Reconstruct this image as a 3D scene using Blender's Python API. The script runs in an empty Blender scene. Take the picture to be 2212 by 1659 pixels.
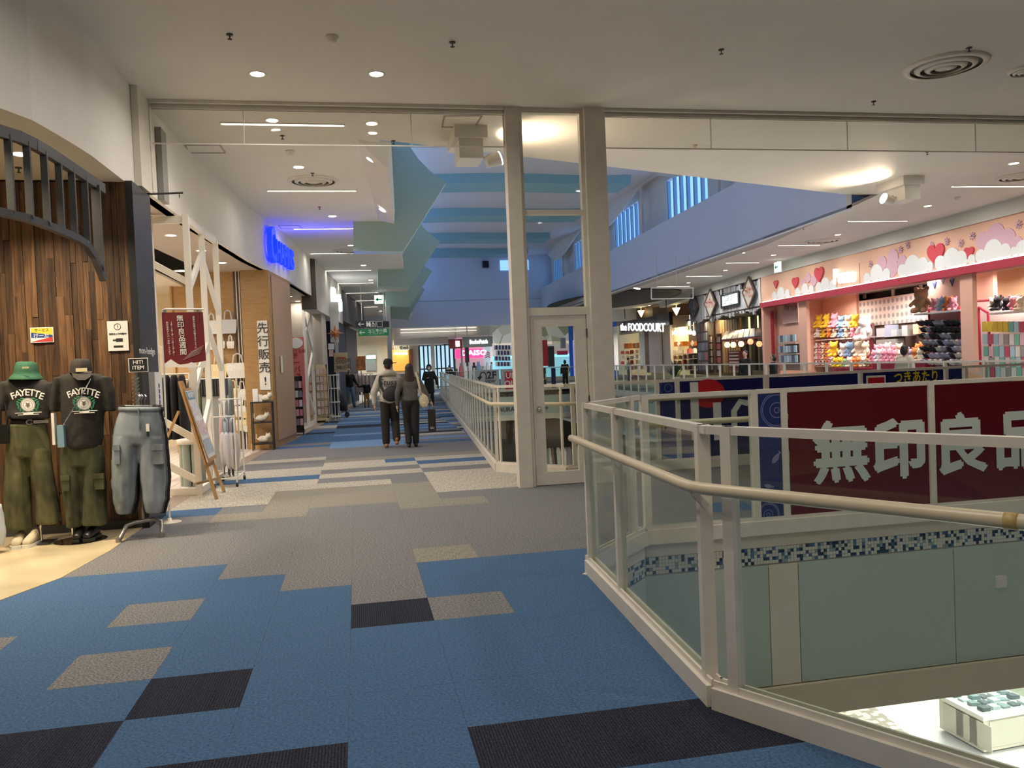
import bpy, bmesh, math, random
from mathutils import Vector as V, Matrix as M
random.seed(7)
R = math.radians
SC = bpy.context.scene
COL = SC.collection
# ---------------------------------------------------------------- camera
F = 1750.0; EYE = 1.56
YAW, PIT, ROL = R(10.8), R(-1.47), R(-2.32)
fwd = V((math.sin(YAW)*math.cos(PIT), math.cos(YAW)*math.cos(PIT), math.sin(PIT)))
rgt = V((math.cos(YAW), -math.sin(YAW), 0)); upv = rgt.cross(fwd)
r2 = math.cos(ROL)*rgt + math.sin(ROL)*upv
u2 = -math.sin(ROL)*rgt + math.cos(ROL)*upv
CAM = V((0, 0, EYE))
cd = bpy.data.cameras.new('camera'); cam = bpy.data.objects.new('camera', cd); COL.objects.link(cam)
cd.sensor_width = 36; cd.lens = F/2212*36; cd.clip_start = .05; cd.clip_end = 400
mw = M.Identity(4)
for i in range(3):
    mw[i][0] = r2[i]; mw[i][1] = u2[i]; mw[i][2] = -fwd[i]; mw[i][3] = CAM[i]
cam.matrix_world = mw; SC.camera = cam
# ---------------------------------------------------------------- world, exposure
w = bpy.data.worlds.new('dusk_sky'); SC.world = w; w.use_nodes = True
w.node_tree.nodes['Background'].inputs[0].default_value = (.20, .34, .62, 1)
w.node_tree.nodes['Background'].inputs[1].default_value = .8
SC.view_settings.view_transform = 'Standard'; SC.view_settings.look = 'None'
SC.view_settings.exposure = 0.0; SC.view_settings.gamma = 1.0; SC.view_settings.use_curve_mapping = False
SC.cycles.max_bounces = 7; SC.cycles.diffuse_bounces = 4; SC.cycles.glossy_bounces = 3
SC.cycles.transparent_max_bounces = 24; SC.cycles.transmission_bounces = 4
SC.cycles.sample_clamp_indirect = 4.0; SC.cycles.use_denoising = True
SC.cycles.caustics_reflective = False; SC.cycles.caustics_refractive = False
WARM = (1, .92, .83); NEUT = (1, .96, .90); COOL = (.86, .93, 1)
LG = .72      # overall lamp gain
def lamp(loc, size, watt, col=NEUT, spread=175, aim=(0, 0, -1), sy=None):
    d = bpy.data.lights.new('lamp', 'AREA'); d.energy = watt*LG; d.color = col; d.spread = R(spread)
    d.shape = 'RECTANGLE' if sy else 'DISK'; d.size = size
    if sy: d.size_y = sy
    o = bpy.data.objects.new('lamp', d); COL.objects.link(o)
    o.location = loc; o.rotation_euler = V(aim).to_track_quat('-Z', 'Y').to_euler()
    return o
# ---------------------------------------------------------------- pixels -> places
def ray(x, y): return fwd + ((x-1106)/F)*r2 - ((y-829.5)/F)*u2
def Zp(x, y, z=0.0):
    d = ray(x, y); return CAM + d*((z-EYE)/d.z)
def Yp(x, y, Y):
    d = ray(x, y); return CAM + d*(Y/d.y)
def Xp(x, y, X):
    d = ray(x, y); return CAM + d*(X/d.x)
def Pp(x, y, p0, n):
    d = ray(x, y); n = V(n); return CAM + d*((V(p0)-CAM).dot(n)/d.dot(n))
def interp(tab, t):
    for (a, b), (c, d) in zip(tab, tab[1:]):
        if t <= c: return b+(d-b)*(t-a)/(c-a)
    return tab[-1][1]
LTAB = [(2.0, -6.2), (4.2, -4.3), (5.2, -3.5), (5.8, -2.98), (6.39, -2.6), (6.96, -2.38), (7.9, -2.28), (9.7, -2.26), (11.6, -2.2), (14.1, -2.03), (16, -1.9),
        (19.2, -1.5), (24, -1.1), (30.8, -.58), (33, -.4), (40, .3), (48, 1.3), (62, 3.2)]
def LX(y): return interp(LTAB, y)
def Lw(x, y):                     # pixel -> left shop front
    p = Yp(x, y, 12)
    lo, hi = 3.0, 60.0
    f = lambda Y: Yp(x, y, Y).x - LX(Y)
    for _ in range(50):
        m = (lo+hi)/2
        if (f(lo) > 0) == (f(m) > 0): lo = m
        else: hi = m
    return Yp(x, y, lo)
RTAB = [(10, 14.0), (15.2, 14.3), (18.4, 14.45), (22.3, 14.6), (28.2, 15.0), (37.3, 16.1), (44, 17.2)]
def RX(y): return interp(RTAB, y)
def Rw(x, y, off=0.0):            # pixel -> right shop front (off metres nearer to the atrium)
    lo, hi = 3.0, 70.0
    f = lambda Y: Yp(x, y, Y).x - RX(Y) + off
    for _ in range(50):
        m = (lo+hi)/2
        if f(m) < 0: lo = m
        else: hi = m
    return Yp(x, y, lo)
ZC = 4.72
# ---------------------------------------------------------------- materials
MATS = {}
def nodes(name):
    m = bpy.data.materials.new(name); m.use_nodes = True
    return m, m.node_tree, m.node_tree.nodes['Principled BSDF']
def mat(name, col, rough=.55, metal=0, var=.0, scale=30, bump=0, spec=None, coat=0, emit=0, ecol=None, stretch=None):
    if name in MATS: return MATS[name]
    m, nt, b = nodes(name); c = (*col, 1)
    b.inputs['Base Color'].default_value = c; b.inputs['Roughness'].default_value = rough; b.inputs['Metallic'].default_value = metal
    if spec is not None: b.inputs['Specular IOR Level'].default_value = spec
    if coat: b.inputs['Coat Weight'].default_value = coat
    if emit: b.inputs['Emission Color'].default_value = (*(ecol or col), 1); b.inputs['Emission Strength'].default_value = emit
    if var or bump:
        tc = nt.nodes.new('ShaderNodeTexCoord'); n = nt.nodes.new('ShaderNodeTexNoise'); n.inputs['Scale'].default_value = scale; n.inputs['Detail'].default_value = 5
        src = tc.outputs['Object']
        if stretch:
            mp = nt.nodes.new('ShaderNodeMapping'); mp.inputs['Scale'].default_value = stretch; nt.links.new(src, mp.inputs[0]); src = mp.outputs[0]
        nt.links.new(src, n.inputs['Vector'])
        if var:
            r = nt.nodes.new('ShaderNodeValToRGB')
            r.color_ramp.elements[0].color = (*[max(0, k*(1-var)) for k in col], 1); r.color_ramp.elements[1].color = (*[min(1, k*(1+var)) for k in col], 1)
            r.color_ramp.elements[0].position = .3; r.color_ramp.elements[1].position = .7
            nt.links.new(n.outputs['Fac'], r.inputs[0]); nt.links.new(r.outputs[0], b.inputs['Base Color'])
        if bump:
            bp = nt.nodes.new('ShaderNodeBump'); bp.inputs['Strength'].default_value = bump; bp.inputs['Distance'].default_value = .004
            nt.links.new(n.outputs['Fac'], bp.inputs['Height']); nt.links.new(bp.outputs[0], b.inputs['Normal'])
    MATS[name] = m; return m
def emat(name, col, s):
    if name in MATS: return MATS[name]
    return mat(name, col, .4, emit=s, ecol=col)
def glass(name, tint=(.93, .97, .96), refl=1.0, rough=0.0):
    if name in MATS: return MATS[name]
    m = bpy.data.materials.new(name); m.use_nodes = True; nt = m.node_tree; nt.nodes.clear()
    o = nt.nodes.new('ShaderNodeOutputMaterial'); t = nt.nodes.new('ShaderNodeBsdfTransparent'); t.inputs[0].default_value = (*tint, 1)
    g = nt.nodes.new('ShaderNodeBsdfGlossy'); g.inputs['Roughness'].default_value = rough
    f = nt.nodes.new('ShaderNodeLayerWeight'); f.inputs[0].default_value = .5
    pw = nt.nodes.new('ShaderNodeMath'); pw.operation = 'POWER'; pw.inputs[1].default_value = 4.5; nt.links.new(f.outputs['Facing'], pw.inputs[0])
    mu = nt.nodes.new('ShaderNodeMath'); mu.operation = 'MULTIPLY_ADD'; mu.inputs[1].default_value = .55*refl; mu.inputs[2].default_value = .032*refl
    mx = nt.nodes.new('ShaderNodeMixShader'); nt.links.new(pw.outputs[0], mu.inputs[0]); nt.links.new(mu.outputs[0], mx.inputs[0])
    nt.links.new(t.outputs[0], mx.inputs[1]); nt.links.new(g.outputs[0], mx.inputs[2]); nt.links.new(mx.outputs[0], o.inputs[0])
    MATS[name] = m; return m
def wood(name, a, b_, axis=2, scale=3.0, rough=.5, stretch=14, spread=(.62, 1.25)):
    if name in MATS: return MATS[name]
    m, nt, b = nodes(name); b.inputs['Roughness'].default_value = rough
    tc = nt.nodes.new('ShaderNodeTexCoord'); mp = nt.nodes.new('ShaderNodeMapping'); s = [stretch]*3; s[axis] = 1.0
    mp.inputs['Scale'].default_value = s
    oi = nt.nodes.new('ShaderNodeObjectInfo'); ad = nt.nodes.new('ShaderNodeVectorMath'); ad.operation = 'ADD'
    ml = nt.nodes.new('ShaderNodeMath'); ml.operation = 'MULTIPLY'; ml.inputs[1].default_value = 40
    nt.links.new(oi.outputs['Random'], ml.inputs[0]); nt.links.new(tc.outputs['Object'], ad.inputs[0]); nt.links.new(ml.outputs[0], ad.inputs[1])
    nt.links.new(ad.outputs[0], mp.inputs[0])
    n = nt.nodes.new('ShaderNodeTexNoise'); n.inputs['Scale'].default_value = scale; n.inputs['Detail'].default_value = 6; n.inputs['Distortion'].default_value = .6
    nt.links.new(mp.outputs[0], n.inputs['Vector'])
    r = nt.nodes.new('ShaderNodeValToRGB'); r.color_ramp.elements[0].color = (*a, 1); r.color_ramp.elements[1].color = (*b_, 1)
    r.color_ramp.elements[0].position = .32; r.color_ramp.elements[1].position = .68
    nt.links.new(n.outputs['Fac'], r.inputs[0])
    h = nt.nodes.new('ShaderNodeHueSaturation'); nt.links.new(r.outputs[0], h.inputs['Color'])
    mr = nt.nodes.new('ShaderNodeMapRange'); mr.inputs['To Min'].default_value = spread[0]; mr.inputs['To Max'].default_value = spread[1]
    nt.links.new(oi.outputs['Random'], mr.inputs[0]); nt.links.new(mr.outputs[0], h.inputs['Value'])
    nt.links.new(h.outputs[0], b.inputs['Base Color'])
    MATS[name] = m; return m
# ---------------------------------------------------------------- mesh builder
class MB:
    def __init__(s): s.v = []; s.f = []; s.m = []; s.k = 0
    def add(s, vs, fs):
        o = len(s.v); s.v += [tuple(p) for p in vs]; s.f += [tuple(o+i for i in f) for f in fs]; s.m += [s.k]*len(fs); return s
    def bx(s, x0, x1, y0, y1, z0, z1):
        return s.add([(x0, y0, z0), (x1, y0, z0), (x1, y1, z0), (x0, y1, z0), (x0, y0, z1), (x1, y0, z1), (x1, y1, z1), (x0, y1, z1)],
                     [(3, 2, 1, 0), (4, 5, 6, 7), (0, 1, 5, 4), (1, 2, 6, 5), (2, 3, 7, 6), (3, 0, 4, 7)])
    def box(s, c, d, mx=None):
        c = V(c); h = V(d)/2; mx = mx or M.Identity(3); P = []
        for z in (-1, 1):
            for (x, y) in ((-1, -1), (1, -1), (1, 1), (-1, 1)): P.append(c + mx @ V((x*h.x, y*h.y, z*h.z)))
        return s.add(P, [(3, 2, 1, 0), (4, 5, 6, 7), (0, 1, 5, 4), (1, 2, 6, 5), (2, 3, 7, 6), (3, 0, 4, 7)])
    def beam(s, a, b, w, h, up=(0, 0, 1)):            # rectangular bar from a to b
        a = V(a); b = V(b); d = (b-a); L = d.length; d = d/L; u = V(up)
        if abs(d.dot(u)) > .98: u = V((0, 1, 0))
        sd = d.cross(u).normalized(); u = sd.cross(d)
        return s.box((a+b)/2, (w, L, h), M((sd, d, u)).transposed())
    def slab(s, pts, d):                              # polygon extruded along d
        pts = [V(p) for p in pts]; d = V(d); n = len(pts)
        nm = sum(((pts[i]-pts[0]).cross(pts[(i+1) % n]-pts[0]) for i in range(n)), V((0, 0, 0)))
        if nm.dot(d) > 0: pts = pts[::-1]
        return s.add(pts+[p+d for p in pts], [tuple(range(n)), tuple(range(2*n-1, n-1, -1))]+[((i+1) % n, i, n+i, n+(i+1) % n) for i in range(n)])
    def prism(s, poly, z0, z1): return s.slab([(p[0], p[1], z0) for p in poly], (0, 0, z1-z0))
    def cyl(s, a, b, r0, r1=None, n=12, cap=True):
        a = V(a); b = V(b); r1 = r0 if r1 is None else r1; d = (b-a).normalized()
        t = V((1, 0, 0)) if abs(d.x) < .9 else V((0, 1, 0)); e = d.cross(t).normalized(); g = d.cross(e)
        P = [a+(e*math.cos(q)+g*math.sin(q))*r0 for q in [2*math.pi*i/n for i in range(n)]] + [b+(e*math.cos(q)+g*math.sin(q))*r1 for q in [2*math.pi*i/n for i in range(n)]]
        fs = [(i, (i+1) % n, n+(i+1) % n, n+i) for i in range(n)]
        if cap: fs += [tuple(range(n-1, -1, -1)), tuple(range(n, 2*n))]
        return s.add(P, fs)
    def tube(s, pts, r, n=8):
        pts = [V(p) for p in pts]; rr = r if isinstance(r, (list, tuple)) else [r]*len(pts); rings = []; pe = None
        for i, p in enumerate(pts):
            d = (pts[min(i+1, len(pts)-1)]-pts[max(i-1, 0)]).normalized()
            if pe is None:
                t = V((0, 0, 1)) if abs(d.z) < .9 else V((1, 0, 0)); e = d.cross(t).normalized()
            else: e = (pe-d*pe.dot(d)).normalized()
            pe = e; g = d.cross(e); rings.append([p+(e*math.cos(2*math.pi*k/n)+g*math.sin(2*math.pi*k/n))*rr[i] for k in range(n)])
        return s.rings(rings)
    def rings(s, rings, cap=True, closed=True):
        n = len(rings[0]); P = [p for q in rings for p in q]; fs = []
        for j in range(len(rings)-1):
            for i in range(n if closed else n-1): fs.append((j*n+i, j*n+(i+1) % n, (j+1)*n+(i+1) % n, (j+1)*n+i))
        if cap: fs += [tuple(range(n-1, -1, -1)), tuple(range((len(rings)-1)*n, len(rings)*n))]
        return s.add(P, fs)
    def loft(s, secs, n=20, fold=None, cap=True):     # secs: (cx,cy,z,rx,ry)
        rr = []
        for j, (cx, cy, z, rx, ry) in enumerate(secs):
            q = []
            for i in range(n):
                a = 2*math.pi*i/n; k = 1+(fold(a, j/(len(secs)-1)) if fold else 0)
                q.append((cx+rx*k*math.cos(a), cy+ry*k*math.sin(a), z))
            rr.append(q)
        return s.rings(rr, cap)
    def lathe(s, prof, c=(0, 0, 0), n=16):
        c = V(c); return s.rings([[c+V((r*math.cos(2*math.pi*i/n), r*math.sin(2*math.pi*i/n), z)) for i in range(n)] for r, z in prof])
    def ell(s, c, r, n=12, m=8, mx=None):
        c = V(c); mx = mx or M.Identity(3); rg = []
        for j in range(m+1):
            t = math.pi*(j/m)-math.pi/2; cz, sz = max(math.cos(t), .02), math.sin(t)
            rg.append([c+mx @ V((r[0]*cz*math.cos(2*math.pi*i/n), r[1]*cz*math.sin(2*math.pi*i/n), r[2]*sz)) for i in range(n)])
        return s.rings(rg)
    def cap(s, a, b, r0, r1, n=10):                   # capsule
        a = V(a); b = V(b); d = (b-a).normalized(); pts = []; rr = []
        for k in (-90, -60, -30): pts.append(a+d*r0*math.sin(R(k))); rr.append(max(r0*math.cos(R(k)), .001))
        pts += [a, b]; rr += [r0, r1]
        for k in (30, 60, 90): pts.append(b+d*r1*math.sin(R(k))); rr.append(max(r1*math.cos(R(k)), .001))
        return s.tube(pts, rr, n)
    def mesh(s, name):
        me = bpy.data.meshes.new(name); me.from_pydata(s.v, [], s.f)
        return me
def link(name, me, parent=None, mats=None, smooth=False, mi=None):
    o = bpy.data.objects.new(name, me); COL.objects.link(o)
    if mats is not None:
        for q in (mats if isinstance(mats, (list, tuple)) else [mats]): me.materials.append(q)
    if mi: me.polygons.foreach_set('material_index', mi)
    if smooth: me.polygons.foreach_set('use_smooth', [True]*len(me.polygons))
    if parent is not None: o.parent = parent
    return o
def lm(o): return M.Translation(o.location) @ o.rotation_euler.to_matrix().to_4x4()
def wm(o):
    m = lm(o)
    while o.parent: o = o.parent; m = lm(o) @ m
    return m
def part(name, mb, mt, parent, label=None, smooth=False, w=False):
    """one part of a thing; w: the shape is given in world coordinates"""
    me = mb.mesh(name) if isinstance(mb, MB) else mb
    if w and parent is not None: me.transform(wm(parent).inverted())
    o = link(name, me, parent, mt, smooth, mb.m if isinstance(mb, MB) and max(mb.m or [0]) else None)
    if label: o['label'] = label
    return o
def tag(o, label, cat, group=None):
    o['label'] = label; o['category'] = cat
    if group: o['group'] = group
    return o
def thing(name, label, cat, loc=(0, 0, 0), rz=0, group=None):
    o = bpy.data.objects.new(name, None); COL.objects.link(o); o.location = loc; o.rotation_euler = (0, 0, rz); o.empty_display_size = .1
    return tag(o, label, cat, group)
def solo(name, mb, mt, label, cat, group=None, smooth=False, loc=None):
    """a thing that is one mesh; world coordinates, origin moved to its base"""
    vs = [V(p) for p in mb.v]
    if loc is None: loc = V((sum(p.x for p in vs)/len(vs), sum(p.y for p in vs)/len(vs), min(p.z for p in vs)))
    me = mb.mesh(name); me.transform(M.Translation(-V(loc)))
    o = link(name, me, None, mt, smooth, mb.m if max(mb.m or [0]) else None); o.location = loc
    return tag(o, label, cat, group)
def struct(name, mb, mt, parent=None, smooth=False, label=None):
    o = link(name, mb.mesh(name) if isinstance(mb, MB) else mb, parent, mt, smooth, mb.m if isinstance(mb, MB) and max(mb.m or [0]) else None)
    if parent is None: o['kind'] = 'structure'
    if label: o['label'] = label
    return o
def dup(o, loc=None, rz=None, label=None, group=None, mt=None, scale=None):
    c = o.copy(); COL.objects.link(c)
    if loc is not None: c.location = loc
    if rz is not None: c.rotation_euler = (0, 0, rz)
    if label: c['label'] = label
    if group: c['group'] = group
    if scale: c.scale = (scale,)*3
    if mt is not None and c.type == 'MESH': recol(c, mt)
    for ch in o.children:
        d = ch.copy(); COL.objects.link(d); d.parent = c
        for g in ch.children:
            e = g.copy(); COL.objects.link(e); e.parent = d
    return c
def recol(o, mt):
    o.material_slots[0].link = 'OBJECT'; o.material_slots[0].material = mt
TMP = bpy.data.scenes.new('workbench')
def baked(o):
    TMP.collection.objects.link(o); vl = TMP.view_layers[0]; vl.update()
    return bpy.data.meshes.new_from_object(o.evaluated_get(vl.depsgraph))
def text_mesh(s, size, bold=0.0, ext=.0, align='CENTER', spacing=1.0, line=1.0, shear=0):
    cu = bpy.data.curves.new('t', 'FONT'); cu.body = s; cu.size = size; cu.align_x = align; cu.align_y = 'CENTER'; cu.resolution_u = 2
    cjk = any(ord(c) > 0x2fff for c in s)
    cu.extrude = ext; cu.offset = 0 if cjk else bold*size; cu.space_character = spacing; cu.space_line = line; cu.shear = shear
    o = bpy.data.objects.new('t', cu); me = baked(o)
    bpy.data.objects.remove(o); bpy.data.curves.remove(cu); me.materials.clear()
    if cjk and bold:                                   # thicken strokes with shifted copies
        bm = bmesh.new(); b_ = bold*size*1.25
        for k, (dx, dy) in enumerate(((0, 0), (b_, 0), (-b_, 0), (0, b_), (0, -b_))):
            c = me.copy(); c.transform(M.Translation((dx, dy, .0002*k))); bm.from_mesh(c); bpy.data.meshes.remove(c)
        bm.to_mesh(me); bm.free()
    return me
def frame(o, x, z=None, flip=False):
    """matrix whose X runs along x, Y along up (z), Z out of the page"""
    x = V(x).normalized(); y = V(z or (0, 0, 1)); y = (y-x*y.dot(x)).normalized(); n = x.cross(y)
    m = M((x, y, n)).transposed().to_4x4(); m.translation = V(o); return m
def lettering(s, size, mt, parent, o, x, up=None, bold=0, ext=.001, name='lettering', w=True, width=None, **k):
    me = text_mesh(s, size, bold, ext, **k)
    if width:
        xs = [v.co.x for v in me.vertices]; sc = width/max(1e-6, max(xs)-min(xs)); me.transform(M.Diagonal((sc, 1, 1, 1)))
    me.transform(frame(o, x, up)); return part(name, me, mt, parent, w=w)
def blob(mb, voxel, sm=2):
    """one continuous skin over overlapping shapes"""
    me = mb.mesh('blob'); o = bpy.data.objects.new('blob', me)
    r = o.modifiers.new('r', 'REMESH'); r.mode = 'VOXEL'; r.voxel_size = voxel; r.use_smooth_shade = True
    if sm: q = o.modifiers.new('s', 'SMOOTH'); q.iterations = sm; q.factor = .5
    out = baked(o)
    bpy.data.objects.remove(o); out.materials.clear(); return out
ORD = ('first', 'second', 'third', 'fourth', 'fifth', 'sixth', 'seventh', 'eighth', 'ninth', 'tenth')
# ---------------------------------------------------------------- plan geometry
def clip(poly, p, q, keep=1):                          # keep the left (1) or right (-1) of p->q
    out = []
    f = lambda a: keep*((q[0]-p[0])*(a[1]-p[1])-(q[1]-p[1])*(a[0]-p[0]))
    for i in range(len(poly)):
        a, b = poly[i], poly[(i+1) % len(poly)]; fa, fb = f(a), f(b)
        if fa >= 0: out.append(a)
        if (fa > 0 > fb) or (fa < 0 < fb):
            t = fa/(fa-fb); out.append((a[0]+(b[0]-a[0])*t, a[1]+(b[1]-a[1])*t))
    return out if len(out) > 2 else []
def minus(polys, hole):                                # subtract a convex CCW hole
    res = []
    for poly in polys:
        rest = poly
        for i in range(len(hole)):
            p, q = hole[i], hole[(i+1) % len(hole)]
            o = clip(rest, p, q, -1)
            if o and area(o) > 1e-5: res.append(o)
            rest = clip(rest, p, q, 1)
            if not rest: break
    return res
def area(p): return abs(sum(p[i][0]*p[(i+1) % len(p)][1]-p[(i+1) % len(p)][0]*p[i][1] for i in range(len(p))))/2
VOID1 = [(1.63, 5.72), (1.51, 3.34), (3.69, -.26), (9.5, -.26), (9.5, 6.44), (2.3, 6.44)]
VOID2 = [(2.75, 10.62), (11.0, 10.62), (12.0, 44), (4.4, 44), (1.95, 11.55)]
HOLE = [(.45, 11.4), (10.7, 15.3), (11.9, 22), (13.0, 50), (3.5, 50)]   # opening of the ceiling under the atrium
# ================================================================ materials of the shell
WHITE = mat('white_paint', (.80, .77, .71), .6, var=.03, scale=2)
CEIL = mat('ceiling_paint', (.78, .73, .66), .7, var=.02, scale=1.5)
CREAM = mat('cream_metal', (.74, .69, .60), .42, var=.05, scale=9)
CREAM2 = mat('cream_panel', (.72, .66, .55), .5)
BEIGE = mat('beige_handrail', (.66, .57, .39), .32)
TEAL = mat('sage_teal_paint', (.36, .50, .45), .6)
TEALB = mat('teal_beam_paint', (.26, .47, .52), .6)
BLUEW = mat('pale_blue_white_paint', (.66, .71, .82), .65)
BLACK = mat('black_metal', (.022, .022, .024), .4)
DGREY = mat('dark_grey_metal', (.06, .06, .06), .4)
STEEL = mat('steel', (.62, .60, .56), .3, metal=.9)
CHROME = mat('chrome', (.75, .74, .72), .16, metal=1)
GLASS = glass('railing_glass', (.90, .94, .92), 1.0)
CGLASS = glass('curtain_glass', (.93, .93, .90), .15)
LENS = emat('downlight_lens', (1, .93, .80), 7)
STRIPE = emat('strip_lens', (1, .93, .78), 9)
def carpet(name, a, b_, sx, sy, scale, rib=0, contrast=.2):
    m, nt, b = nodes(name); b.inputs['Roughness'].default_value = .95; b.inputs['Specular IOR Level'].default_value = .1
    g = nt.nodes.new('ShaderNodeNewGeometry'); mp = nt.nodes.new('ShaderNodeMapping'); mp.inputs['Scale'].default_value = (sx, sy, 1)
    n = nt.nodes.new('ShaderNodeTexNoise'); n.inputs['Scale'].default_value = scale; n.inputs['Detail'].default_value = 3
    nt.links.new(g.outputs['Position'], mp.inputs[0]); nt.links.new(mp.outputs[0], n.inputs['Vector'])
    r = nt.nodes.new('ShaderNodeValToRGB'); r.color_ramp.elements[0].color = (*a, 1); r.color_ramp.elements[1].color = (*b_, 1)
    r.color_ramp.elements[0].position = .5-contrast; r.color_ramp.elements[1].position = .5+contrast
    nt.links.new(n.outputs['Fac'], r.inputs[0]); out = r.outputs[0]
    bp = nt.nodes.new('ShaderNodeBump'); bp.inputs['Strength'].default_value = .35 if sx == 1 else .08; bp.inputs['Distance'].default_value = .003; h = n.outputs['Fac']
    if rib:
        wv = nt.nodes.new('ShaderNodeTexWave'); wv.inputs['Scale'].default_value = rib; wv.inputs['Distortion'].default_value = .0
        m2 = nt.nodes.new('ShaderNodeMapping'); nt.links.new(g.outputs['Position'], m2.inputs[0]); nt.links.new(m2.outputs[0], wv.inputs['Vector'])
        big = nt.nodes.new('ShaderNodeTexNoise'); big.inputs['Scale'].default_value = 9; m3 = nt.nodes.new('ShaderNodeMapping'); m3.inputs['Scale'].default_value = (1, .02, 1)
        nt.links.new(g.outputs['Position'], m3.inputs[0]); nt.links.new(m3.outputs[0], big.inputs['Vector'])
        mu = nt.nodes.new('ShaderNodeMath'); mu.operation = 'MULTIPLY'; nt.links.new(wv.outputs['Fac'], mu.inputs[0]); nt.links.new(big.outputs['Fac'], mu.inputs[1])
        mx = nt.nodes.new('ShaderNodeMixRGB'); mx.blend_type = 'MULTIPLY'; mx.inputs[0].default_value = .75
        r2_ = nt.nodes.new('ShaderNodeValToRGB'); r2_.color_ramp.elements[0].color = (.35, .35, .35, 1); r2_.color_ramp.elements[1].color = (1.2, 1.2, 1.2, 1); r2_.color_ramp.elements[1].position = .5
        nt.links.new(mu.outputs[0], r2_.inputs[0]); nt.links.new(out, mx.inputs[1]); nt.links.new(r2_.outputs[0], mx.inputs[2]); out = mx.outputs[0]; h = mu.outputs[0]
    nt.links.new(h, bp.inputs['Height']); nt.links.new(bp.outputs[0], b.inputs['Normal']); nt.links.new(out, b.inputs['Base Color'])
    MATS[name] = m; return m
CARPET = {
    'b': carpet('carpet_blue', (0.044, 0.091, 0.179), (0.091, 0.168, 0.293), 1, 1, 75),
    'l': carpet('carpet_light_blue', (0.098, 0.182, 0.312), (0.195, 0.312, 0.481), 1, .2, 75),
    'g': carpet('carpet_grey', (0.097, 0.098, 0.103), (0.269, 0.266, 0.270), 1, 1, 80, contrast=.16),
    'd': carpet('carpet_navy', (0.014, 0.017, 0.030), (0.048, 0.053, 0.076), 1, 1, 80, rib=24),
    't': carpet('carpet_taupe', (0.169, 0.159, 0.132), (0.317, 0.300, 0.254), 6, .5, 26, contrast=.2),
    'c': carpet('carpet_cream', (0.247, 0.227, 0.189), (0.559, 0.527, 0.448), 6, .35, 22, contrast=.18)}
# ================================================================ floor
floor = MB()
for p in minus(minus([[(-9, -5), (22.5, -5), (22.5, 64), (-9, 64)]], VOID1), VOID2): floor.prism(p, -.30, -.006)
FLOOR = struct('floor', floor, mat('slab', (.35, .33, .30), .8))
TS = .505; TX, TY = -.105, 3.44
def tile_kind(i, j):
    near = {(0, 3): 'd', (1, 3): 'g', (-3, 2): 'g', (-3, 4): 'g', (-5, 3): 'g', (-2, 1): 'd', (-3, 0): 'd', (-1, -1): 'd', (-2, -1): 'd', (1, 6): 't',
            (-4, 0): 'd', (1, 15): 'g', (1, 20): 'b', (2, 19): 'b', (3, 19): 'b', (2, 11): 't', (-4, -2): 'd'}
    if (i, j) in near: return near[(i, j)]
    if j == -1 and 1 <= i <= 4: return 'd'
    lim = 7 if i <= -3 else 6 if i == -2 else 5 if i == -1 else 4 if i == 0 else 6
    if i >= 5 and j < 14: return random.choice('gggggggggb') if j < 11 else 'g'
    if j < lim: return 'b'
    if j < 11: return 'g'
    if j < 15:
        if i <= -3: return 'tgcc'[j-11] if i == -3 else 'gbcc'[j-11]
        if i == -2: return 't'
        if i <= 0: return 'g' if j == 11 else 't'
        if i == 1: return 't'
        return 'tggg'[j-11] if j < 13 and i == 2 else ('g' if j < 13 else 'c')
    if j < 23:
        if i <= -2: return 'ccbccggct'[j-15] if j != 17 else 'b'
        row = {15: 'c', 16: 'g', 17: 'c', 18: 'g', 19: 'c', 20: 'c', 21: 't', 22: 'g'}[j]
        if i >= 2: row = {15: 'c', 16: 'c', 17: 'g', 18: 'c', 19: 'b', 20: 'c', 21: 't', 22: 'g'}[j]
        return row
    if j < 26: return 'g'
    rr = random.Random(j*131+(i+40)//3*7+5)
    if j < 30: return rr.choice('bblgb')
    if j < 60: return rr.choice('bbldblgdbc' if j < 44 else 'llbblgcd')
    return rr.choice('lgbcg')
tiles = []
LINE = [(LX(y), y) for y in [2+.5*k for k in range(120)]]
for j in range(-5, 112):
    for i in range(-14, 32):
        x0, y0 = TX+TS*i, TY+TS*j
        if x0+TS < LX(y0)-.02 and x0+TS < LX(y0+TS)-.02: continue
        if x0 > RX(y0): continue
        q = [[(x0, y0), (x0+TS, y0), (x0+TS, y0+TS), (x0, y0+TS)]]
        q = minus(minus(q, VOID1), VOID2)
        if not q: continue
        cx, cy = x0+TS/2, y0+TS/2
        v = V((cx, cy, 0))-CAM; d = v.dot(fwd)
        vis = d > .5 and abs(v.dot(r2)/d) < .66 and abs(v.dot(u2)/d) < .50
        tiles.append(((0 if vis else 1)*1000 + cy + (0 if cx < 2.6 else 6), i, j, q))
tiles.sort(key=lambda t: t[0])
TM = {}; SQ = [(0, 0), (TS, 0), (TS, TS), (0, TS)]
rest = MB(); order = 'blgdtc'
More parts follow.
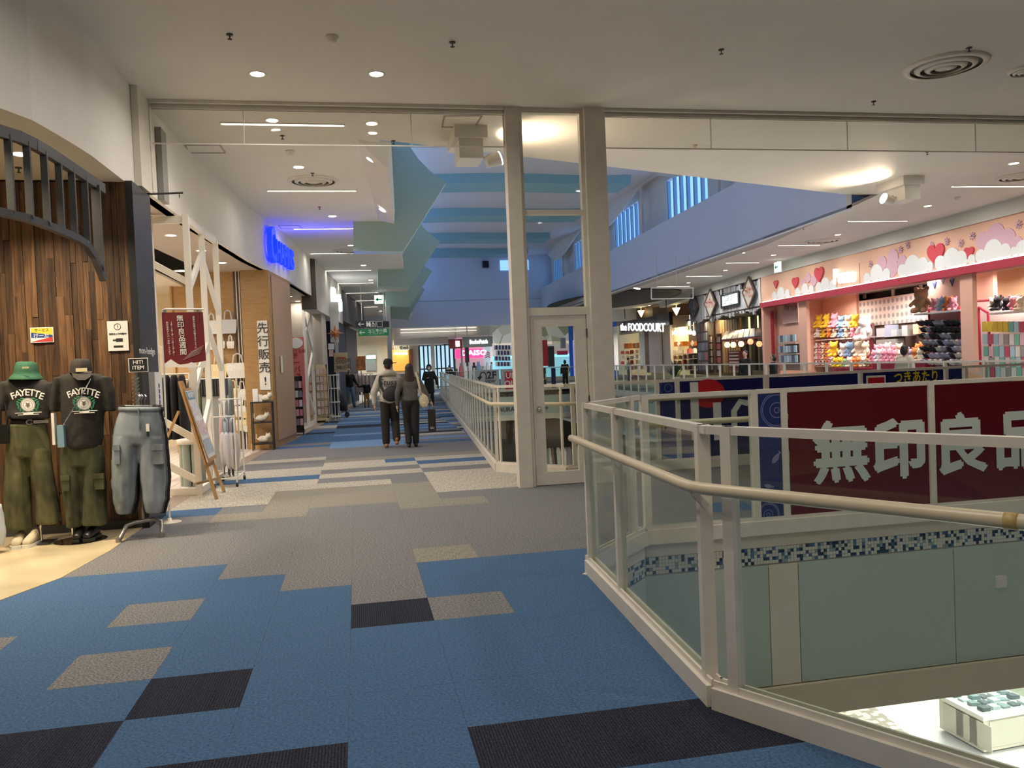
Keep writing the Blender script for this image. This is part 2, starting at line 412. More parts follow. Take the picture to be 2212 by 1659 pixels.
for n, (_, i, j, q) in enumerate(tiles):
    k = tile_kind(i, j); x0, y0 = TX+TS*i, TY+TS*j; e = .0005
    if n < 300:
        full = len(q) == 1 and abs(area(q[0])-TS*TS) < 1e-6
        if full and k in TM: me = TM[k]
        else:
            t = MB()
            for p in q:
                c = (sum(a[0] for a in p)/len(p), sum(a[1] for a in p)/len(p))
                t.prism([(a[0]-x0+(e if a[0] < c[0] else -e)*full, a[1]-y0+(e if a[1] < c[1] else -e)*full) for a in p], -.006, 0)
            me = t.mesh('carpet_tile'); me.materials.append(CARPET[k])
            if full: TM[k] = me
        o = link('carpet_tile', me, FLOOR); o.location = (x0, y0, random.uniform(-.0003, .0002))
    else:
        rest.k = order.index(k)
        for p in q: rest.prism(p, -.006, -.0003)
rest.k = 0
o = link('carpet_tiles_beyond', rest.mesh('carpet_tiles_beyond'), FLOOR, [CARPET[k] for k in order], mi=rest.m); o['kind'] = 'stuff'
# polished concrete of the clothes shop, pale tiles of the shops further on
CONC = mat('polished_concrete', (.62, .52, .33), .28, var=.22, scale=1.6)
f2 = MB()
edge = [(LX(y), y) for y in (2.0, 4.2, 5.2, 5.8, 6.1, 6.39, 6.7, 6.96, 7.4, 7.9, 8.6, 9.05)]
for a, b in zip(edge, edge[1:]): f2.prism([(-8.9, a[1]), a, b, (-8.9, b[1])], -.006, .004)
struct('floor_concrete', f2, CONC)
def tilemat(name, a, b_, sc):
    m, nt, b = nodes(name); b.inputs['Roughness'].default_value = .3
    g = nt.nodes.new('ShaderNodeNewGeometry'); br = nt.nodes.new('ShaderNodeTexBrick'); br.offset = 0; br.inputs['Scale'].default_value = sc
    br.inputs['Color1'].default_value = (*a, 1); br.inputs['Color2'].default_value = (*[k*.92 for k in a], 1); br.inputs['Mortar'].default_value = (*b_, 1)
    br.inputs['Mortar Size'].default_value = .03; br.inputs['Brick Width'].default_value = .5; br.inputs['Row Height'].default_value = .5
    nt.links.new(g.outputs['Position'], br.inputs['Vector']); nt.links.new(br.outputs[0], b.inputs['Base Color']); return m
PALE = tilemat('pale_shop_tile', (.80, .74, .66), (.42, .32, .28), 3.6)
f3 = MB(); f4 = MB()
ys = [9.05, 9.7, 11.6, 14.1, 16, 17.5, 19.2, 24, 30.8, 40, 48, 62]
for a, b in zip(ys, ys[1:]):
    f3.prism([(-8.9, a), (LX(a)-.22, a), (LX(b)-.22, b), (-8.9, b)], -.006, .003)
    f4.prism([(LX(a)-.22, a), (LX(a)+.02, a), (LX(b)+.02, b), (LX(b)-.22, b)], -.006, .003)
struct('floor_shop_tiles', f3, PALE); struct('floor_border', f4, mat('grey_brown_border', (.32, .25, .20), .4))
# ================================================================ ceiling with the opening of the atrium
cl = MB()
for p in minus([[(-9, -5), (22.5, -5), (22.5, 64), (-9, 64)]], HOLE): cl.prism(p, ZC, ZC+.28)
CEILING = struct('ceiling', cl, CEIL)
# left: curved bulkhead over the clothes shop, fascia over the next shops
def ribbon(y0, y1, z0, z1, th, step=.35, off=0):
    m = MB(); n = max(2, int((y1-y0)/step)); pts = [(LX(y0+(y1-y0)*k/n)+off, y0+(y1-y0)*k/n) for k in range(n+1)]
    rg = [[(x, y, z0), (x, y, z1), (x-th, y, z1), (x-th, y, z0)] for x, y in pts]; return m.rings(rg)
struct('wall_left_bulkhead', ribbon(2.0, 9.75, 3.60, ZC, .30), WHITE, smooth=False)
struct('wall_left_fascia', ribbon(9.75, 23.4, 3.68, ZC, .16), WHITE)
struct('wall_left_fascia_far', ribbon(31.5, 41.5, 3.5, ZC, .16, 1.5), mat('dark_shop_fascia', (.05, .045, .045), .5))
sf = MB(); sf.prism([(-9, 2), (LX(2)-.2, 2), (LX(4.2)-.2, 4.2), (LX(5.8)-.2, 5.8), (LX(7.9)-.2, 7.9), (LX(9.3)-.2, 9.3), (-9, 9.3)][::1], 3.62, 3.70)
struct('ceiling_clothes_shop', sf, mat('warm_ceiling', (.72, .64, .50), .6))
sf = MB()
for a, b in zip(ys[1:], ys[2:]): sf.prism([(LX(a)-1.15, a), (LX(a)-.05, a), (LX(b)-.05, b), (LX(b)-1.15, b)], 3.68, 3.75)
struct('ceiling_shop_soffit', sf, mat('soffit_taupe', (.50, .43, .36), .6))
sf = MB()
sf.bx(-9, -3.4, 9.7, 19.4, 3.40, 3.44); sf.bx(-9, -2, 19.5, 30, 3.4, 3.44)
struct('ceiling_shop', sf, mat('shop_ceiling', (.85, .76, .60), .6))
sh = MB()
for x in (-3.34, -3.55): sh.bx(x, x+.03, 9.7, 17.4, 3.66, 3.70)
# side wall of the clothes shop: brown planks, one by one
WOODP = wood('plank_brown', (.055, .026, .011), (.21, .108, .047), 2, 2.2, .5, 16, spread=(.40, 1.35))
WW = 9.06
bk = MB(); bk.bx(-9, -2.27, WW+.02, WW+.45, 0, 3.62); WALLP = struct('wall_planks', bk, mat('plank_backing', (.03, .014, .008), .8))
rp = random.Random(3); x = -2.262; pm = {}
while x > -4.4:
    wdt = rp.choice((.052, .062, .075)); z = -rp.uniform(0, .9)
    while z < 3.6:
        L = rp.choice((.7, .95, 1.2, 1.5)); a, b = max(z, .0), min(z+L, 3.60)
        if b-a > .02:
            m = MB(); d = rp.uniform(.012, .032); m.bx(-wdt+.0012, -.0012, -d, .02, .0008, b-a-.0008); o = link('plank', m.mesh('plank'), WALLP, WOODP); o.location = (x, WW, a)
        z += L
    x -= wdt
m = MB(); m.bx(-9, -4.4, WW-.02, WW+.02, 0, 3.6); struct('plank_wall_beyond', m, WOODP, WALLP)['kind'] = 'stuff'
m = MB(); m.bx(-9, -2.262, WW-.045, WW+.01, 0, .085); struct('baseboard_left', m, DGREY)
# black end of that wall, with the shop's name
pil = thing('shop_end_pillar', 'tall black panel at the end of the wood plank wall, with white shop name', 'pillar', (-2.22, 9.35, 0))
m = MB(); m.bx(-2.26, -2.19, 8.98, 9.72, 0, 3.60); part('panel', m, BLACK, pil, w=True)
a, b = Xp(301, 757, -2.19), Xp(334, 757, -2.19)
lettering('non-hedge', .105, mat('white_print', (.85, .84, .8), .5), pil, ((-2.188), (a.y+b.y)/2, a.z), (0, 1, 0), width=b.y-a.y, bold=.006)
# pilaster, grey strip and rod above the fascia's near end
m = MB(); m.bx(-2.42, -2.18, 9.86, 10.02, 3.68, ZC); m.bx(-2.26, -2.19, 9.40, 9.86, 3.64, ZC); struct('trim_1', m, CREAM)
m = MB(); m.bx(-2.235, -2.17, 10.35, 10.62, 3.68, 4.55); struct('trim_2', m, mat('grey_panel', (.30, .29, .27), .5))
m = MB(); m.cyl((-2.30, 9.75, 3.62), (-1.86, 9.85, 3.66), .012); m.cyl((-1.9, 9.85, 3.65), (-1.9, 9.85, 3.60), .005)
solo('sign_rod', m, DGREY, 'thin dark metal rod sticking out above the black end pillar', 'rod')
# ================================================================ glass smoke barrier and the fire door
CY = 9.95
sb = thing('smoke_barrier', 'clear glass smoke barrier hanging from the ceiling, left of the white door', 'glass barrier', (0, CY, 4.25))
sr = thing('smoke_barrier', 'clear glass smoke barrier hanging from the ceiling, right of the white door', 'glass barrier', (6, CY, 4.25))
def barrier(t, xs):
    for a, b in zip(xs, xs[1:]):
        m = MB(); m.bx(a+.004, b-.004, CY-.004, CY+.004, 4.25, 4.70); part('pane', m, CGLASS, t, w=True)
        m = MB(); m.bx(b-.005, b+.005, CY-.007, CY+.007, 4.25, 4.70); part('joint', m, STEEL, t, w=True)
        m = MB(); m.bx(a, b, CY-.008, CY+.008, 4.238, 4.252); part('bottom_edge', m, CREAM, t, w=True)
        m = MB(); m.bx(a, b, CY-.03, CY-.012, 4.64, ZC); m.bx(a, b, CY+.012, CY+.03, 4.64, ZC); m.bx(a, b, CY-.10, CY-.06, 4.685, ZC); part('top_channel', m, CREAM, t, w=True)
barrier(sb, [-2.24, -1.17, .78, 1.92]); barrier(sr, [3.2, 4.67, 6.64, 8.62, 10.6, 12.6])
FR = MB()
FR.bx(1.93, 2.10, CY-.09, CY+.09, 0, ZC); FR.bx(2.93, 3.20, CY-.12, CY+.10, 0, ZC)
DOOR = struct('door_1', FR, CREAM)
def dp(name, boxes, mt=CREAM):
    m = MB()
    for q in boxes: m.bx(*q)
    return struct(name, m, mt, DOOR)
dp('frame', [(2.10, 2.145, CY-.05, CY+.05, 0, ZC), (2.885, 2.93, CY-.05, CY+.05, 0, ZC), (2.145, 2.885, CY-.05, CY+.05, 3.40, 3.46), (2.145, 2.885, CY-.05, CY+.05, 2.14, 2.24), (2.145, 2.885, CY-.05, CY+.05, ZC-.06, ZC)])
dp('pane', [(2.145, 2.885, CY-.004, CY+.004, 3.46, ZC-.06)], CGLASS); dp('pane', [(2.145, 2.885, CY-.004, CY+.004, 2.24, 3.40)], CGLASS)
LF = dp('leaf', [(2.155, 2.30, CY-.03, CY+.02, .01, 2.13), (2.72, 2.875, CY-.03, CY+.02, .01, 2.13), (2.30, 2.72, CY-.03, CY+.02, .01, .17), (2.30, 2.72, CY-.03, CY+.02, 2.0, 2.13)])
m = MB(); m.bx(2.30, 2.72, CY-.008, CY, .17, 2.0); struct('door_glass', m, CGLASS, LF)
m = MB(); m.lathe([(.0, 0), (.036, 0), (.036, .006), (.02, .012), (.028, .03), (.024, .045), (0, .05)], n=14); me = m.mesh('knob'); me.transform(frame((2.225, CY-.03, .97), (1, 0, 0), (0, 0, 1)))
struct('knob', me, CHROME, LF, True)
for z in (.35, 1.0, 1.85): m = MB(); m.cyl((2.88, CY-.045, z), (2.88, CY-.045, z+.11), .010); struct('hinge', m, DGREY, LF)
# ================================================================ railings
def railing(name, label, runs, hand=None, h=1.25, glassmat=GLASS, curb=.12, cw=.10, pw=.05, cat='railing', pt=.06):
    """runs: (a, b, [post distances]); posts stand on a kerb, glass between them"""
    t = thing(name, label, cat, (*runs[0][0], 0))
    for a, b, posts in runs:
        a = V((*a, 0)); b = V((*b, 0)); d = (b-a); L = d.length; d = d/L; n = V((-d.y, d.x, 0))
        m = MB(); m.beam(a+V((0, 0, curb/2)), b+V((0, 0, curb/2)), cw, curb); part('kerb', m, CREAM, t, w=True)
        m = MB()
        for s in (-1, 1): m.beam(a+n*s*.022+V((0, 0, curb+.012)), b+n*s*.022+V((0, 0, curb+.012)), .012, .03)
        part('channel', m, CREAM, t, w=True)
        m = MB(); m.beam(a+V((0, 0, h-.018)), b+V((0, 0, h-.018)), .045, .036); part('top_rail', m, CREAM, t, w=True)
        for s in posts:
            wd = pw
            if isinstance(s, tuple): s, wd = s
            p = a+d*s; m = MB(); m.beam(p+V((0, 0, curb)), p+V((0, 0, h)), pt, wd, up=d); part('post', m, CREAM, t, w=True)
        ss = [s[0] if isinstance(s, tuple) else s for s in posts]
        for s0, s1 in zip(ss, ss[1:]):
            m = MB(); p, q = a+d*(s0+.012), a+d*(s1-.012); m.slab([p+n*.004+V((0, 0, curb+.01)), q+n*.004+V((0, 0, curb+.01)), q+n*.004+V((0, 0, h-.03)), p+n*.004+V((0, 0, h-.03))], -n*.008)
            part('glass_panel', m, glassmat, t, w=True)
    if hand:
        pts, z, bs = hand; m = MB(); m.tube([(p[0], p[1], z+(p[2] if len(p) > 2 else 0)) for p in pts], .0265, 12); part('handrail', m, BEIGE, t, smooth=True, w=True)
        for p, q in bs: m = MB(); m.beam((*p, z-.02), (*q, z-.10), .012, .03); part('bracket', m, CREAM, t, w=True)
    return t
A1, C1, D1 = VOID1[0], VOID1[1], VOID1[2]; B1 = VOID1[5]
def dist(a, b): return math.hypot(b[0]-a[0], b[1]-a[1])
o1 = (-.085, 0)
railing('railing', 'nearest glass railing with beige handrail, at the edge of the small opening',
        [(A1, C1, [.03, .85, 2.30]), (C1, D1, [(.10, .05), 1.30, 2.6, 4.1])],
        ([(1.70, 5.86, -.05), (1.61, 5.90, -.02), (1.545, 5.83, 0), (1.54, 5.68), (1.42, 3.42), (1.425, 3.34), (1.445, 3.27), (1.96, 2.417), (3.55, -.22)], .985, [((1.53, 4.85), (1.59, 4.85)), ((1.425, 3.34), (1.50, 3.36)), ((2.12, 2.18), (2.2, 2.22))]), pw=.045, curb=.095)
m = MB(); m.cyl((2.045, 2.276, .985), (2.066, 2.241, .985), .0285, n=14); solo('rail_sleeve', m, mat('ochre_tape', (.52, .38, .14), .4), 'ochre tape sleeve wrapped round the beige handrail', 'tape', smooth=True)
rl = dist(B1, VOID1[4])
px = [Yp(p, 1100, 6.44).x-2.3 for p in (1392, 1634, 1697, 2014, 2330, 2640)]
V1F = railing('railing', 'glass railing carrying the dark red poster, across the small opening',
        [(B1, VOID1[4], [.04]+px[1:]), (A1, B1, [.05, .78])], ([(2.35, 6.60), (7.5, 6.60)], .985, []), pw=.06)
# railing along the left walkway and round the near end of the atrium opening
P0, P1, P2, P3 = VOID2[4], VOID2[3], VOID2[0], VOID2[1]
L2 = dist(P0, P1); ps = [.03]; s = .22
while s < L2: ps.append(s); s += .72 if s < 18 else 1.44
hl = [(P1[0]-.09, P1[1]), (P0[0]-.085, P0[1]-.02), (P0[0]-.07, P0[1]-.06), (P2[0]-.04, P2[1]-.10), (P2[0], P2[1]-.10), (9.6, 10.52)]
railing('railing', 'long cream glass railing along the left walkway, running to the far end',
        [(P0, P1, ps), (P0, P2, [.06, 1.15])], (hl, .985, []), pw=.025, pt=.032)
q2 = [Yp(p, 815, 10.62).x-2.75 for p in (1230, 1320, 1418, 1462, 1653, 1858, 2043, 2085)]
railing('railing', 'glass railing carrying blue posters, at the near end of the atrium opening',
        [(P2, P3, [.1]+q2[1:]+[7.3, 8.1])], None, pw=.05)
PR0, PR1 = (11.0, 10.62), (12.0, 44)
ps = [.05]; s = 1.0
while s < 33: ps.append(s); s += 1.05
railing('railing', 'far glass railing along the right walkway, in front of the pink shop', [(PR0, PR1, ps)], None, h=1.27, pw=.04)
ps = [.05+.9*k for k in range(9)]
railing('railing', 'glass railing with grey direction boards at the far end of the atrium opening', [((4.4, 44), (12, 44), ps)], None, pw=.04)
# ---- slab edge seen across the small opening: cream band, mosaic, sage panels
SE = MB(); SE.bx(2.2, 9.5, 6.46, 6.75, -1.60, -.31); SE.prism([(1.53, 5.75), (1.61, 5.70), (2.28, 6.42), (2.28, 6.52)], -1.6, -.31)
SLAB = struct('wall_slab_edge', SE, CREAM2)
m = MB(); m.bx(2.25, 9.5, 6.435, 6.46, -.115, -.01); m.bx(2.25, 9.5, 6.42, 6.46, -.02, .0); part('cream_band', m, CREAM2, SLAB)
GRN = mat('sage_panel', (.47, .55, .48), .35); X0 = 2.25
for a, b in ((2.25, 3.42), (3.70, 5.24), (5.24, 6.6), (6.6, 8.1), (8.1, 9.5)):
    m = MB(); m.bx(a+.004, b-.004, 6.438, 6.46, -1.33, -.275); part('panel', m, GRN, SLAB)
m = MB(); m.bx(3.424, 3.696, 6.438, 6.46, -1.33, -.275); part('panel', m, CREAM2, SLAB)
m = MB(); m.bx(2.2, 9.5, 6.40, 6.46, -1.62, -1.34); part('lower_band', m, mat('lower_band', (.62, .52, .38), .45), SLAB)
p = Yp(2161, 1256, 6.44); m = MB(); m.bx(p.x-.055, p.x+.055, 6.425, 6.44, p.z-.055, p.z+.055); part('access_plate', m, CREAM, SLAB)
MOS = [mat('mosaic_white', (.66, .66, .58), .25), mat('mosaic_navy', (.012, .04, .10), .25), mat('mosaic_blue', (.06, .17, .30), .25), mat('mosaic_grey', (.28, .38, .36), .25), mat('grout', (.4, .37, .3), .8)]
m = MB(); rm = random.Random(5); n5 = 5; tsz = (.262-.118)/n5
m.k = 4; m.bx(2.25, 9.5, 6.444, 6.46, -.275, -.115)
xx = 2.25
while xx < 8.2:
    for k in range(n5):
        m.k = rm.choice((0, 0, 0, 0, 0, 0, 1, 1, 2, 3)); z = -.262+k*tsz; m.bx(xx+.0015, xx+tsz-.0015, 6.436, 6.446, z+.0015, z+tsz-.0015)
    xx += tsz
o = part('mosaic_band', m, MOS, SLAB); o['kind'] = 'stuff'
# chamfered corner piece A-B
m = MB(); a, b = V((1.585, 5.66, 0)), V((2.29, 6.405, 0)); d = (b-a).normalized(); nn = V((-d.y, d.x, 0)); L = (b-a).length
m.k = 0; m.slab([a+V((0, 0, -.115)), b+V((0, 0, -.115)), b+V((0, 0, .0)), a+V((0, 0, .0))], nn*.05); part('cream_band', m, CREAM2, SLAB)
m = MB(); m.slab([a+V((0, 0, -1.33)), b+V((0, 0, -1.33)), b+V((0, 0, -.275)), a+V((0, 0, -.275))], nn*.05); part('panel', m, GRN, SLAB)
m = MB(); m.k = 4; m.slab([a+nn*.01+V((0, 0, -.275)), b+nn*.01+V((0, 0, -.275)), b+nn*.01+V((0, 0, -.115)), a+nn*.01+V((0, 0, -.115))], nn*.05)
s = 0
while s+tsz < L:
    for k in range(n5):
        m.k = rm.choice((0, 0, 0, 0, 0, 0, 1, 1, 2, 3)); z = -.262+k*tsz
        p, q = a+d*(s+.0015), a+d*(s+tsz-.0015); m.slab([p+V((0, 0, z+.0015)), q+V((0, 0, z+.0015)), q+V((0, 0, z+tsz-.0015)), p+V((0, 0, z+tsz-.0015))], nn*.012)
    s += tsz
o = part('mosaic_band', m, MOS, SLAB); o['kind'] = 'stuff'
# slab edges round the atrium opening (right and far side show beneath the railings)
SE2 = MB()
for a, b in (((11.02, 10.7), (12.02, 44)), ((12, 44.02), (4.4, 44.02))):
    a = V((*a, -1.5)); b = V((*b, -1.5)); d = (b-a).normalized(); n = V((d.y, -d.x, 0))
    SE2.slab([a, b, b+V((0, 0, 1.5)), a+V((0, 0, 1.5))], n*.25)
s2 = struct('wall_slab_edge_far', SE2, GRN)
m = MB(); m.k = 0
for a, b in (((11.0, 10.7), (12.0, 44)), ((12, 44.0), (4.4, 44.0))):
    a = V((*a, 0)); b = V((*b, 0)); d = (b-a).normalized(); n = V((d.y, -d.x, 0))
    m.slab([a+V((0, 0, -.12)), b+V((0, 0, -.12)), b, a], n*.05); m.slab([a+V((0, 0, -1.6)), b+V((0, 0, -1.6)), b+V((0, 0, -1.3)), a+V((0, 0, -1.3))], n*.05)
part('cream_band', m, CREAM2, s2)
m = MB()
for a, b in (((11.0, 10.7), (12.0, 44)), ((12, 44.0), (4.4, 44.0))):
    a = V((*a, 0)); b = V((*b, 0)); d = (b-a).normalized(); L = (b-a).length; n = V((d.y, -d.x, 0)); s = 0
    while s+.06 < L:
        for k in range(3):
            m.k = rm.choice((0, 0, 0, 1, 2)); p, q = a+d*(s+.003), a+d*(s+.057); z = -.28+k*.053; m.slab([p+V((0, 0, z)), q+V((0, 0, z)), q+V((0, 0, z+.05)), p+V((0, 0, z+.05))], n*.06)
        s += .06
part('mosaic_band', m, MOS, s2)['kind'] = 'stuff'
# ================================================================ atrium: folded teal soffits, fascia, clerestory, roof
FINS = [(17.7, ((763, 470), (763, 541), (871, 543), (964, 394), (930, 370), (905, 345), (885, 316), (872, 250), (800, 250))),
        (26.2, ((816, 575), (816, 619), (885, 621), (951, 522), (930, 506), (914, 491), (890, 440), (840, 440))),
        (34.0, ((833, 625), (833, 660), (886, 662), (934, 585), (919, 576), (900, 540), (850, 540))),
        (42.0, ((842, 650), (842, 688), (880, 690), (918, 625), (908, 618), (890, 590), (850, 590)))]
SOF = struct('trim_fin_bracket', MB().bx(2.9, 3.0, 46, 46.2, 4.2, 4.7), TEAL)
EDGE = mat('pale_teal_edge', (.50, .66, .64), .6)
for Y, px_ in FINS:
    ps = [Yp(x, y, Y) for x, y in px_]; ps = [V((p.x, p.y, min(p.z, 8.25))) for p in ps]
    m = MB(); m.slab(ps, (0, .5, 0)); m.m = [0, 0]+[1]*(len(m.f)-2); part('atrium_fin', m, [TEAL, EDGE], SOF)
# white wedge with two slanting spots beside the first sail
wd = MB(); wd.add([(.12, 11.35, ZC+.02), (.62, 11.6, ZC+.02), (.90, 16.6, ZC+.02), (.57, 17.62, ZC+.02), (.56, 11.95, 4.46), (.86, 16.4, 4.44)],
                  [(0, 4, 5, 3), (4, 1, 2, 5), (0, 1, 4), (5, 2, 3), (0, 3, 2, 1)])
WEDGE = struct('trim_ceiling_wedge', wd, WHITE)
# right fascia and its bevel with small spots
FB = [(9.95, 15.0), (10.2, 18.9), (10.9, 34.3), (11.6, 50)]; CE = [(10.72, 15.3), (11.92, 22), (13.02, 50)]
m = MB()
for a, b in zip(FB, FB[1:]): m.slab([(a[0], a[1], 4.42), (b[0], b[1], 4.42), (b[0], b[1], 6.1), (a[0], a[1], 6.1)], (.12, 0, 0))
struct('wall_right_fascia', m, BLUEW)
m = MB()
cx = lambda y: interp([(q[1], q[0]) for q in CE], y); fxx = lambda y: interp([(q[1], q[0]) for q in FB], y)
yy = [15.0, 18.9, 22, 28, 34.3, 42, 50]
for a, b in zip(yy, yy[1:]): m.slab([(fxx(a), a, 4.42), (fxx(b), b, 4.42), (cx(b)+.02, b, ZC), (cx(a)+.02, a, ZC)], (0, 0, .06))
BEV = struct('ceiling_right_bevel', m, mat('bevel_grey', (.36, .35, .36), .6))
m = MB()
for a, b in zip(yy, yy[1:]): m.slab([(fxx(a), a, 6.1), (fxx(b), b, 6.1), (fxx(b)+1.5, b, 6.1), (fxx(a)+1.5, a, 6.1)], (0, 0, .08))
struct('wall_right_ledge', m, BLUEW)
# clerestory: wall with openings, slit panes glowing with the dusk outside
PANE = emat('dusk_pane', (.22, .45, .92), 1.5)
CLX = lambda y: fxx(y)+.75
wins = [(16.8, 20.6), (24.2, 28.1), (31.5, 35.2), (39.6, 43.4), (46.2, 49.4)]
m = MB(); prev = 14.0
def cw(y0, y1, z0, z1): m.slab([(CLX(y0), y0, z0), (CLX(y1), y1, z0), (CLX(y1), y1, z1), (CLX(y0), y0, z1)], (.2, 0, 0))
for a, b in wins: cw(prev, a, 6.1, 8.3); cw(a, b, 6.1, 6.35); cw(a, b, 7.95, 8.3); prev = b
cw(prev, 50, 6.1, 8.3)
CLR = struct('wall_right_clerestory', m, WHITE)
for k, (a, b) in enumerate(wins):
    mm = MB(); mm.slab([(CLX(a)+.17, a, 6.3), (CLX(b)+.17, b, 6.3), (CLX(b)+.17, b, 8.0), (CLX(a)+.17, a, 8.0)], (.02, 0, 0)); wn = struct('window_%d' % (k+1), mm, PANE)
    n = 7
    for i in range(n):
        y = a+(b-a)*i/(n-1); mm = MB(); mm.bx(CLX(y)+.05, CLX(y)+.16, y-.055, y+.055, 6.3, 8.0); part('mullion', mm, mat('window_mullion', (.30, .42, .50), .5), wn)
    mm = MB(); mm.beam((CLX(a)-.02, a-.1, 6.33), (CLX(b)-.02, b+.1, 6.33), .12, .08); part('sill', mm, WHITE, wn)
# wavy white valance in front of the clerestory
rg = []
for k in range(121):
    y = 15.2+k*(49-15.2)/120; ph = -math.cos((y-34.5)/10.5*2*math.pi)
    x = fxx(y)+.30+.12*ph; zb = 7.80+.44*ph
    rg.append([(x, y, zb), (x+.05, y, zb), (x+.05, y, 8.3), (x, y, 8.3)])
struct('trim_wave_valance', MB().rings(rg), WHITE, smooth=False)
for y in (22.4, 29.8, 36.6, 44.6):
    mm = MB(); mm.beam((fxx(y)+.35, y, 6.1), (fxx(y)+.45, y+.25, 8.2), .10, .12); struct('trim_strut', mm, WHITE)
m = MB(); m.bx(-1.5, 14.5, 11.0, 50.3, 8.3, 8.5); ROOF = struct('ceiling_atrium_roof', m, mat('roof_white', (.66, .64, .66), .7))
for y in (16.5, 23, 29.3, 35.6, 42, 47.5):
    rg = []
    for k in range(17):
        x = 1.0+k*(10.2-1.0)/16; zb = 7.98+.22*((x-5.6)/4.6)**2*0; q = .45*math.sin(x*.9)*.3
        rg.append([(x, y-.8+q, zb), (x, y+.8+q, zb), (x, y+.8+q, 8.3), (x, y-.8+q, 8.3)])
    part('roof_beam', MB().rings(rg), TEALB, ROOF)
m = MB(); m.bx(-2, 18, 49.9, 50.25, 3.98, 8.4); EW = struct('wall_end', m, BLUEW)
m = MB(); m.bx(2.5, 14, 49.88, 49.92, 5.55, 5.58); part('joint', m, mat('joint_blue_grey', (.35, .38, .45), .8), EW)  # thin blue-grey joint line across the end wall
p = Yp(1048, 572, 49.9); m = MB(); m.bx(p.x-.18, p.x+.18, 49.6, 49.92, p.z-.2, p.z+.2); part('speaker_box', m, BLACK, EW)
p0, p1 = Yp(1080, 566, 49.9), Yp(1115, 580, 49.9); m = MB(); m.bx(p0.x, p1.x+.8, 49.86, 49.92, p1.z-.1, p0.z+.1); part('small_window', m, PANE, EW)
# left wall of the atrium above the walkway, with its own clerestory
m = MB(); m.slab([(.42, 11.1, ZC+.1), (3.48, 50, ZC+.1), (3.48, 50, 6.4), (.42, 11.1, 6.4)], (-.2, 0, 0)); struct('wall_atrium_left', m, BLUEW)
m = MB(); m.slab([(.42, 11.1, 8.1), (3.48, 50, 8.1), (3.48, 50, 8.4), (.42, 11.1, 8.4)], (-.2, 0, 0)); struct('wall_atrium_left_top', m, BLUEW)
for k in range(6):
    f = lambda t: V((.42-.1+3.06*t, 11.1+38.9*t, 0)); a, b = f(k/6+.008), f((k+1)/6-.008)
    m = MB(); m.slab([a+V((0, 0, 6.4)), b+V((0, 0, 6.4)), b+V((0, 0, 8.1)), a+V((0, 0, 8.1))], (-.03, 0, 0)); struct('window_%d' % (k+11), m, PANE)
m = MB(); m.slab([(.45, 11.35, ZC+.2), (10.7, 15.25, ZC+.2), (10.7, 15.25, 8.4), (.45, 11.35, 8.4)], (-.05, -.15, 0)); struct('wall_atrium_front', m, BLUEW)
m = MB(); m.bx(-9, 22.5, -5.2, -5, -6, ZC+.3); struct('wall_back', m, WHITE)
m = MB(); m.bx(-9.2, -9, -5, 64, 0, ZC+.3); struct('wall_left_outer', m, WHITE)
m = MB(); m.bx(22.5, 22.7, -5, 64, 0, ZC+.3); struct('wall_right_outer', m, WHITE)
m = MB(); m.bx(-9, 22.5, 64, 64.2, 0, ZC+.3); struct('wall_far', m, WHITE)
# ================================================================ ceiling fittings
def downlight_mesh():
    a = MB(); a.lathe([(.062, .0), (.095, -.006), (.10, 0), (.098, .004), (.062, .004)], n=20)
    return a.mesh('trim_ring')
RINGM = downlight_mesh(); RINGM.materials.append(CREAM)
LM = MB().lathe([(.0, -.004), (.07, -.004), (.07, .002), (0, .002)], n=20).mesh('lens'); LM.materials.append(LENS)
def downlight(x, y, z, label, group, watt=26, col=WARM, s=1.0, spread=178):
    t = thing('downlight', label, 'ceiling light', (x, y, z), 0, group); t.scale = (s,)*3
    link('trim_ring', RINGM, t); o = link('lens', LM, t); o.location = (0, 0, -.001)
    if watt: lamp((x, y, z-.02), .12*s, watt, col, spread)
def strip(c, length, label, group, watt=18, ang=0):
    t = thing('strip_light', label, 'ceiling light', (c[0], c[1], c[2]), ang, group)
    m = MB(); m.bx(-length/2, length/2, -.035, .035, -.006, .0); part('diffuser', m, STRIPE, t)
    m = MB(); m.bx(-length/2-.02, length/2+.02, -.055, -.035, -.010, .0); m.bx(-length/2-.02, length/2+.02, .035, .055, -.010, 0); part('frame', m, CREAM, t)
    if watt: lamp((c[0], c[1], c[2]-.02), length, watt, NEUT, 160, sy=.08)
def Cz(x, y, z=ZC): return Zp(x, y, z)
for x, y in ((556, 160), (813, 160)):
    p = Cz(x, y); downlight(p.x, p.y, ZC, 'round recessed downlight in the near ceiling, in front of the glass barrier', 'downlights in the near ceiling', 34, spread=160)
NEARDL = [(-1.0, 5.6), (.35, 5.6), (-1.0, 2.6), (.35, 2.6), (-1, -.4), (.35, -.4), (4.2, 5.3), (6.6, 4.8), (4.2, 2.0)]
for x, y in NEARDL: downlight(x, y, ZC, 'round recessed downlight in the near ceiling above the viewer', 'downlights above the viewer', 31, spread=165)
for x, y in ((588, 260), (803, 267)):
    p = Cz(x, y); downlight(p.x, p.y, ZC, 'round recessed downlight just behind the glass barrier', 'downlights behind the glass barrier', 24, spread=140)
for k, (x, y) in enumerate(((645, 361), (718, 467), (758, 530), (785, 573), (801, 605), (812, 632), (818, 655), (822, 672))):
    p = Cz(x, y); downlight(p.x, p.y, ZC, ORD[k]+' round downlight in the row along the left walkway, counted from the glass barrier', 'downlights along the left walkway', 23, s=1.1, spread=112)
y = 10.75; k = 0
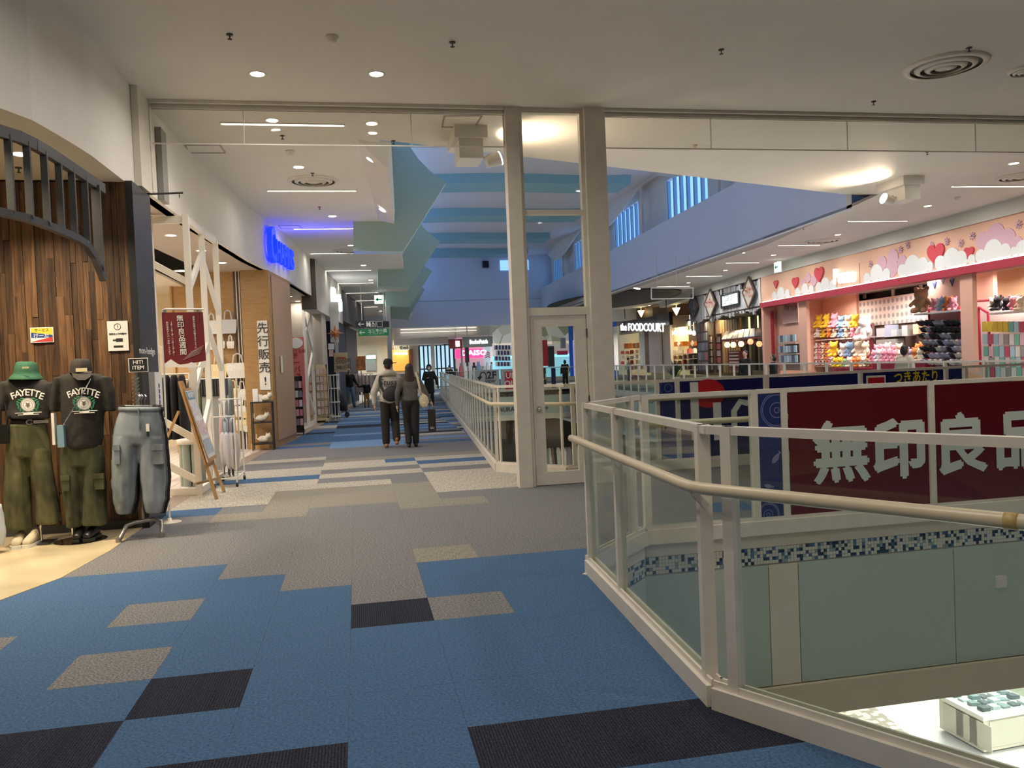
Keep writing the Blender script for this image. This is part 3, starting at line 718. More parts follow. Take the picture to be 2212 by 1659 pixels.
while y < 44:
    c = -.78+.0245*(y-10.75)*1.6
    if y < 20 or True: strip((c, y, ZC), 1.5, ORD[k]+' slim strip light across the left walkway ceiling, counted from the glass barrier', 'strip lights of the left walkway', 12); k += 1
    y += 3.9
y = 15.6; k = 0
for k, (x0, x1, yy_) in enumerate(((2058, 2230, 403), (1834, 1960, 478), (1683, 1772, 530), (1570, 1640, 568), (1484, 1560, 597), (1420, 1490, 619))):
    p, q = Cz(x0, yy_), Cz(x1, yy_-1); strip(((p.x+q.x)/2, (p.y+q.y)/2, ZC), (q-p).length, ORD[k]+' slim strip light across the right walkway ceiling, counted from the right picture edge', 'strip lights of the right walkway', 50, ang=math.atan2(q.y-p.y, q.x-p.x))
for k, (x, y) in enumerate(((2190, 353), (2004, 445), (1810, 507), (1671, 551), (1567, 584), (1487, 611), (1427, 638))):
    p = Cz(x, y); downlight(p.x, p.y, ZC, ORD[k]+' round downlight in the row along the right walkway, counted from the right picture edge', 'downlights along the right walkway', 54, s=1.1)
# small slanted spots in the bevels
def spot(p, label, group, s=1.0, ax=(0, 0, -1), watt=0):
    m = MB(); m.lathe([(0, 0), (.055*s, 0), (.06*s, .01), (0, .012)], n=14); me = m.mesh('lens'); q = V(ax).to_track_quat('-Z', 'Y').to_matrix().to_4x4(); me.transform(q)
    o = link('ceiling_spot', me, None, LENS); o.location = p; tag(o, label, 'spotlight', group)
for x, y in ((800, 346), (825, 455)):
    p = Pp(x, y, (.62, 11.2, 4.44), V((.86-.62, 5.2, 0)).cross(V((-.5, .15, .30)))); d = (p-CAM).normalized(); n_ = V((-.45, 0, -.8)).normalized()
    spot(p-d*.06, 'slanted oval spotlight in the white wedge beside the first teal fin', 'spots in the white wedge', 1.15, n_)
for x, y in ((1735, 501), (1604, 546), (1510, 578), (1437, 604), (1376, 624), (1326, 640)):
    lo = fxx(15); 
    best = min((abs(((Yp(x, y, Y).x-fxx(Y))/(cx(Y)-fxx(Y)))-(Yp(x, y, Y).z-4.42)/(ZC-4.42)), Y) for Y in [14+.1*k for k in range(360)])
    p = Yp(x, y, best[1]); d = (p-CAM).normalized(); spot(p-d*.08, 'small spotlight in the sloping grey soffit above the far railing', 'spots in the sloping soffit', 1.25, (-.2, 0, -1))
# round air diffusers
def diffuser(p, r, label):
    t = thing('air_diffuser', label, 'air vent', (p.x, p.y, ZC-.001))
    for k, (a, b, z) in enumerate(((1.0, .84, -.03), (.74, .60, -.045), (.50, .36, -.055), (.26, .02, -.06))):
        m = MB(); m.rings([[(q*r*math.cos(2*math.pi*i/32), q*r*math.sin(2*math.pi*i/32), zz) for i in range(32)] for q, zz in ((a, 0), (a*.99, z*.5), (b, z), (b*.985, z+.006), (a*.93, .0))], cap=False); part('ring', m, CREAM, t, smooth=True)
    m = MB(); m.lathe([(0, -.003), (r*.95, -.003), (r*.95, .0), (0, 0)], n=32); part('throat', m, mat('vent_dark', (.10, .09, .08), .7), t)
diffuser(Cz(2043, 141), .44, 'large round air diffuser in the near ceiling, top right')
diffuser(Cz(677, 390), .42, 'round air diffuser in the left walkway ceiling, nearest the glass barrier')
diffuser(Cz(2204, 381), .42, 'round air diffuser at the right picture edge, above the strip light')
diffuser(Cz(1777, 520), .5, 'round air diffuser over the right walkway, beside the long strip lights')
diffuser(Cz(755, 541), .42, 'round air diffuser in the left walkway ceiling, second from the barrier')
diffuser(Cz(2218, 151), .2, 'small round air vent cut by the right picture edge')
# sprinklers and sensors
for x, y in ((496, 74), (977, 91), (1558, 107), (2093, 103), (1887, 219), (850, 304), (610, 293), (690, 447), (675, 374), (1963, 394), (1735, 492), (2003, 328)):
    p = Cz(x, y); m = MB(); m.lathe([(0, -.05), (.022, -.048), (.022, -.044), (.006, -.04), (.006, -.012), (.03, -.008), (.032, 0), (0, 0)], (p.x, p.y, ZC), 10)
    solo('sprinkler_head', m, DGREY, 'small dark sprinkler head on the ceiling', 'sprinkler', 'ceiling sprinklers', True)
for x, y in ((627, 326), (1498, 314), (717, 79), (2068, 426)):
    p = Cz(x, y); m = MB(); m.lathe([(0, -.055), (.04, -.05), (.05, -.02), (.062, -.015), (.065, 0), (0, 0)], (p.x, p.y, ZC), 16)
    solo('smoke_detector', m, CREAM, 'round cream smoke detector on the ceiling', 'smoke detector', 'ceiling smoke detectors', True)
# access hatches: thin frames
def hatch(px, label):
    ps = [Cz(*q) for q in px]; m = MB(); n = 4
    for i in range(4): m.beam(ps[i]-V((0, 0, .004)), ps[(i+1) % 4]-V((0, 0, .004)), .018, .008)
    solo('access_hatch', m, mat('hatch_frame', (.36, .34, .31), .5), label, 'hatch')
hatch(((400, 313), (475, 313), (487, 330), (408, 330)), 'square ceiling access hatch near the left shop fascia')
hatch(((960, 250), (1041, 250), (1026, 274), (955, 274)), 'square ceiling access hatch right of the downlights, behind the glass barrier')
hatch(((601, 487), (645, 487), (655, 494), (608, 494)), 'small ceiling access hatch lit by the blue sign')
# white projector boxes with floodlights
def flood(p, q, label, dirx, warm):
    t = thing('floodlight_box', label, 'floodlight', (p.x, p.y, ZC))
    m = MB(); m.slab([(-.22, -.35, 0), (.22, -.35, 0), (.22, .45, 0), (-.22, .45, 0)], (0, 0, -.16)); m.slab([(-.16, -.3, -.16), (.16, -.3, -.16), (.16, .2, -.16), (-.16, .2, -.16)], (0, 0, -.26)); part('housing', m, WHITE, t)
    m = MB(); m.cyl((dirx*.16, -.05, -.34), (dirx*.27, -.05, -.36), .02); m.cyl((dirx*.27, -.09, -.36), (dirx*.27, -.01, -.36), .05); part('bracket', m, CREAM, t)
    m = MB(); m.cyl((dirx*.24, -.05, -.42), (dirx*.42, -.05, -.36), .075, .10, 16); part('lamp_head', m, WHITE, t, smooth=False)
    m = MB(); m.lathe([(0, 0), (.095, 0), (.095, .01), (0, .01)], n=16); me = m.mesh('lens'); me.transform(V((dirx*.95, 0, .32)).to_track_quat('Z', 'Y').to_matrix().to_4x4()); me.transform(M.Translation((dirx*.425, -.05, -.358))); part('lens', me, emat('flood_lens', (1, .85, .66), 30), t)
    lamp((p.x+dirx*.46, p.y-.05, ZC-.33), .16, warm, (1, .78, .55), 130, (dirx*.75, 0, .5))
flood(V((1.62, 11.0, 0)), None, 'white ceiling box with a round floodlight, left of the door column', 1, 34)
flood(V((10.25, 13.7, 0)), None, 'white ceiling box with a glowing floodlight, above the pink shop', -1, 34)
# lamps of the shops and of the floor below
for y in (11.2, 13.3, 15.6): lamp((-5.0, y, 3.35), 1.2, 150, WARM, 170)
for x, y in ((-4.2, 7.6), (-3.3, 7.9), (-3.0, 6.4), (-2.75, 7.9)): lamp((x, y, 3.55), .2, 44, (1, .82, .58), 130)
# ================================================================ clothes shop on the left
WPR = mat('white_print', (.85, .84, .80), .5); BPR = mat('black_print', (.03, .03, .03), .5)
PAPER = mat('white_paper', (.84, .82, .77), .6)
# black iron transom over the shop opening
tr = thing('shop_transom', 'black iron arched grille with upright bars over the clothes shop opening', 'grille', tuple(Lw(110, 490)))
tp = [Lw(x, y) for x, y in ((-60, 268), (0, 284), (40, 296), (75, 313), (105, 330), (130, 346), (180, 380), (222, 408))]
m = MB()
for a, b in zip(tp, tp[1:]): m.beam(a, b, .05, .09)
part('top_beam', m, DGREY, tr, w=True)
lp = [Lw(x, y) for x, y in ((-60, 450), (0, 458), (60, 472), (110, 490), (165, 514), (185, 527), (203, 553), (216, 585), (223, 603))]
m = MB()
for a, b in zip(lp, lp[1:]): m.beam(a, b, .05, .06)
part('arched_beam', m, DGREY, tr, w=True)
for (x0, y0), (x1, y1), wd in (((14, 290), (26, 462), .05), ((55, 306), (66, 474), .05), ((92, 326), (103, 488), .05), ((122, 343), (134, 500), .05), ((152, 362), (162, 513), .05), ((182, 384), (190, 532), .05), ((206, 400), (216, 585), .075)):
    p = Lw(x0, y0); q = Lw(x1, y1); m = MB(); m.beam((q.x, q.y, q.z), (q.x, q.y, p.z), wd, .03, up=(0, 1, 0)); part('bar', m, DGREY, tr, w=True)
p = Zp(45, 333, 3.62); downlight(p.x, p.y, 3.62, 'round downlight in the clothes shop ceiling, seen behind the iron bars', 'downlight in the clothes shop', 0)
p = Zp(40, 362, 3.62); m = MB(); m.lathe([(0, -.05), (.02, -.048), (.006, -.04), (.006, -.012), (.03, -.008), (.032, 0), (0, 0)], (p.x, p.y, 3.62), 10); solo('sprinkler_head', m, DGREY, 'sprinkler head in the clothes shop ceiling, under the downlight', 'sprinkler', smooth=True)
# posters on the plank wall
YW = WW-.036
def wallrect(x0, y0, x1, y1, Y):
    p, q = Yp(x0, y0, Y), Yp(x1, y1, Y); return p.x, q.x, q.z, p.z
t = thing('small_poster', 'small blue and yellow poster on the wood plank wall', 'poster', tuple(Yp(91, 739, YW)))
x0, x1, z0, z1 = wallrect(65, 708, 117, 739, YW)
m = MB(); m.bx(x0, x1, YW-.006, YW, z0, z1); part('sheet', m, PAPER, t, w=True)
m = MB(); m.bx(x0+.008, x1-.008, YW-.008, YW-.006, z0+.05, z1-.045); part('blue_field', m, mat('poster_blue', (.02, .06, .30), .5), t, w=True)
m = MB(); m.slab([(x0+.008, YW-.0085, z1-.05), (x1-.008, YW-.0085, z1-.08), (x1-.008, YW-.0085, z1-.008), (x0+.008, YW-.0085, z1-.008)], (0, .003, 0)); part('yellow_field', m, mat('poster_yellow', (.80, .60, .05), .5), t, w=True)
m = MB(); m.slab([(x0+.008, YW-.0085, z0+.008), (x1-.008, YW-.0085, z0+.008), (x1-.008, YW-.0085, z0+.055), (x0+.10, YW-.0085, z0+.03)], (0, .003, 0)); part('red_field', m, mat('poster_red', (.55, .05, .05), .5), t, w=True)
lettering('サービス', .035, BPR, t, ((x0+x1)/2, YW-.009, z1-.03), (1, 0, 0)); lettering('けーた', .05, WPR, t, ((x0+x1)/2-.005, YW-.009, (z0+z1)/2-.01), (1, 0, 0), bold=.01)
t = thing('camera_notice', 'white notice sheet with a camera icon on the wood plank wall', 'notice', tuple(Yp(255, 757, YW)))
x0, x1, z0, z1 = wallrect(231, 694, 279, 757, YW); xm = (x0+x1)/2; zh = z1-z0
m = MB(); m.bx(x0, x1, YW-.006, YW, z0, z1); part('sheet', m, PAPER, t, w=True)
m = MB(); m.rings([[(xm+r*math.cos(a), YW-.008, z1-.06+r*math.sin(a)) for a in [2*math.pi*i/24 for i in range(24)]] for r in (.034, .029)], cap=False); part('warning_ring', m, BPR, t, w=True)
lettering('!', .05, BPR, t, (xm, YW-.008, z1-.06), (1, 0, 0), bold=.005); lettering('防犯カメラ作動中', .021, BPR, t, (xm, YW-.008, z1-.135), (1, 0, 0), bold=.02)
m = MB(); m.bx(xm-.02, xm+.045, YW-.009, YW-.006, z1-.215, z1-.18); m.bx(xm-.05, xm-.02, YW-.009, YW-.006, z1-.205, z1-.19); part('camera_icon', m, BPR, t, w=True)
m = MB(); m.bx(xm-.045, xm+.045, YW-.009, YW-.006, z0+.035, z0+.055); part('bar_mark', m, BPR, t, w=True)
# ---- clothes lofted from their outlines at their real distance
def pxloft(mb, rows, Y0, n=28, fold=None, cap=True, sub=3):
    rr = []; rows = [r if len(r) > 3 else (*r, None) for r in rows]; full = []
    for a, b in zip(rows, rows[1:]):
        for k in range(sub): full.append(tuple((a[i]+(b[i]-a[i])*k/sub) if a[i] is not None and b[i] is not None else None for i in range(4)))
    full.append(rows[-1])
    for j, (py, xl, xr, dp) in enumerate(full):
        p, q = Yp(xl, py, Y0), Yp(xr, py, Y0); c = (p+q)/2; rx = (q-p).length/2; ry = dp if dp is not None else min(rx*.62, .15); ring = []; ax = (q-p).normalized()
        for i in range(n):
            a = 2*math.pi*i/n; k = 1+(fold(a, j/(len(full)-1)) if fold else 0)
            ring.append(c+ax*rx*k*math.cos(a)+V((0, ry*k*math.sin(a), 0)))
        rr.append(ring)
    return mb.rings(rr, cap)
from mathutils import noise as NZ
def folds(amp, f1=5, f2=9, ph=0): return lambda a, t: .9*amp*NZ.noise((2.2*math.cos(a)+ph, 2.2*math.sin(a), t*11+ph))+amp*(math.sin(f1*a+ph+3*t)+.6*math.sin(f2*a+2.2*ph-5*t))*(.25+.75*t)
SHIRT = mat('washed_black_jersey', (.030, .027, .024), .9, var=.3, scale=18, bump=.2)
SHIRT2 = mat('faded_black_jersey', (.022, .019, .016), .9, var=.3, scale=18, bump=.2)
OLIVE = mat('olive_denim', (.085, .084, .036), .9, var=.6, scale=7, bump=.8, stretch=(1, 1, .4))
OLIVE2 = mat('olive_cargo_denim', (.060, .062, .030), .9, var=.55, scale=7, bump=.8, stretch=(1, 1, .4))
LBLUE = mat('light_blue_denim', (.20, .235, .265), .9, var=.42, scale=6, bump=.8, stretch=(1, 1, .4))
DBLUE = mat('black_denim', (.020, .020, .022), .9, var=.3, scale=12)
MBLK = mat('mannequin_black', (.008, .008, .008), .35)
GREENP = mat('green_print', (.02, .20, .10), .6); STITCH = mat('tan_stitch', (.40, .32, .18), .8)
def chest_print(t, x, y, Y):
    p = Yp(x, y, Y); q = Yp(x+10, y, Y); ax = (q-p).normalized()
    # name in an arch, letters one by one
    word = 'FAYETTE'
    for k, ch in enumerate(word):
        u = (k-3)/3.0; me = text_mesh(ch, .088, .012, .001); me.transform(M.Rotation(-u*.34, 4, 'Z')); me.transform(M.Translation((u*.122, -.035*u*u, 0))); me.transform(frame(p+V((0, -.002, .0)), ax)); part('print_letter', me, WPR, t, w=True)
    c = p+V((0, 0, -.115)); m = MB()
    for sg in (-1, 1):
        for k in range(7):
            a = R(-62+k*20); m.ell(c+ax*sg*.088*math.cos(a)+V((0, -.001, .068*math.sin(a))), (.008, .002, .020), 8, 6, M.Rotation(sg*(a+.5), 3, 'Y'))
    part('print_wreath', m, GREENP, t, w=True)
    disc = lambda r0, r1, dy, o_=V((0, 0, 0)): [[c+o_+ax*r*math.cos(a)+V((0, dy, r*math.sin(a))) for a in [2*math.pi*i/24 for i in range(24)]] for r in (r0, r1)]
    m = MB(); m.rings(disc(.064, .001, -.003), cap=False); part('print_seal', m, WPR, t, w=True)
    m = MB(); m.rings(disc(.060, .056, -.005), cap=False); m.rings(disc(.042, .039, -.005), cap=False)
    for dx, dz, r in ((0, .002, .013), (-.012, .014, .006), (.012, .014, .006), (0, -.016, .009), (-.016, -.008, .005), (.016, -.008, .005)): m.rings(disc(r, .001, -.005, ax*dx+V((0, 0, dz))), cap=False)
    part('print_crest', m, mat('grey_print', (.16, .15, .13), .6), t, w=True)
    m = MB()
    for dz, hw in ((-.074, .115), (-.092, .09)): m.box(c+V((0, -.003, dz)), (hw*2, .003, .006))
    m.box(c+V((0, -.004, -.083)), (.085, .003, .022)); part('print_lines', m, WPR, t, w=True)
YM = 8.5
# mannequin with the green bucket hat
pA = V((-3.08, YM, .004))
t = thing('mannequin', 'dressed mannequin with green bucket hat, cropped tee and olive wide jeans', 'mannequin', tuple(pA)); MA = t
m = MB(); pole = Yp(86, 1150, YM); m.cyl((pole.x, YM+.03, .02), (pole.x, YM+.03, .55), .012); part('stand_pole', m, CHROME, t, w=True)
m = MB(); m.bx(pole.x-.13, pole.x+.10, YM-.08, YM+.16, .004, .016); part('stand_base', m, DGREY, t, w=True)
m = MB(); pxloft(m, [(818, 38, 80, .06), (800, 38, 78, .07), (790, 42, 74, .05)], YM); part('neck_form', m, MBLK, t, smooth=True, w=True)
sh = MB(); pxloft(sh, [(816, 34, 80, .05), (821, 14, 98, .08), (832, 7, 109, .10), (850, 14, 110, .115), (868, 22, 109, .12), (885, 20, 108, .125), (899, 17, 108, .13), (904, 17, 108, .13)], YM, fold=folds(.035))
pxloft(sh, [(824, 2, 26, .07), (845, -6, 24, .07), (868, -10, 20, .075), (888, -10, 14, .07)], YM); pxloft(sh, [(826, 98, 114, .06), (850, 104, 122, .06), (882, 108, 124, .065)], YM+.03)
part('cropped_tee', blob(sh, .012, 3), SHIRT, t, w=True); chest_print(t, 59, 848, YM-.165)
m = MB(); pxloft(m, [(903, 24, 96, .10), (922, 20, 100, .115)], YM); part('black_waistband', m, MBLK, t, smooth=True, w=True)
m = MB(); pxloft(m, [(915, 19, 100, .118), (940, 16, 104, .125), (965, 14, 109, .13), (985, 14, 112, .12)], YM, fold=folds(.01))
pxloft(m, [(970, 14, 62, .11), (995, 14, 63, .12), (1045, 12, 64, .13), (1097, 12, 68, .14), (1141, 12, 69, .14)], YM, fold=folds(.06), cap=True)
pxloft(m, [(970, 62, 110, .11), (995, 64, 111, .12), (1045, 73, 118, .13), (1097, 78, 127, .14), (1129, 79, 132, .14)], YM, fold=folds(.06, ph=2))
part('wide_jeans', blob(m, .011, 1), OLIVE, t, w=True)
m = MB(); p = Yp(64, 912, YM-.122); m.rings([[p+V((r*1.3*math.cos(a), 0, r*math.sin(a))) for a in [2*math.pi*i/16 for i in range(16)]] for r in (.026, .017)], cap=False); m.box(p+V((.09, .004, 0)), (.14, .008, .03)); part('belt_buckle', m, STEEL, t, w=True)
hat = MB(); pxloft(hat, [(781, 42, 70, .06), (783, 36, 77, .10), (795, 33, 81, .125), (806, 31, 83, .13), (809, 29, 85, .135), (818, 21, 92, .17), (820, 21, 92, .17), (811, 30, 84, .13)], YM, sub=2, cap=True)
part('bucket_hat', hat, mat('green_twill', (.026, .105, .055), .85, var=.15, scale=60), t, smooth=True, w=True)
m = MB(); p = Yp(55, 794, YM-.155); m.box(p, (.06, .004, .018)); part('hat_patch', m, mat('olive_patch', (.35, .36, .2), .7), t, w=True)
# mannequin with the cap
t = thing('mannequin', 'dressed mannequin with black cap, black printed tee and olive cargo trousers', 'mannequin', (-2.68, YM, .004)); MBm = t
m = MB(); pl = Yp(156, 1160, YM); m.cyl((pl.x, YM+.02, .02), (pl.x, YM+.02, .5), .011); part('stand_pole', m, CHROME, t, w=True)
bp_ = Yp(175, 1168, YM); m = MB(); m.lathe([(0, 0), (.235, 0), (.235, .008), (.0, .012)], (bp_.x, YM, .005), 28); part('stand_base', m, CHROME, t, w=True)
m = MB(); pxloft(m, [(835, 150, 205, .06), (818, 154, 200, .08), (806, 156, 197, .07)], YM); part('neck_form', m, MBLK, t, smooth=True, w=True)
sh = MB(); pxloft(sh, [(806, 150, 204, .05), (810, 130, 222, .09), (820, 124, 232, .11), (840, 130, 228, .12), (890, 132, 225, .13), (941, 137, 223, .145), (960, 140, 220, .15), (968, 143, 214, .14)], YM, fold=folds(.035))
pxloft(sh, [(815, 118, 140, .08), (845, 111, 134, .085), (889, 108, 128, .08)], YM); pxloft(sh, [(814, 218, 238, .08), (845, 224, 248, .085), (888, 229, 251, .08)], YM)
part('printed_tee', blob(sh, .012, 3), SHIRT2, t, w=True); chest_print(t, 180, 845, YM-.168)
m = MB(); pxloft(m, [(960, 130, 222, .12), (985, 129, 225, .125), (1005, 131, 225, .12)], YM)
pxloft(m, [(985, 130, 180, .10), (1045, 133, 181, .12), (1100, 141, 180, .13), (1136, 145, 180, .13)], YM, fold=folds(.07, 4)); pxloft(m, [(985, 176, 226, .10), (1045, 179, 228, .12), (1100, 179, 231, .13), (1132, 179, 232, .13)], YM, fold=folds(.07, 4, ph=1))
part('cargo_trousers', blob(m, .011, 1), OLIVE2, t, w=True)
for x0, y0, x1, y1 in ((133, 1028, 152, 1060), (204, 1024, 226, 1056)):
    a, b, c, d = wallrect(x0, y0, x1, y1, YM-.125); m = MB(); m.bx(a, b, YM-.145, YM-.10, c, d); pk = part('cargo_pocket', m, OLIVE2, t, w=True)
    m = MB(); m.bx(a-.005, b+.005, YM-.152, YM-.142, d-.045, d+.004); part('flap', m, OLIVE2, pk, w=True)
cp = MB(); pxloft(cp, [(775, 163, 187, .06), (778, 157, 193, .10), (788, 153, 197, .12), (802, 152, 199, .125), (806, 152, 199, .125)], YM)
part('cap_crown', cp, mat('charcoal_twill', (.028, .024, .021), .85, var=.15, scale=60), t, smooth=True, w=True)
m = MB(); ps = [Yp(x, y, YM-.02-d) for x, y, d in ((154, 804, .08), (158, 814, .16), (168, 821, .20), (184, 821, .20), (195, 814, .16), (198, 804, .08))]; m.slab(ps, (0, .02, .012)); part('cap_peak', m, MATS['charcoal_twill'], t, smooth=False, w=True)
p = Yp(176, 799, YM-.135); m = MB(); m.box(p, (.10, .005, .035)); part('cap_patch', m, mat('cream_patch', (.62, .55, .35), .7), t, w=True)
# small blue cross-body bag and the black bag at the picture edge
t = thing('crossbody_bag', 'small light blue leather bag on a chain strap, across the black tee', 'bag', tuple(Yp(130, 966, YM-.16)))
a, b, c, d = wallrect(123, 919, 140, 966, YM-.16); m = MB(); m.bx(a, b, YM-.17, YM-.10, c, d); part('body', m, mat('blue_leather', (.20, .33, .42), .4), t, w=True)
m = MB(); m.tube([Yp(136, 919, YM-.17), Yp(160, 880, YM-.19), Yp(180, 848, YM-.19), Yp(196, 818, YM-.13)], .006, 6); part('chain_strap', m, CHROME, t, w=True)
t = thing('shoulder_bag', 'small black leather bag hanging beside the green hat mannequin', 'bag', tuple(Yp(8, 958, YM-.12)))
a, b, c, d = wallrect(-6, 918, 20, 958, YM-.12); m = MB(); m.bx(a, b, YM-.16, YM-.06, c, d); part('body', m, mat('black_leather', (.012, .012, .012), .3), t, w=True)
m = MB(); m.tube([Yp(2, 920, YM-.12), Yp(2, 885, YM-.12), Yp(10, 870, YM-.10), Yp(16, 905, YM-.12), Yp(16, 920, YM-.12)], .008, 6); part('strap', m, MATS['black_leather'], t, w=True)
a, b, c, d = wallrect(113, 892, 123, 960, YM-.05); m = MB(); m.bx(a, b, YM-.09, YM-.02, c, d); solo('paper_tag', m, PAPER, 'long white paper tag hanging between the two mannequins', 'tag')
# shoes, each one
def shoe(x, y, mt, sole, label, rz=0, s=1.0):
    t = thing('shoe', label, 'shoe', (x, y, .004), rz)
    m = MB(); m.rings([[(.045*s*w_*math.cos(a), yy_*s, z0+h_*(.5+.5*math.sin(a))) for a in [2*math.pi*i/14 for i in range(14)]] for yy_, w_, h_, z0 in ((-.13, .55, .045, .02), (-.115, .85, .06, .02), (-.07, 1.05, .075, .02), (-.01, 1.0, .10, .02), (.05, .9, .125, .02), (.11, .88, .12, .02), (.135, .7, .10, .02))]); part('upper', m, mt, t, smooth=True)
    m = MB(); m.rings([[(.05*s*w_, yy_*s, 0), (.05*s*w_, yy_*s, .032), (-.05*s*w_, yy_*s, .032), (-.05*s*w_, yy_*s, 0)] for yy_, w_ in ((-.145, .5), (-.12, .9), (-.06, 1.08), (.02, .95), (.10, .95), (.145, .7))]); part('sole', m, sole, t)
    return t
CS = mat('cream_suede', (.60, .52, .36), .8); DB = mat('taupe_mesh', (.22, .16, .11), .8); BLS = mat('black_shoe_leather', (.012, .012, .012), .3)
shoe(Yp(41, 1180, 8.43).x, 8.43, CS, PAPER, 'cream sneaker on the concrete, left one of the pair', .12); shoe(Yp(70, 1180, 8.45).x, 8.45, CS, PAPER, 'cream sneaker on the concrete, right one of the pair', -.08)
for q in COL.objects:
    if q.name.startswith('shoe') and q.type == 'EMPTY':
        for c_ in list(q.children):
            if c_.name.startswith('upper'):
                m = MB()
                for yy_ in (-.03, .0, .03): m.bx(-.03, .03, yy_-.006, yy_+.006, .10+yy_*.3, .113+yy_*.4)
                part('lace', m, DB, c_)
shoe(Yp(172, 1168, 8.47).x, 8.47, BLS, BLS, 'black leather shoe on the round chrome base, left one', .1).location.z = .018; shoe(Yp(199, 1167, 8.47).x, 8.47, BLS, BLS, 'black leather shoe on the round chrome base, right one', -.1).location.z = .018
# ---- rack of jeans with the HIT! ITEM card
YR = 8.47; pb = Yp(310, 1140, YR)
t = thing('trouser_rack', 'grey pipe trouser stand with hanging hooks in front of the plank wall', 'clothes rack', (pb.x, YR, 0))
PIPE = mat('grey_pipe', (.30, .29, .27), .35, metal=.6)
l, r_ = Yp(268, 1150, YR-.12).x, Yp(352, 1150, YR+.02).x
m = MB(); m.tube([(l-.03, YR-.20, .02), (l-.02, YR-.16, .05), (l+.01, YR-.06, .135), (l+.08, YR-.02, .155), (r_-.08, YR+.03, .165), (r_-.01, YR+.02, .135), (r_+.01, YR-.06, .05), (r_+.01, YR-.08, .02)], .021, 10); part('base_pipe', m, PIPE, t, smooth=True, w=True)
for q in ((l-.03, YR-.20), (r_+.01, YR-.08)): m = MB(); m.cyl((*q, 0), (*q, .045), .028); part('foot', m, PIPE, t, w=True)
m = MB(); m.cyl((pb.x, YR+.01, .15), (pb.x, YR+.01, 1.62), .013); part('post', m, PIPE, t, w=True)
for k in range(9):
    z = 1.27+.036*k; m = MB(); m.tube([(pb.x-.028, YR-.01, z+.012), (pb.x-.03, YR-.03, z), (pb.x, YR-.05, z-.012), (pb.x+.03, YR-.03, z), (pb.x+.028, YR-.01, z+.012)], .004, 6); part('hook', m, CHROME, t, w=True)
x0, x1, z0, z1 = wallrect(277, 774, 321, 803, YR-.03)
t2 = thing('sign_card', 'small black card reading HIT! ITEM on top of the trouser stand', 'sign', ((x0+x1)/2, YR-.03, z0))
m = MB(); m.bx(x0, x1, YR-.036, YR-.028, z0, z1); part('border', m, PAPER, t2, w=True); m = MB(); m.bx(x0+.008, x1-.008, YR-.040, YR-.036, z0+.008, z1-.008); part('board', m, BLACK, t2, w=True)
lettering('HIT!\nITEM', .052, WPR, t2, ((x0+x1)/2, YR-.042, (z0+z1)/2), (1, 0, 0), bold=.012)
def trousers(dx, dy, mt, label, shade=0, s=1.0):
    Y = YR+dy; b0 = Yp(300+dx, 1100, Y); t = thing('jeans', label, 'trousers', tuple(b0), 0, 'jeans hanging on the trouser stand')
    m = MB(); sft = lambda rows: [(py, xl+dx, xr+dx, dp*s) for py, xl, xr, dp in rows]
    pxloft(m, sft([(880, 261, 340, .04), (888, 259, 342, .05), (912, 251, 347, .06), (940, 245, 351, .07), (960, 244, 353, .06)]), Y, fold=folds(.03))
    pxloft(m, sft([(945, 245, 298, .06), (988, 244, 297, .075), (1040, 244, 294, .08), (1080, 247, 290, .075), (1102, 252, 284, .06), (1110, 255, 281, .05)]), Y, fold=folds(.085, 4))
    pxloft(m, sft([(945, 297, 353, .06), (988, 301, 356, .075), (1040, 304, 359, .08), (1080, 309, 356, .075), (1100, 314, 351, .06), (1108, 317, 349, .05)]), Y, fold=folds(.085, 4, ph=2))
    part('denim', blob(m, .012, 1), mt, t, w=True)
    m = MB(); pxloft(m, sft([(879, 259, 342, .055), (888, 257, 344, .062)]), Y, sub=1); part('waistband', m, mt, t, smooth=True, w=True)
    p = Yp(300+dx, 905, Y-.075*s); m = MB(); m.box(p, (.008, .02, .20)); part('fly_seam', m, mt, t, w=True)
    m = MB(); p, q = Yp(262+dx, 876, Y), Yp(340+dx, 876, Y); m.cyl(p, q, .005); m.tube([(p+q)/2, (p+q)/2+V((0, 0, .05)), (p+q)/2+V((.02, 0, .09)), (p+q)/2+V((0, .01, .11))], .004, 6); part('hanger', m, CHROME, t, w=True)
    for x in (266, 334): p = Yp(x+dx, 882, Y); m = MB(); m.box(p, (.03, .03, .07)); part('clip', m, mat('brown_clip', (.07, .05, .04), .5), t, w=True)
    return t
j = trousers(0, -.11, LBLUE, 'light blue cargo jeans at the front of the trouser stand')
for x0, y0, x1, y1 in ((329, 962, 353, 1002), (246, 962, 260, 1002)):
    a, b, c, d = wallrect(x0, y0, x1, y1, YR-.19); m = MB(); m.bx(a, b, YR-.20, YR-.12, c, d); pk = part('cargo_pocket', m, LBLUE, j, w=True); m = MB(); m.bx(a-.004, b+.004, YR-.206, YR-.195, d-.05, d+.005); part('flap', m, LBLUE, pk, w=True)
p = Yp(319, 924, YR-.19); m = MB(); m.box(p, (.028, .006, .075)); part('price_tag', m, PAPER, j, w=True); m = MB(); m.box(p+V((0, -.002, -.06)), (.022, .006, .05)); part('black_tag', m, BLACK, j, w=True)
trousers(-3, -.03, LBLUE, 'light blue jeans directly behind the front cargo pair', s=.5); trousers(4, .05, mat('grey_denim', (.12, .12, .12), .9, var=.3, scale=10), 'grey washed jeans in the middle of the trouser stand', s=.5)
trousers(11, .14, DBLUE, 'black jeans showing at the right rear of the trouser stand', s=.5)
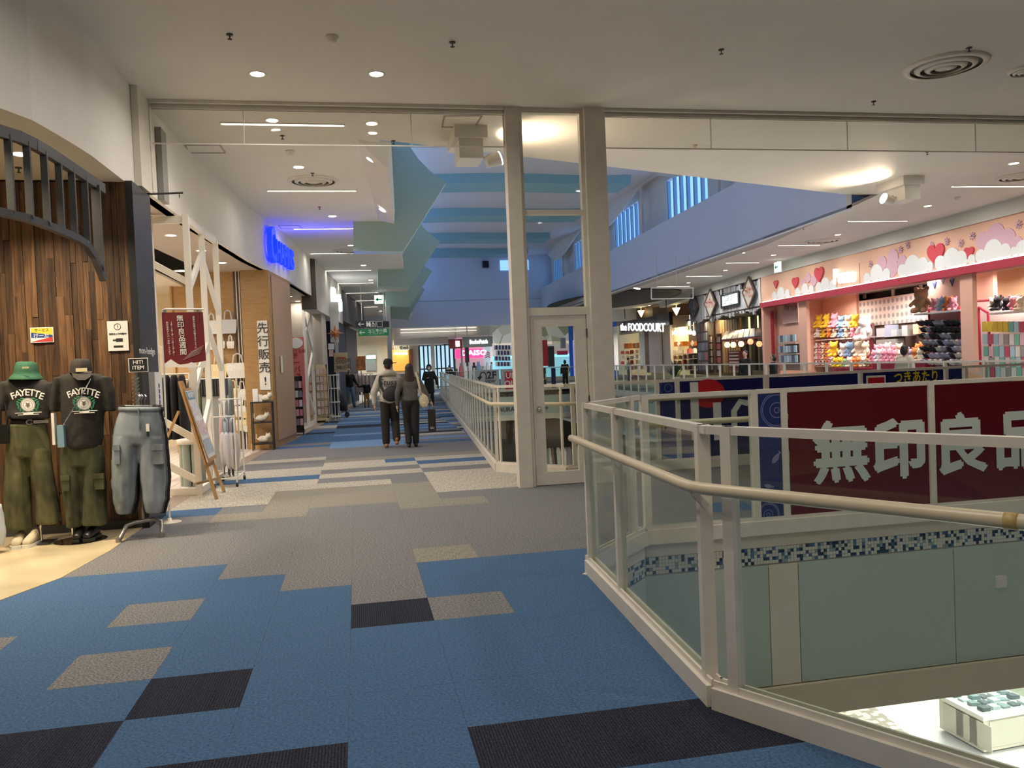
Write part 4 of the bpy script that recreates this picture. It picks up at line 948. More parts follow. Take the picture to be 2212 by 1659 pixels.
# pale blue cloth at the left picture edge
m = MB(); pxloft(m, [(1090, -30, 2, .06), (1120, -30, 8, .07), (1150, -32, 13, .07), (1178, -34, 8, .07)], 8.2, fold=folds(.05)); solo('hanging_garment', m, mat('pale_blue_cloth', (.50, .56, .62), .9), 'pale blue garment cut by the left picture edge', 'clothing', smooth=True)
# ---- hanging red banner on a pole stand
YB = 9.20
t = thing('banner_stand', 'dark red sale banner hung from a white pole stand beside the black pillar', 'banner', (-2.03, YB, 0))
p, q, tl, tr_ = Yp(367, 1130, YB), Yp(368, 1131, YB), Yp(345, 668, YB), Yp(440, 668, YB)
m = MB(); m.tube([(p.x, YB, .01), (tl.x+.02, YB, tl.z-.05), (tl.x+.03, YB, tl.z-.01), (tl.x+.06, YB, tl.z), (tr_.x, YB, tr_.z)], .010, 8); part('pole', m, PAPER, t, w=True)
m = MB(); m.lathe([(0, 0), (.12, 0), (.12, .01), (.02, .02), (.02, .05), (0, .05)], (p.x, YB, .0), 20); part('foot', m, CREAM, t, smooth=True, w=True)
RED = mat('banner_maroon', (.165, .010, .018), .55)
c = [Yp(x, y, YB-.02) for x, y in ((349, 675), (438, 674), (445, 780), (356, 792))]
m = MB(); m.slab(c, (0, .008, 0)); part('sheet', m, RED, t, w=True)
m = MB(); ps = [Yp(x, y, YB-.023) for x, y in ((355, 793), (355, 786), (369, 776), (384, 786), (397, 790), (414, 782), (425, 788), (430, 791), (436, 781), (445, 779), (446, 794))]; m.slab(ps, (0, .004, 0)); part('white_mountains', m, PAPER, t, w=True)
for x in (353, 358): pass
for xx_ in (356, 428): p_ = Yp(xx_, 672, YB-.02); m = MB(); m.box(p_, (.03, .012, .03)); part('clip', m, STEEL, t, w=True)
ax = (c[1]-c[0]).normalized(); dn = (c[3]-c[0]).normalized()
def vtext(s, px, py0, py1, mt, par, Y, bold=0.0, size=None):
    n = len(s)
    for k, ch in enumerate(s):
        x = px if not isinstance(px, tuple) else px[0]+(px[1]-px[0])*(k+.5)/n
        y = py0+(py1-py0)*(k+.5)/n; o = Yp(x, y, Y); sz = size or abs(py1-py0)/n/F*Y*.95
        if ch != ' ': lettering(ch, sz, mt, par, o, (1, 0, 0), bold=bold*.35, name='character')
vtext('無印良品週間', (388, 397), 681, 768, WPR, t, YB-.028, .025); vtext('感謝の気持ちが届きますように。', (418, 424), 683, 758, WPR, t, YB-.028, .01)
vtext('3月15日(金)―3月25日(月)', (370, 376), 695, 768, WPR, t, YB-.028, .01); vtext('無印良品メンバー全品10%オフ', (361, 367), 695, 768, WPR, t, YB-.028, .008)
for k in range(5):
    a, b = Yp(396+4*k, 777-4*k, YB-.026), Yp(432+2*k, 763-4.2*k, YB-.026); m = MB(); m.beam(a, b, .003, .002); part('thin_line', m, WPR, t, w=True)
# acrylic leaflet holder on the black pillar
t = thing('leaflet_holder', 'white leaflet holder fixed to the black pillar, beside the jeans', 'leaflet holder', (-2.18, 9.2, .95))
pa, pb_ = Xp(324, 783, -2.27), Xp(343, 880, -2.27); m = MB(); m.bx(-2.19, -2.13, 9.25, 9.58, .95, 1.62); part('box', m, PAPER, t, w=True)
lettering('会員募集中', .06, mat('blue_print', (.05, .08, .35), .5), t, (-2.128, 9.42, 1.35), (0, 0, -1), up=(0, 1, 0), name='leaflet_print')
# ================================================================ household shop: white lattice frame
WPAINT = mat('white_lattice_paint', (.80, .77, .70), .45)
def lattice(label, posts, zt, braces, wdt=.075):
    t = thing('lattice_frame', label, 'lattice frame', (posts[0][0], posts[0][1], 0))
    for x, y in posts: m = MB(); m.bx(x-wdt/2, x+wdt/2, y-wdt/2, y+wdt/2, 0, zt); part('post', m, WPAINT, t, w=True)
    for (a, b) in zip(posts, posts[1:]):
        for z in (.05, zt-.06): m = MB(); m.beam((*a, z), (*b, z), .06, .09); part('rail', m, WPAINT, t, w=True)
    for i, k, za, zb in braces:
        m = MB(); m.beam((*posts[i], za), (*posts[k], zb), .05, .085); part('brace', m, WPAINT, t, w=True)
    return t
PT = [(-2.56, 11.25), (-2.10, 11.2), (-2.07, 12.1), (-2.03, 13.0)]
lattice('white timber lattice frame at the entrance, behind the red banner', PT, 3.66,
        [(0, 1, 3.05, 2.78), (0, 1, 1.95, 1.68), (0, 1, 1.02, .72), (0, 1, .45, .18), (2, 1, 3.30, 2.70), (2, 3, 3.2, 2.5), (2, 3, 2.35, 1.65), (1, 2, 1.35, 2.0), (1, 2, .75, .15), (1, 2, .5, 1.2)])
# back of the shop, warm and pale
m = MB(); m.bx(-8.9, -8.8, 9.7, 19.5, 0, 3.4); m.bx(-8.9, -2.3, 19.3, 19.4, 0, 3.4); m.bx(-8.9, -2.5, 9.68, 9.74, 0, 3.6); struct('wall_shop_back', m, mat('shop_cream_wall', (.80, .68, .48), .6))
# oak wall at the far end of the opening, with sliding track and pillar
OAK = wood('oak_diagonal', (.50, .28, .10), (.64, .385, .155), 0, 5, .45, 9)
m = MB(); m.bx(-3.62, -2.42, 17.55, 17.75, 0, 3.68); m.bx(-3.66, -3.62, 17.5, 17.8, 0, 3.68); WO = struct('wall_oak', m, OAK)
m = MB(); m.bx(-2.42, -2.26, 17.50, 17.60, 0, 3.68); part('track', m, mat('brown_track', (.08, .05, .035), .5), WO)
m = MB(); m.bx(-2.37, -2.35, 17.47, 17.5, 0, 3.68); m.bx(-2.31, -2.29, 17.47, 17.5, 0, 3.68); part('track_edge', m, CREAM, WO)
PIL = MB(); PIL.prism([(-2.26, 17.35), (LX(17.35)+.02, 17.35), (LX(19.6)+.02, 19.6), (-2.26, 19.6)], 0, 3.68)
PO = struct('wall_oak_pillar', PIL, OAK)
m = MB(); m.bx(-2.20, -1.84, 17.335, 17.35, .0, .12); part('plinth', m, OAK, PO)
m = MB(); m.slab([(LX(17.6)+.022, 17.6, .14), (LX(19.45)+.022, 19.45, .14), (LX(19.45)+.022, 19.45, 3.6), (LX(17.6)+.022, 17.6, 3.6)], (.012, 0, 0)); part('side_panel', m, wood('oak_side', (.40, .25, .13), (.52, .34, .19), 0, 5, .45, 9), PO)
# vertical sign and small plate on the pillar
YS = 17.33
t = thing('vertical_sign', 'white vertical paper sign with five black characters on the oak pillar', 'sign', tuple(Yp(570, 845, YS)))
c = [Yp(x, y, YS) for x, y in ((555, 693), (577, 692), (585, 842), (562, 842))]; m = MB(); m.slab(c, (0, .01, 0)); part('paper', m, PAPER, t, w=True)
vtext('先行販売!', (566, 574), 696, 838, BPR, t, YS-.012, .012, size=.235)
p = Lw(604, 787); m = MB(); m.bx(p.x+.03, p.x+.055, p.y-.12, p.y+.12, p.z-.18, p.z+.18); solo('notice_plate', m, PAPER, 'small white notice on the side of the oak pillar', 'notice')
# black corner shelf with cat figurines
ps = (-1.92, 17.12)
t = thing('corner_shelf', 'small black metal three-tier shelf in front of the oak pillar', 'shelf', (*ps, 0))
for x in (-.2, .2):
    for y in (-.13, .13): m = MB(); m.bx(x-.012, x+.012, y-.012, y+.012, 0, .98); part('leg', m, BLACK, t)
for z in (.12, .55, .96): m = MB(); m.bx(-.21, .21, -.14, .14, z, z+.03); part('shelf_board', m, BLACK, t)
def cat_fig(x, y, z, s, rz, label):
    m = MB(); m.ell((0, 0, .06*s), (.10*s, .06*s, .06*s)); m.ell((.09*s, -.02*s, .11*s), (.05*s, .045*s, .045*s)); m.cyl((.07*s, -.02*s, .14*s), (.06*s, -.02*s, .18*s), .016*s, .002); m.cyl((.11*s, -.02*s, .14*s), (.12*s, -.02*s, .18*s), .016*s, .002); m.tube([(-.09*s, 0, .04*s), (-.13*s, 0, .08*s), (-.12*s, 0, .15*s)], .012*s, 6)
    me = blob(m, .010*s, 1); o = link('cat_figurine', me, None, mat('cream_plush', (.72, .66, .56), .9, var=.12, scale=30)); o.location = (x, y, z); o.rotation_euler = (0, 0, rz); tag(o, label, 'figurine')
cat_fig(ps[0], ps[1], .152, 1.2, -.3, 'cream lying cat figure on the bottom tier of the black shelf'); cat_fig(ps[0]-.02, ps[1], .582, 1.15, .2, 'cream lying cat figure on the middle tier of the black shelf'); cat_fig(ps[0]+.08, ps[1], .992, 1.1, -.4, 'cream cat figure on the top tier of the black shelf, right')
m = MB(); x0_ = ps[0]-.12; m.bx(x0_-.05, x0_+.05, ps[1]-.04, ps[1]+.04, .991, 1.25); m.bx(x0_+.06, x0_+.13, ps[1]-.03, ps[1]+.05, .991, 1.13); solo('toy_box', m, PAPER, 'white upright toy package on the top tier of the black shelf', 'package')
# ---- wooden easel with a poster board
ef = [V((-1.80, 10.68, 0)), V((-1.80, 11.28, 0))]; top = V((-2.22, 10.98, 1.50))
t = thing('easel', 'wooden easel holding a poster board at the entrance of the household shop', 'easel', (-1.9, 11.0, 0)); EW_ = wood('easel_wood', (.42, .24, .09), (.58, .36, .16), 2, 4, .5)
for k, f in enumerate(ef): m = MB(); m.beam(f, top+V((0, (-.06, .06)[k], 0)), .028, .035); part('front_leg', m, EW_, t, w=True)
m = MB(); m.beam((-2.78, 11.0, 0), (-2.26, 10.98, 1.12), .028, .03); part('rear_leg', m, EW_, t, w=True)
m = MB(); m.beam((-1.92, 10.68, .42), (-1.92, 11.28, .42), .03, .05); part('ledge', m, EW_, t, w=True)
m = MB(); m.beam((-2.06, 10.78, .2), (-1.86, 11.2, .2), .02, .03); part('cross_bar', m, EW_, t, w=True)
t = thing('poster_board', 'framed poster of product photos with a blue heading, standing on the easel', 'poster', (-1.93, 10.98, .45))
lo_a, lo_b = V((-1.90, 10.70, .46)), V((-1.90, 11.26, .46)); upd = (V((-2.22, 10.98, 1.50))-V((-1.80, 10.98, 0))).normalized(); nn = V((upd.z, 0, -upd.x))
def onb(u, v, off=0): return lo_a+(lo_b-lo_a)*u+upd*(v*.98)+nn*(.02+off)
m = MB(); m.slab([onb(0, 0), onb(1, 0), onb(1, 1), onb(0, 1)], nn*.012); part('frame', m, EW_, t, w=True)
m = MB(); m.slab([onb(.06, .05, .012), onb(.94, .05, .012), onb(.94, .96, .012), onb(.06, .96, .012)], nn*.003); part('sheet', m, mat('poster_pale', (.66, .66, .66), .4), t, w=True)
for (u0, u1, v0, v1), c_ in (((.08, .92, .84, .95), (.16, .30, .42)), ((.1, .9, .62, .80), (.60, .58, .60)), ((.1, .9, .36, .55), (.62, .48, .50)), ((.1, .9, .10, .30), (.36, .43, .52)), ((.3, .7, .55, .61), (.8, .78, .74))):
    m = MB(); m.slab([onb(u0, v0, .015), onb(u1, v0, .015), onb(u1, v1, .015), onb(u0, v1, .015)], nn*.002); part('photo', m, mat('poster_%d' % (u0*100+v0*1000), c_, .5, var=.35, scale=22), t, w=True)
lettering('春の新作', .09, WPR, t, onb(.5, .895, .018), (0, 1, 0), up=upd)
# ---- umbrella stand on castors with hanging umbrellas
t = thing('umbrella_rack', 'white wire umbrella rack on castors beside the easel', 'rack', (-1.85, 12.1, 0))
ux0, ux1, uy0, uy1 = -2.0, -1.70, 11.75, 12.5
for x in (ux0, ux1):
    for y in (uy0, uy1): m = MB(); m.cyl((x, y, .06), (x, y, 1.0 if y == uy0 else 1.22), .012); part('upright', m, WPAINT, t, w=True); m = MB(); m.cyl((x-.015, y, .03), (x+.015, y, .03), .03, n=14); part('castor', m, BLACK, t, w=True)
for z, y0, y1 in ((.12, uy0, uy1), (.98, uy0, uy0), (1.2, uy1, uy1)):
    m = MB()
    for y in {y0, y1}: m.cyl((ux0, y, z), (ux1, y, z), .010)
    if y0 != y1: m.cyl((ux0, y0, z), (ux0, y1, z), .01); m.cyl((ux1, y0, z), (ux1, y1, z), .01)
    part('bar', m, WPAINT, t, w=True)
def umbrella(x, y, z, h, c_, label, tip=(.02, .02, .02)):
    t = thing('umbrella', label, 'umbrella', (x, y, z), random.uniform(0, 3), 'folded umbrellas on the rack')
    m = MB(); m.loft([(0, 0, .10, .008, .008), (0, 0, .16, .03, .03), (0, 0, h*.45, .05, .05), (0, 0, h*.72, .036, .036), (0, 0, h*.76, .012, .012)], 18, fold=lambda a, t_: .25*math.sin(6*a)); part('canopy', m, mat('umb_%02x%02x%02x' % tuple(int(k*255) for k in c_), c_, .45), t, smooth=True)
    m = MB(); m.cyl((0, 0, 0), (0, 0, .11), .008); part('tip', m, BLACK, t); m = MB(); m.tube([(0, 0, h*.75), (0, 0, h*.95), (.01, 0, h), (.04, 0, h+.01), (.05, 0, h-.04)], .010, 6); part('handle', m, mat('grey_handle', (.42, .43, .45), .3), t, smooth=True)
for k, (c_, lab) in enumerate((((.55, .32, .36), 'folded pink umbrella hanging at the front of the rack'), ((.30, .45, .52), 'folded light blue umbrella hanging on the rack'), ((.10, .12, .22), 'folded navy umbrella hanging on the rack'), ((.62, .60, .64), 'folded pale lilac umbrella low on the rack'), ((.70, .68, .66), 'folded white umbrella low on the rack'), ((.50, .46, .46), 'folded grey umbrella low on the rack'))):
    x = ux0+.05+.05*k; umbrella(x, uy0+.06 if k > 2 else uy1-.12-.02*k, .14 if k > 2 else .34, .80 if k > 2 else .84, c_, lab)
for k in range(4): umbrella(ux1-.03-.06*k, uy0+.18+.05*k, .14, .80, (.58, .56, .58), 'folded silver grey umbrella in the middle of the rack')
# clothes rails with dark garments inside the shop
def garment(x, y, z, wd, h, mt, label, grp, rz=0):
    m = MB(); m.loft([(0, 0, 0, wd*.55, .05), (0, 0, h*.5, wd*.5, .055), (0, 0, h*.85, wd*.52, .06), (0, 0, h*.97, wd*.42, .04), (0, 0, h, wd*.12, .03)], 18, fold=lambda a, t_: .07*math.sin(7*a)*(1-t_)); o = link('hanging_garment', m.mesh('hanging_garment'), None, mt, True); o.location = (x, y, z); o.rotation_euler = (0, 0, rz); tag(o, label, 'clothing', grp)
t = thing('clothes_rail', 'white clothes rail with black garments, seen through the lattice frame', 'clothes rail', (-3.0, 13.0, 0))
for x in (-3.35, -2.5): m = MB(); m.cyl((x, 13.0, 0), (x, 13.0, 1.6), .015); part('upright', m, WPAINT, t, w=True)
m = MB(); m.cyl((-3.35, 13, 1.6), (-2.5, 13, 1.6), .013); part('bar', m, WPAINT, t, w=True); m = MB(); m.bx(-3.35, -2.5, 12.98, 13.02, .15, .18); part('lower_bar', m, WPAINT, t, w=True)
GB = mat('black_cloth', (.012, .012, .014), .9); GG = mat('grey_green_cloth', (.26, .29, .25), .9); GP = mat('pale_cloth', (.60, .56, .48), .9)
for k in range(7): garment(-3.27+.11*k, 13.0, .62, .34, .97, GB, 'long black garment on the white rail behind the lattice', 'black garments on the shop rail', math.pi/2)
t = thing('clothes_rail', 'second clothes rail with grey and olive garments, beside the umbrella rack', 'clothes rail', (-2.3, 15.0, 0))
for x in (-3.1, -2.1): m = MB(); m.cyl((x, 15.0, 0), (x, 15.0, 1.5), .015); part('upright', m, WPAINT, t, w=True)
m = MB(); m.cyl((-3.1, 15, 1.5), (-2.1, 15, 1.5), .013); part('bar', m, WPAINT, t, w=True)
for k in range(7): garment(-3.0+.13*k, 15.0, .45, .36, 1.03, (GG, GB, mat('olive_cloth', (.28, .29, .14), .9))[k % 3] if k < 6 else GG, 'garment hanging on the second clothes rail', 'garments on the second shop rail', math.pi/2)
# round basket bin with rolls under the rail
t = thing('roll_bin', 'cream bin of grey green rolled mats behind the lattice frame', 'bin', (-2.36, 12.2, 0))
m = MB(); m.lathe([(0, .60), (.19, .60), (.20, .66), (.185, .67), (0, .63)], n=20); part('lid', m, GP, t, smooth=True)
for k in range(6): a = k; m = MB(); m.cyl((.12*math.cos(a*1.05), .12*math.sin(a*1.05), .0), (.12*math.cos(a*1.05), .12*math.sin(a*1.05), .6), .055); part('rolled_mat', m, GG, t)
# suitcase shape on top of a case
t = thing('storage_case', 'black ribbed storage case above the umbrella rack', 'case', (-2.3, 14.0, 0))
m = MB(); m.bx(-2.52, -2.12, 13.9, 14.2, 1.22, 1.50); part('body', m, BLACK, t, w=True)
for k in range(9): m = MB(); m.bx(-2.50+.043*k, -2.48+.043*k, 13.885, 13.9, 1.24, 1.48); part('rib', m, DGREY, t, w=True)
m = MB(); m.bx(-2.50, -2.14, 13.92, 14.18, 0, 1.22); part('cabinet', m, mat('grey_fabric_shelf', (.33, .33, .30), .8), t, w=True)
# tote bags and small pouches on the oak wall
TOT = [mat('canvas_white', (.74, .71, .64), .9, var=.08, scale=25), mat('canvas_cream', (.74, .60, .34), .9), mat('canvas_grey', (.55, .56, .56), .9)]
def tote(x0, y0, x1, y1, mt, label, Y=17.42, hh=.4):
    p, q = Yp(x0, y1, Y), Yp(x1, y0, Y); w_, h_ = q.x-p.x, q.z-p.z; c = V(((p.x+q.x)/2, Y, p.z)); t = thing('tote_bag', label, 'bag', tuple(c))
    m = MB(); m.rings([[(-w_*.42, -.05, 0), (w_*.42, -.05, 0), (w_*.42, .05, 0), (-w_*.42, .05, 0)], [(-w_*.5, -.06, h_*.55), (w_*.5, -.06, h_*.55), (w_*.5, .06, h_*.55), (-w_*.5, .06, h_*.55)], [(-w_*.5, -.03, h_), (w_*.5, -.03, h_), (w_*.5, .03, h_), (-w_*.5, .03, h_)]]); part('body', m, mt, t)
    for s in (-.03, .03): m = MB(); m.tube([(-w_*.22, s, h_), (-w_*.16, s, h_*(1+hh)), (0, s, h_*(1.12+hh)), (w_*.16, s, h_*(1+hh)), (w_*.22, s, h_)], .013, 6); part('handle', m, mt, t)
tote(476, 690, 511, 721, TOT[2], 'grey canvas tote bag highest on the oak wall', hh=.55); tote(446, 692, 470, 722, TOT[0], 'white canvas tote bag highest on the oak wall, left', hh=.4)
tote(491, 783, 538, 818, TOT[0], 'large white canvas tote bag in the middle of the oak wall', hh=.5); tote(455, 786, 490, 820, TOT[1], 'cream canvas tote bag in the middle of the oak wall', hh=.5)
for k, (x, y) in enumerate(((453, 748), (478, 745), (498, 745))): tote(x-7, y-8, x+8, y+8, TOT[0], 'tiny white canvas pouch between the tote bags, %s' % ('left', 'centre', 'right')[k], hh=.7)
for k, (x, y) in enumerate(((505, 850), (524, 852), (515, 862), (535, 890), (520, 888), (538, 920), (522, 918))):
    tote(x-11, y-12, x+11, y+13, TOT[0 if k % 3 else 1], 'small pale drawstring bag low on the oak wall', hh=.6); COL.objects['tote_bag'] 
for o in COL.objects:
    if o.get('label') == 'small pale drawstring bag low on the oak wall': o['group'] = 'drawstring bags on the oak wall'
m = MB(); m.bx(-3.2, -2.5, 17.44, 17.55, 1.72, 1.75); m.bx(-3.2, -2.5, 17.44, 17.55, 1.50, 1.52); solo('display_rail', m, BLACK, 'thin dark display rail on the oak wall under the pouches', 'rail')
# soffit downlights over the shop fronts
for k, (x, y) in enumerate(((407, 508), (468, 541), (510, 567), (545, 587), (622, 629), (645, 640), (662, 650))):
    p = Zp(x, y, 3.68); downlight(p.x-.25, p.y, 3.68, ORD[k]+' round downlight in the soffit under the left shop fascia, counted from the lattice', 'downlights under the left fascia', 11, WARM, 1.0)
p = Zp(390, 585, 3.4); downlight(p.x, p.y, 3.4, 'round downlight inside the household shop, seen through the lattice', 'downlight inside the household shop', 0, s=1.2)
# blue glowing shop sign on the fascia
a, b = Lw(573, 560), Lw(622, 566)
t = thing('blue_neon_sign', 'glowing blue shop sign letters on the left fascia', 'sign', ((a.x+b.x)/2+.06, (a.y+b.y)/2, 3.95)); NEON = emat('neon_blue', (.004, .025, 1.0), 1.8)
xd = V((b.x-a.x, b.y-a.y, 0)); L = xd.length; o = V(((a.x+b.x)/2+.10, (a.y+b.y)/2, 4.18))
lettering('C', 1.0, NEON, t, o-xd*.42, xd, bold=.03, ext=.05, width=L*.20); lettering('HAPiNS', .62, NEON, t, o+xd*.10+V((0, 0, -.05)), xd, bold=.02, ext=.05, width=L*.78)
lamp((o.x+.30, o.y, 4.15), .3, 26, (.07, .07, 1), 150, (.55, 0, 1), sy=2.6)
# ================================================================ second opening of the left shops
m = MB(); m.prism([(-6, 25.4), (LX(25.4)-.0, 25.4), (LX(26.6), 26.6), (-6, 26.6)], 0, 3.68); struct('wall_beige_pier', m, mat('beige_pier', (.50, .45, .37), .6))
m = MB(); m.bx(-6.1, -6, 19.6, 26, 0, 3.4); m.bx(-6, -2.3, 19.55, 19.62, 0, 3.4); struct('wall_second_shop', m, MATS['shop_cream_wall'])
PT2 = [(-1.42, 23.9), (-1.28, 24.9)]
lattice('second white lattice frame, beside the card display', PT2, 3.66, [(0, 1, 3.2, 2.2), (1, 0, 2.1, 1.2), (0, 1, 1.0, .3), (1, 0, 3.3, 2.6)], .085)
m = MB(); m.bx(-1.95, -1.88, 20.2, 20.5, .0, 3.2); solo('navy_banner', m, mat('navy_cloth', (.012, .02, .09), .8), 'tall narrow navy cloth banner beside the oak pillar', 'banner')
# pink banner (its mascot emblem is left as a plain heart-shaped blank)
YP_ = 22.4
t = thing('pink_banner', 'tall salmon pink vertical banner with red characters in the second shop', 'banner', tuple(Yp(642, 870, YP_)))
c = [Yp(x, y, YP_) for x, y in ((622, 729), (656, 728), (661, 872), (628, 872))]; m = MB(); m.slab(c, (0, .015, 0)); m.cyl((c[0].x-.03, YP_+.02, 0), (c[0].x-.03, YP_+.02, c[0].z+.05), .015); part('cloth', m, mat('salmon_cloth', (.66, .20, .17), .7), t, w=True)
m = MB(); p = Yp(639, 741, YP_-.01); m.rings([[p+V((r*1.25*math.cos(a), 0, r*math.sin(a)*(1-.15*abs(math.cos(a))))) for a in [2*math.pi*i/20 for i in range(20)]] for r in (.15, .001)], cap=False); part('emblem_field', m, PAPER, t, w=True)
vtext('チーバスの店', (637, 650), 762, 850, mat('dark_red_print', (.30, .01, .01), .6), t, YP_-.012, .02); lettering('子育て応援', .10, mat('dark_red_print', (.3, .01, .01), .6), t, Yp(640, 759, YP_-.012), (1, 0, 0))
# rack of hair accessories
def peg_rack(label, x, y, w_, h_, rows, cols, colors, kind, grp, back=True, rz=0, cat='display rack', rw=None):
    t = thing('display_rack', label, cat, (x, y, 0), rz)
    m = MB()
    if back: m.bx(-w_/2, w_/2, .0, .03, .12, h_)
    m.bx(-w_/2, w_/2, -.02, .30, .06, .12); m.bx(-w_/2, -w_/2+.03, 0, .04, 0, h_); m.bx(w_/2-.03, w_/2, 0, .04, 0, h_); part('frame', m, rw or WPAINT, t)
    for r in range(rows):
        z = h_-.12-(h_-.30)*r/rows
        m = MB(); m.bx(-w_/2, w_/2, -.05, 0, z-(h_-.3)/rows+.015, z-(h_-.3)/rows+.03); part('shelf_strip', m, rw or WPAINT, t)
        for k in range(cols):
            cw_ = w_/cols; hh = (h_-.30)/rows*.72; cc = colors[(r*3+k*5) % len(colors)] if len(colors) > 1 else colors[0]
            xx = -w_/2+cw_*(k+.5); m = MB(); m.bx(-cw_*.40, cw_*.40, -.035, -.006, -hh, 0)
            o = link(kind, m.mesh(kind), None, cc); q = M.Rotation(rz, 4, 'Z') @ V((xx, -.02-.02*(k % 2), z)); o.location = V((x, y, 0))+q.to_3d(); o.rotation_euler = (0, 0, rz); tag(o, 'small %s hanging on the %s' % (kind.replace('_', ' '), grp), kind.replace('_', ' '), grp)
    return t
PK = [mat('pink_felt', (.70, .25, .28), .8), mat('white_felt', (.75, .72, .70), .8), mat('grey_felt', (.25, .26, .28), .8), mat('rose_felt', (.75, .42, .45), .8)]
peg_rack('rack of pink and white hair ornaments beside the oak pillar', -1.52, 20.6, .36, 1.45, 5, 4, PK, 'hair_ornament', 'hair ornament rack', rw=BLACK)
CD = [mat('card_white', (.74, .70, .62), .6), mat('card_kraft', (.62, .48, .28), .6), mat('card_rose', (.66, .52, .48), .6)]
peg_rack('cream card display with six rows, in front of the second lattice', -1.22, 25.1, .66, 1.75, 6, 6, CD, 'greeting_card', 'cream card display', rw=mat('cream_display', (.74, .62, .38), .6))
t = thing('wire_rack', 'white wire spinner rack at the walkway edge, right of the card display', 'display rack', (-.72, 26.0, 0))
for a in range(8): m = MB(); m.cyl((.13*math.cos(a*.785), .13*math.sin(a*.785), .06), (.13*math.cos(a*.785), .13*math.sin(a*.785), 1.42), .009); part('wire', m, WPAINT, t)
for z in (.1, .55, .98, 1.4): m = MB(); m.lathe([(.0, z), (.17, z), (.17, z+.03), (0, z+.03)], n=14); part('tray', m, WPAINT, t)
for a in range(4): m = MB(); m.beam((0, 0, .05), (.24*math.cos(a*1.57), .24*math.sin(a*1.57), .02), .03, .03); part('foot', m, WPAINT, t)
# ================================================================ third shop: framed light sign, star, boards
m = MB(); ya, yb = 23.5, 31.4
n_ = 8; pts = [(LX(ya+(yb-ya)*k/n_)+.10, ya+(yb-ya)*k/n_) for k in range(n_+1)]
t = thing('shop_fascia_sign', 'pale framed fascia board with glowing white letters, past the blue sign', 'sign', (pts[4][0], pts[4][1], 3.45))
part('board', MB().rings([[(x, y, 3.30), (x, y, ZC-.02), (x-.4, y, ZC-.02), (x-.4, y, 3.30)] for x, y in pts]), mat('pale_fascia', (.56, .53, .47), .6), t, w=True)
m = MB(); m.bx(pts[0][0]-.38, pts[0][0]+.02, ya-.05, ya, 3.3, ZC-.02); part('end_frame', m, mat('brown_frame', (.10, .07, .05), .5), t, w=True)
a, b = V((*pts[4], 0)), V((*pts[7], 0)); lettering('Ohmatio', .85, emat('sign_white_glow', (.9, .96, 1), 3.2), t, V(((a.x+b.x)/2+.06, (a.y+b.y)/2, 3.98)), b-a, bold=.03, ext=.04, width=(b-a).length)
lamp((pts[5][0]+.4, pts[5][1], 4.25), .6, 4, COOL, 170, (.5, 0, 1), sy=2.5)
NAVY = mat('navy_wall', (.022, .028, .055), .6)
m = MB(); m.prism([(LX(29.4)-.9, 29.4), (LX(29.4)+.05, 29.4), (LX(32)+.05, 32), (LX(32)-.9, 32)], 0, 3.5); struct('wall_navy', m, NAVY)
m = MB(); m.bx(LX(29.2)-.02, LX(29.2)+.10, 29.15, 29.3, 0, 3.4); struct('trim_shop_post', m, mat('silver_post', (.55, .55, .56), .4))
m = MB(); m.prism([(LX(32)-1.1, 32), (LX(32)-.50, 32), (LX(41.5)-.42, 41.5), (LX(41.5)-1.1, 41.5)], 0, 3.5); BL_ = struct('wall_black_shop', m, mat('black_shop', (.012, .011, .011), .5))
for y in (34, 37, 40): m = MB(); m.bx(LX(y)-.52, LX(y)-.42, y-.05, y+.05, 0, 3.5); part('mullion', m, mat('grey_mullion', (.16, .16, .16), .4), BL_)
m = MB(); m.bx(-6, -1.1, 29.3, 29.4, 0, 3.3); m.bx(-6, -5.9, 26.6, 29.3, 0, 3.3); struct('wall_third_shop', m, mat('third_shop_white', (.70, .69, .66), .6))
# white hanging panel with the dried star
YT = 26.9
c = [Yp(x, y, YT) for x, y in ((712, 652), (731, 652), (732, 740), (714, 740))]; m = MB(); m.slab(c, (0, .02, 0)); m.bx(c[0].x, c[1].x, YT, YT+.02, c[0].z-.1, 3.32); solo('cloth_hanging', m, mat('grey_white_panel', (.62, .62, .60), .6), 'pale hanging panel behind the copper star', 'panel')
p = Yp(724, 720, YT-.15); t = thing('star_ornament', 'copper coloured star ornament hanging on a wire', 'ornament', tuple(p)); ST = mat('copper', (.42, .17, .07), .5, metal=.4)
m = MB()
for k in range(8):
    a = k*math.pi/4; d = V((math.cos(a), 0, math.sin(a))); m.cyl((0, 0, 0), d*(.27 if k % 2 == 0 else .21), .07, .004, 6)
part('points', m, ST, t); m = MB(); m.ell((0, 0, 0), (.09, .07, .09)); part('core', m, ST, t, smooth=True)
m = MB(); q = Yp(712, 662, YT-.15); m.cyl((0, 0, .1), q-p, .006); part('wire', m, STEEL, t)
for k, (x0, y0, x1, y1, c_) in enumerate(((709, 742, 722, 755, (.72, .76, .82)), (711, 756, 720, 770, (.58, .40, .36)))):
    c = [Yp(x, y, 26.8) for x, y in ((x0, y0), (x1, y0), (x1, y1), (x0, y1))]; m = MB(); m.slab(c, (0, .03, 0)); solo('wall_picture', m, mat('pic_%d' % k, c_, .5), ('pale blue lit picture panel below the copper star', 'small brown picture below the lit panel')[k], 'picture')
t = thing('price_board', 'kraft paper price board hanging in front of the navy wall', 'sign board', tuple(Yp(740, 803, 27.5)))
c = [Yp(x, y, 27.5) for x, y in ((721, 762), (751, 761), (752, 803), (722, 804))]; m = MB(); m.slab(c, (0, .02, 0)); part('board', m, mat('kraft', (.52, .41, .26), .7), t, w=True)
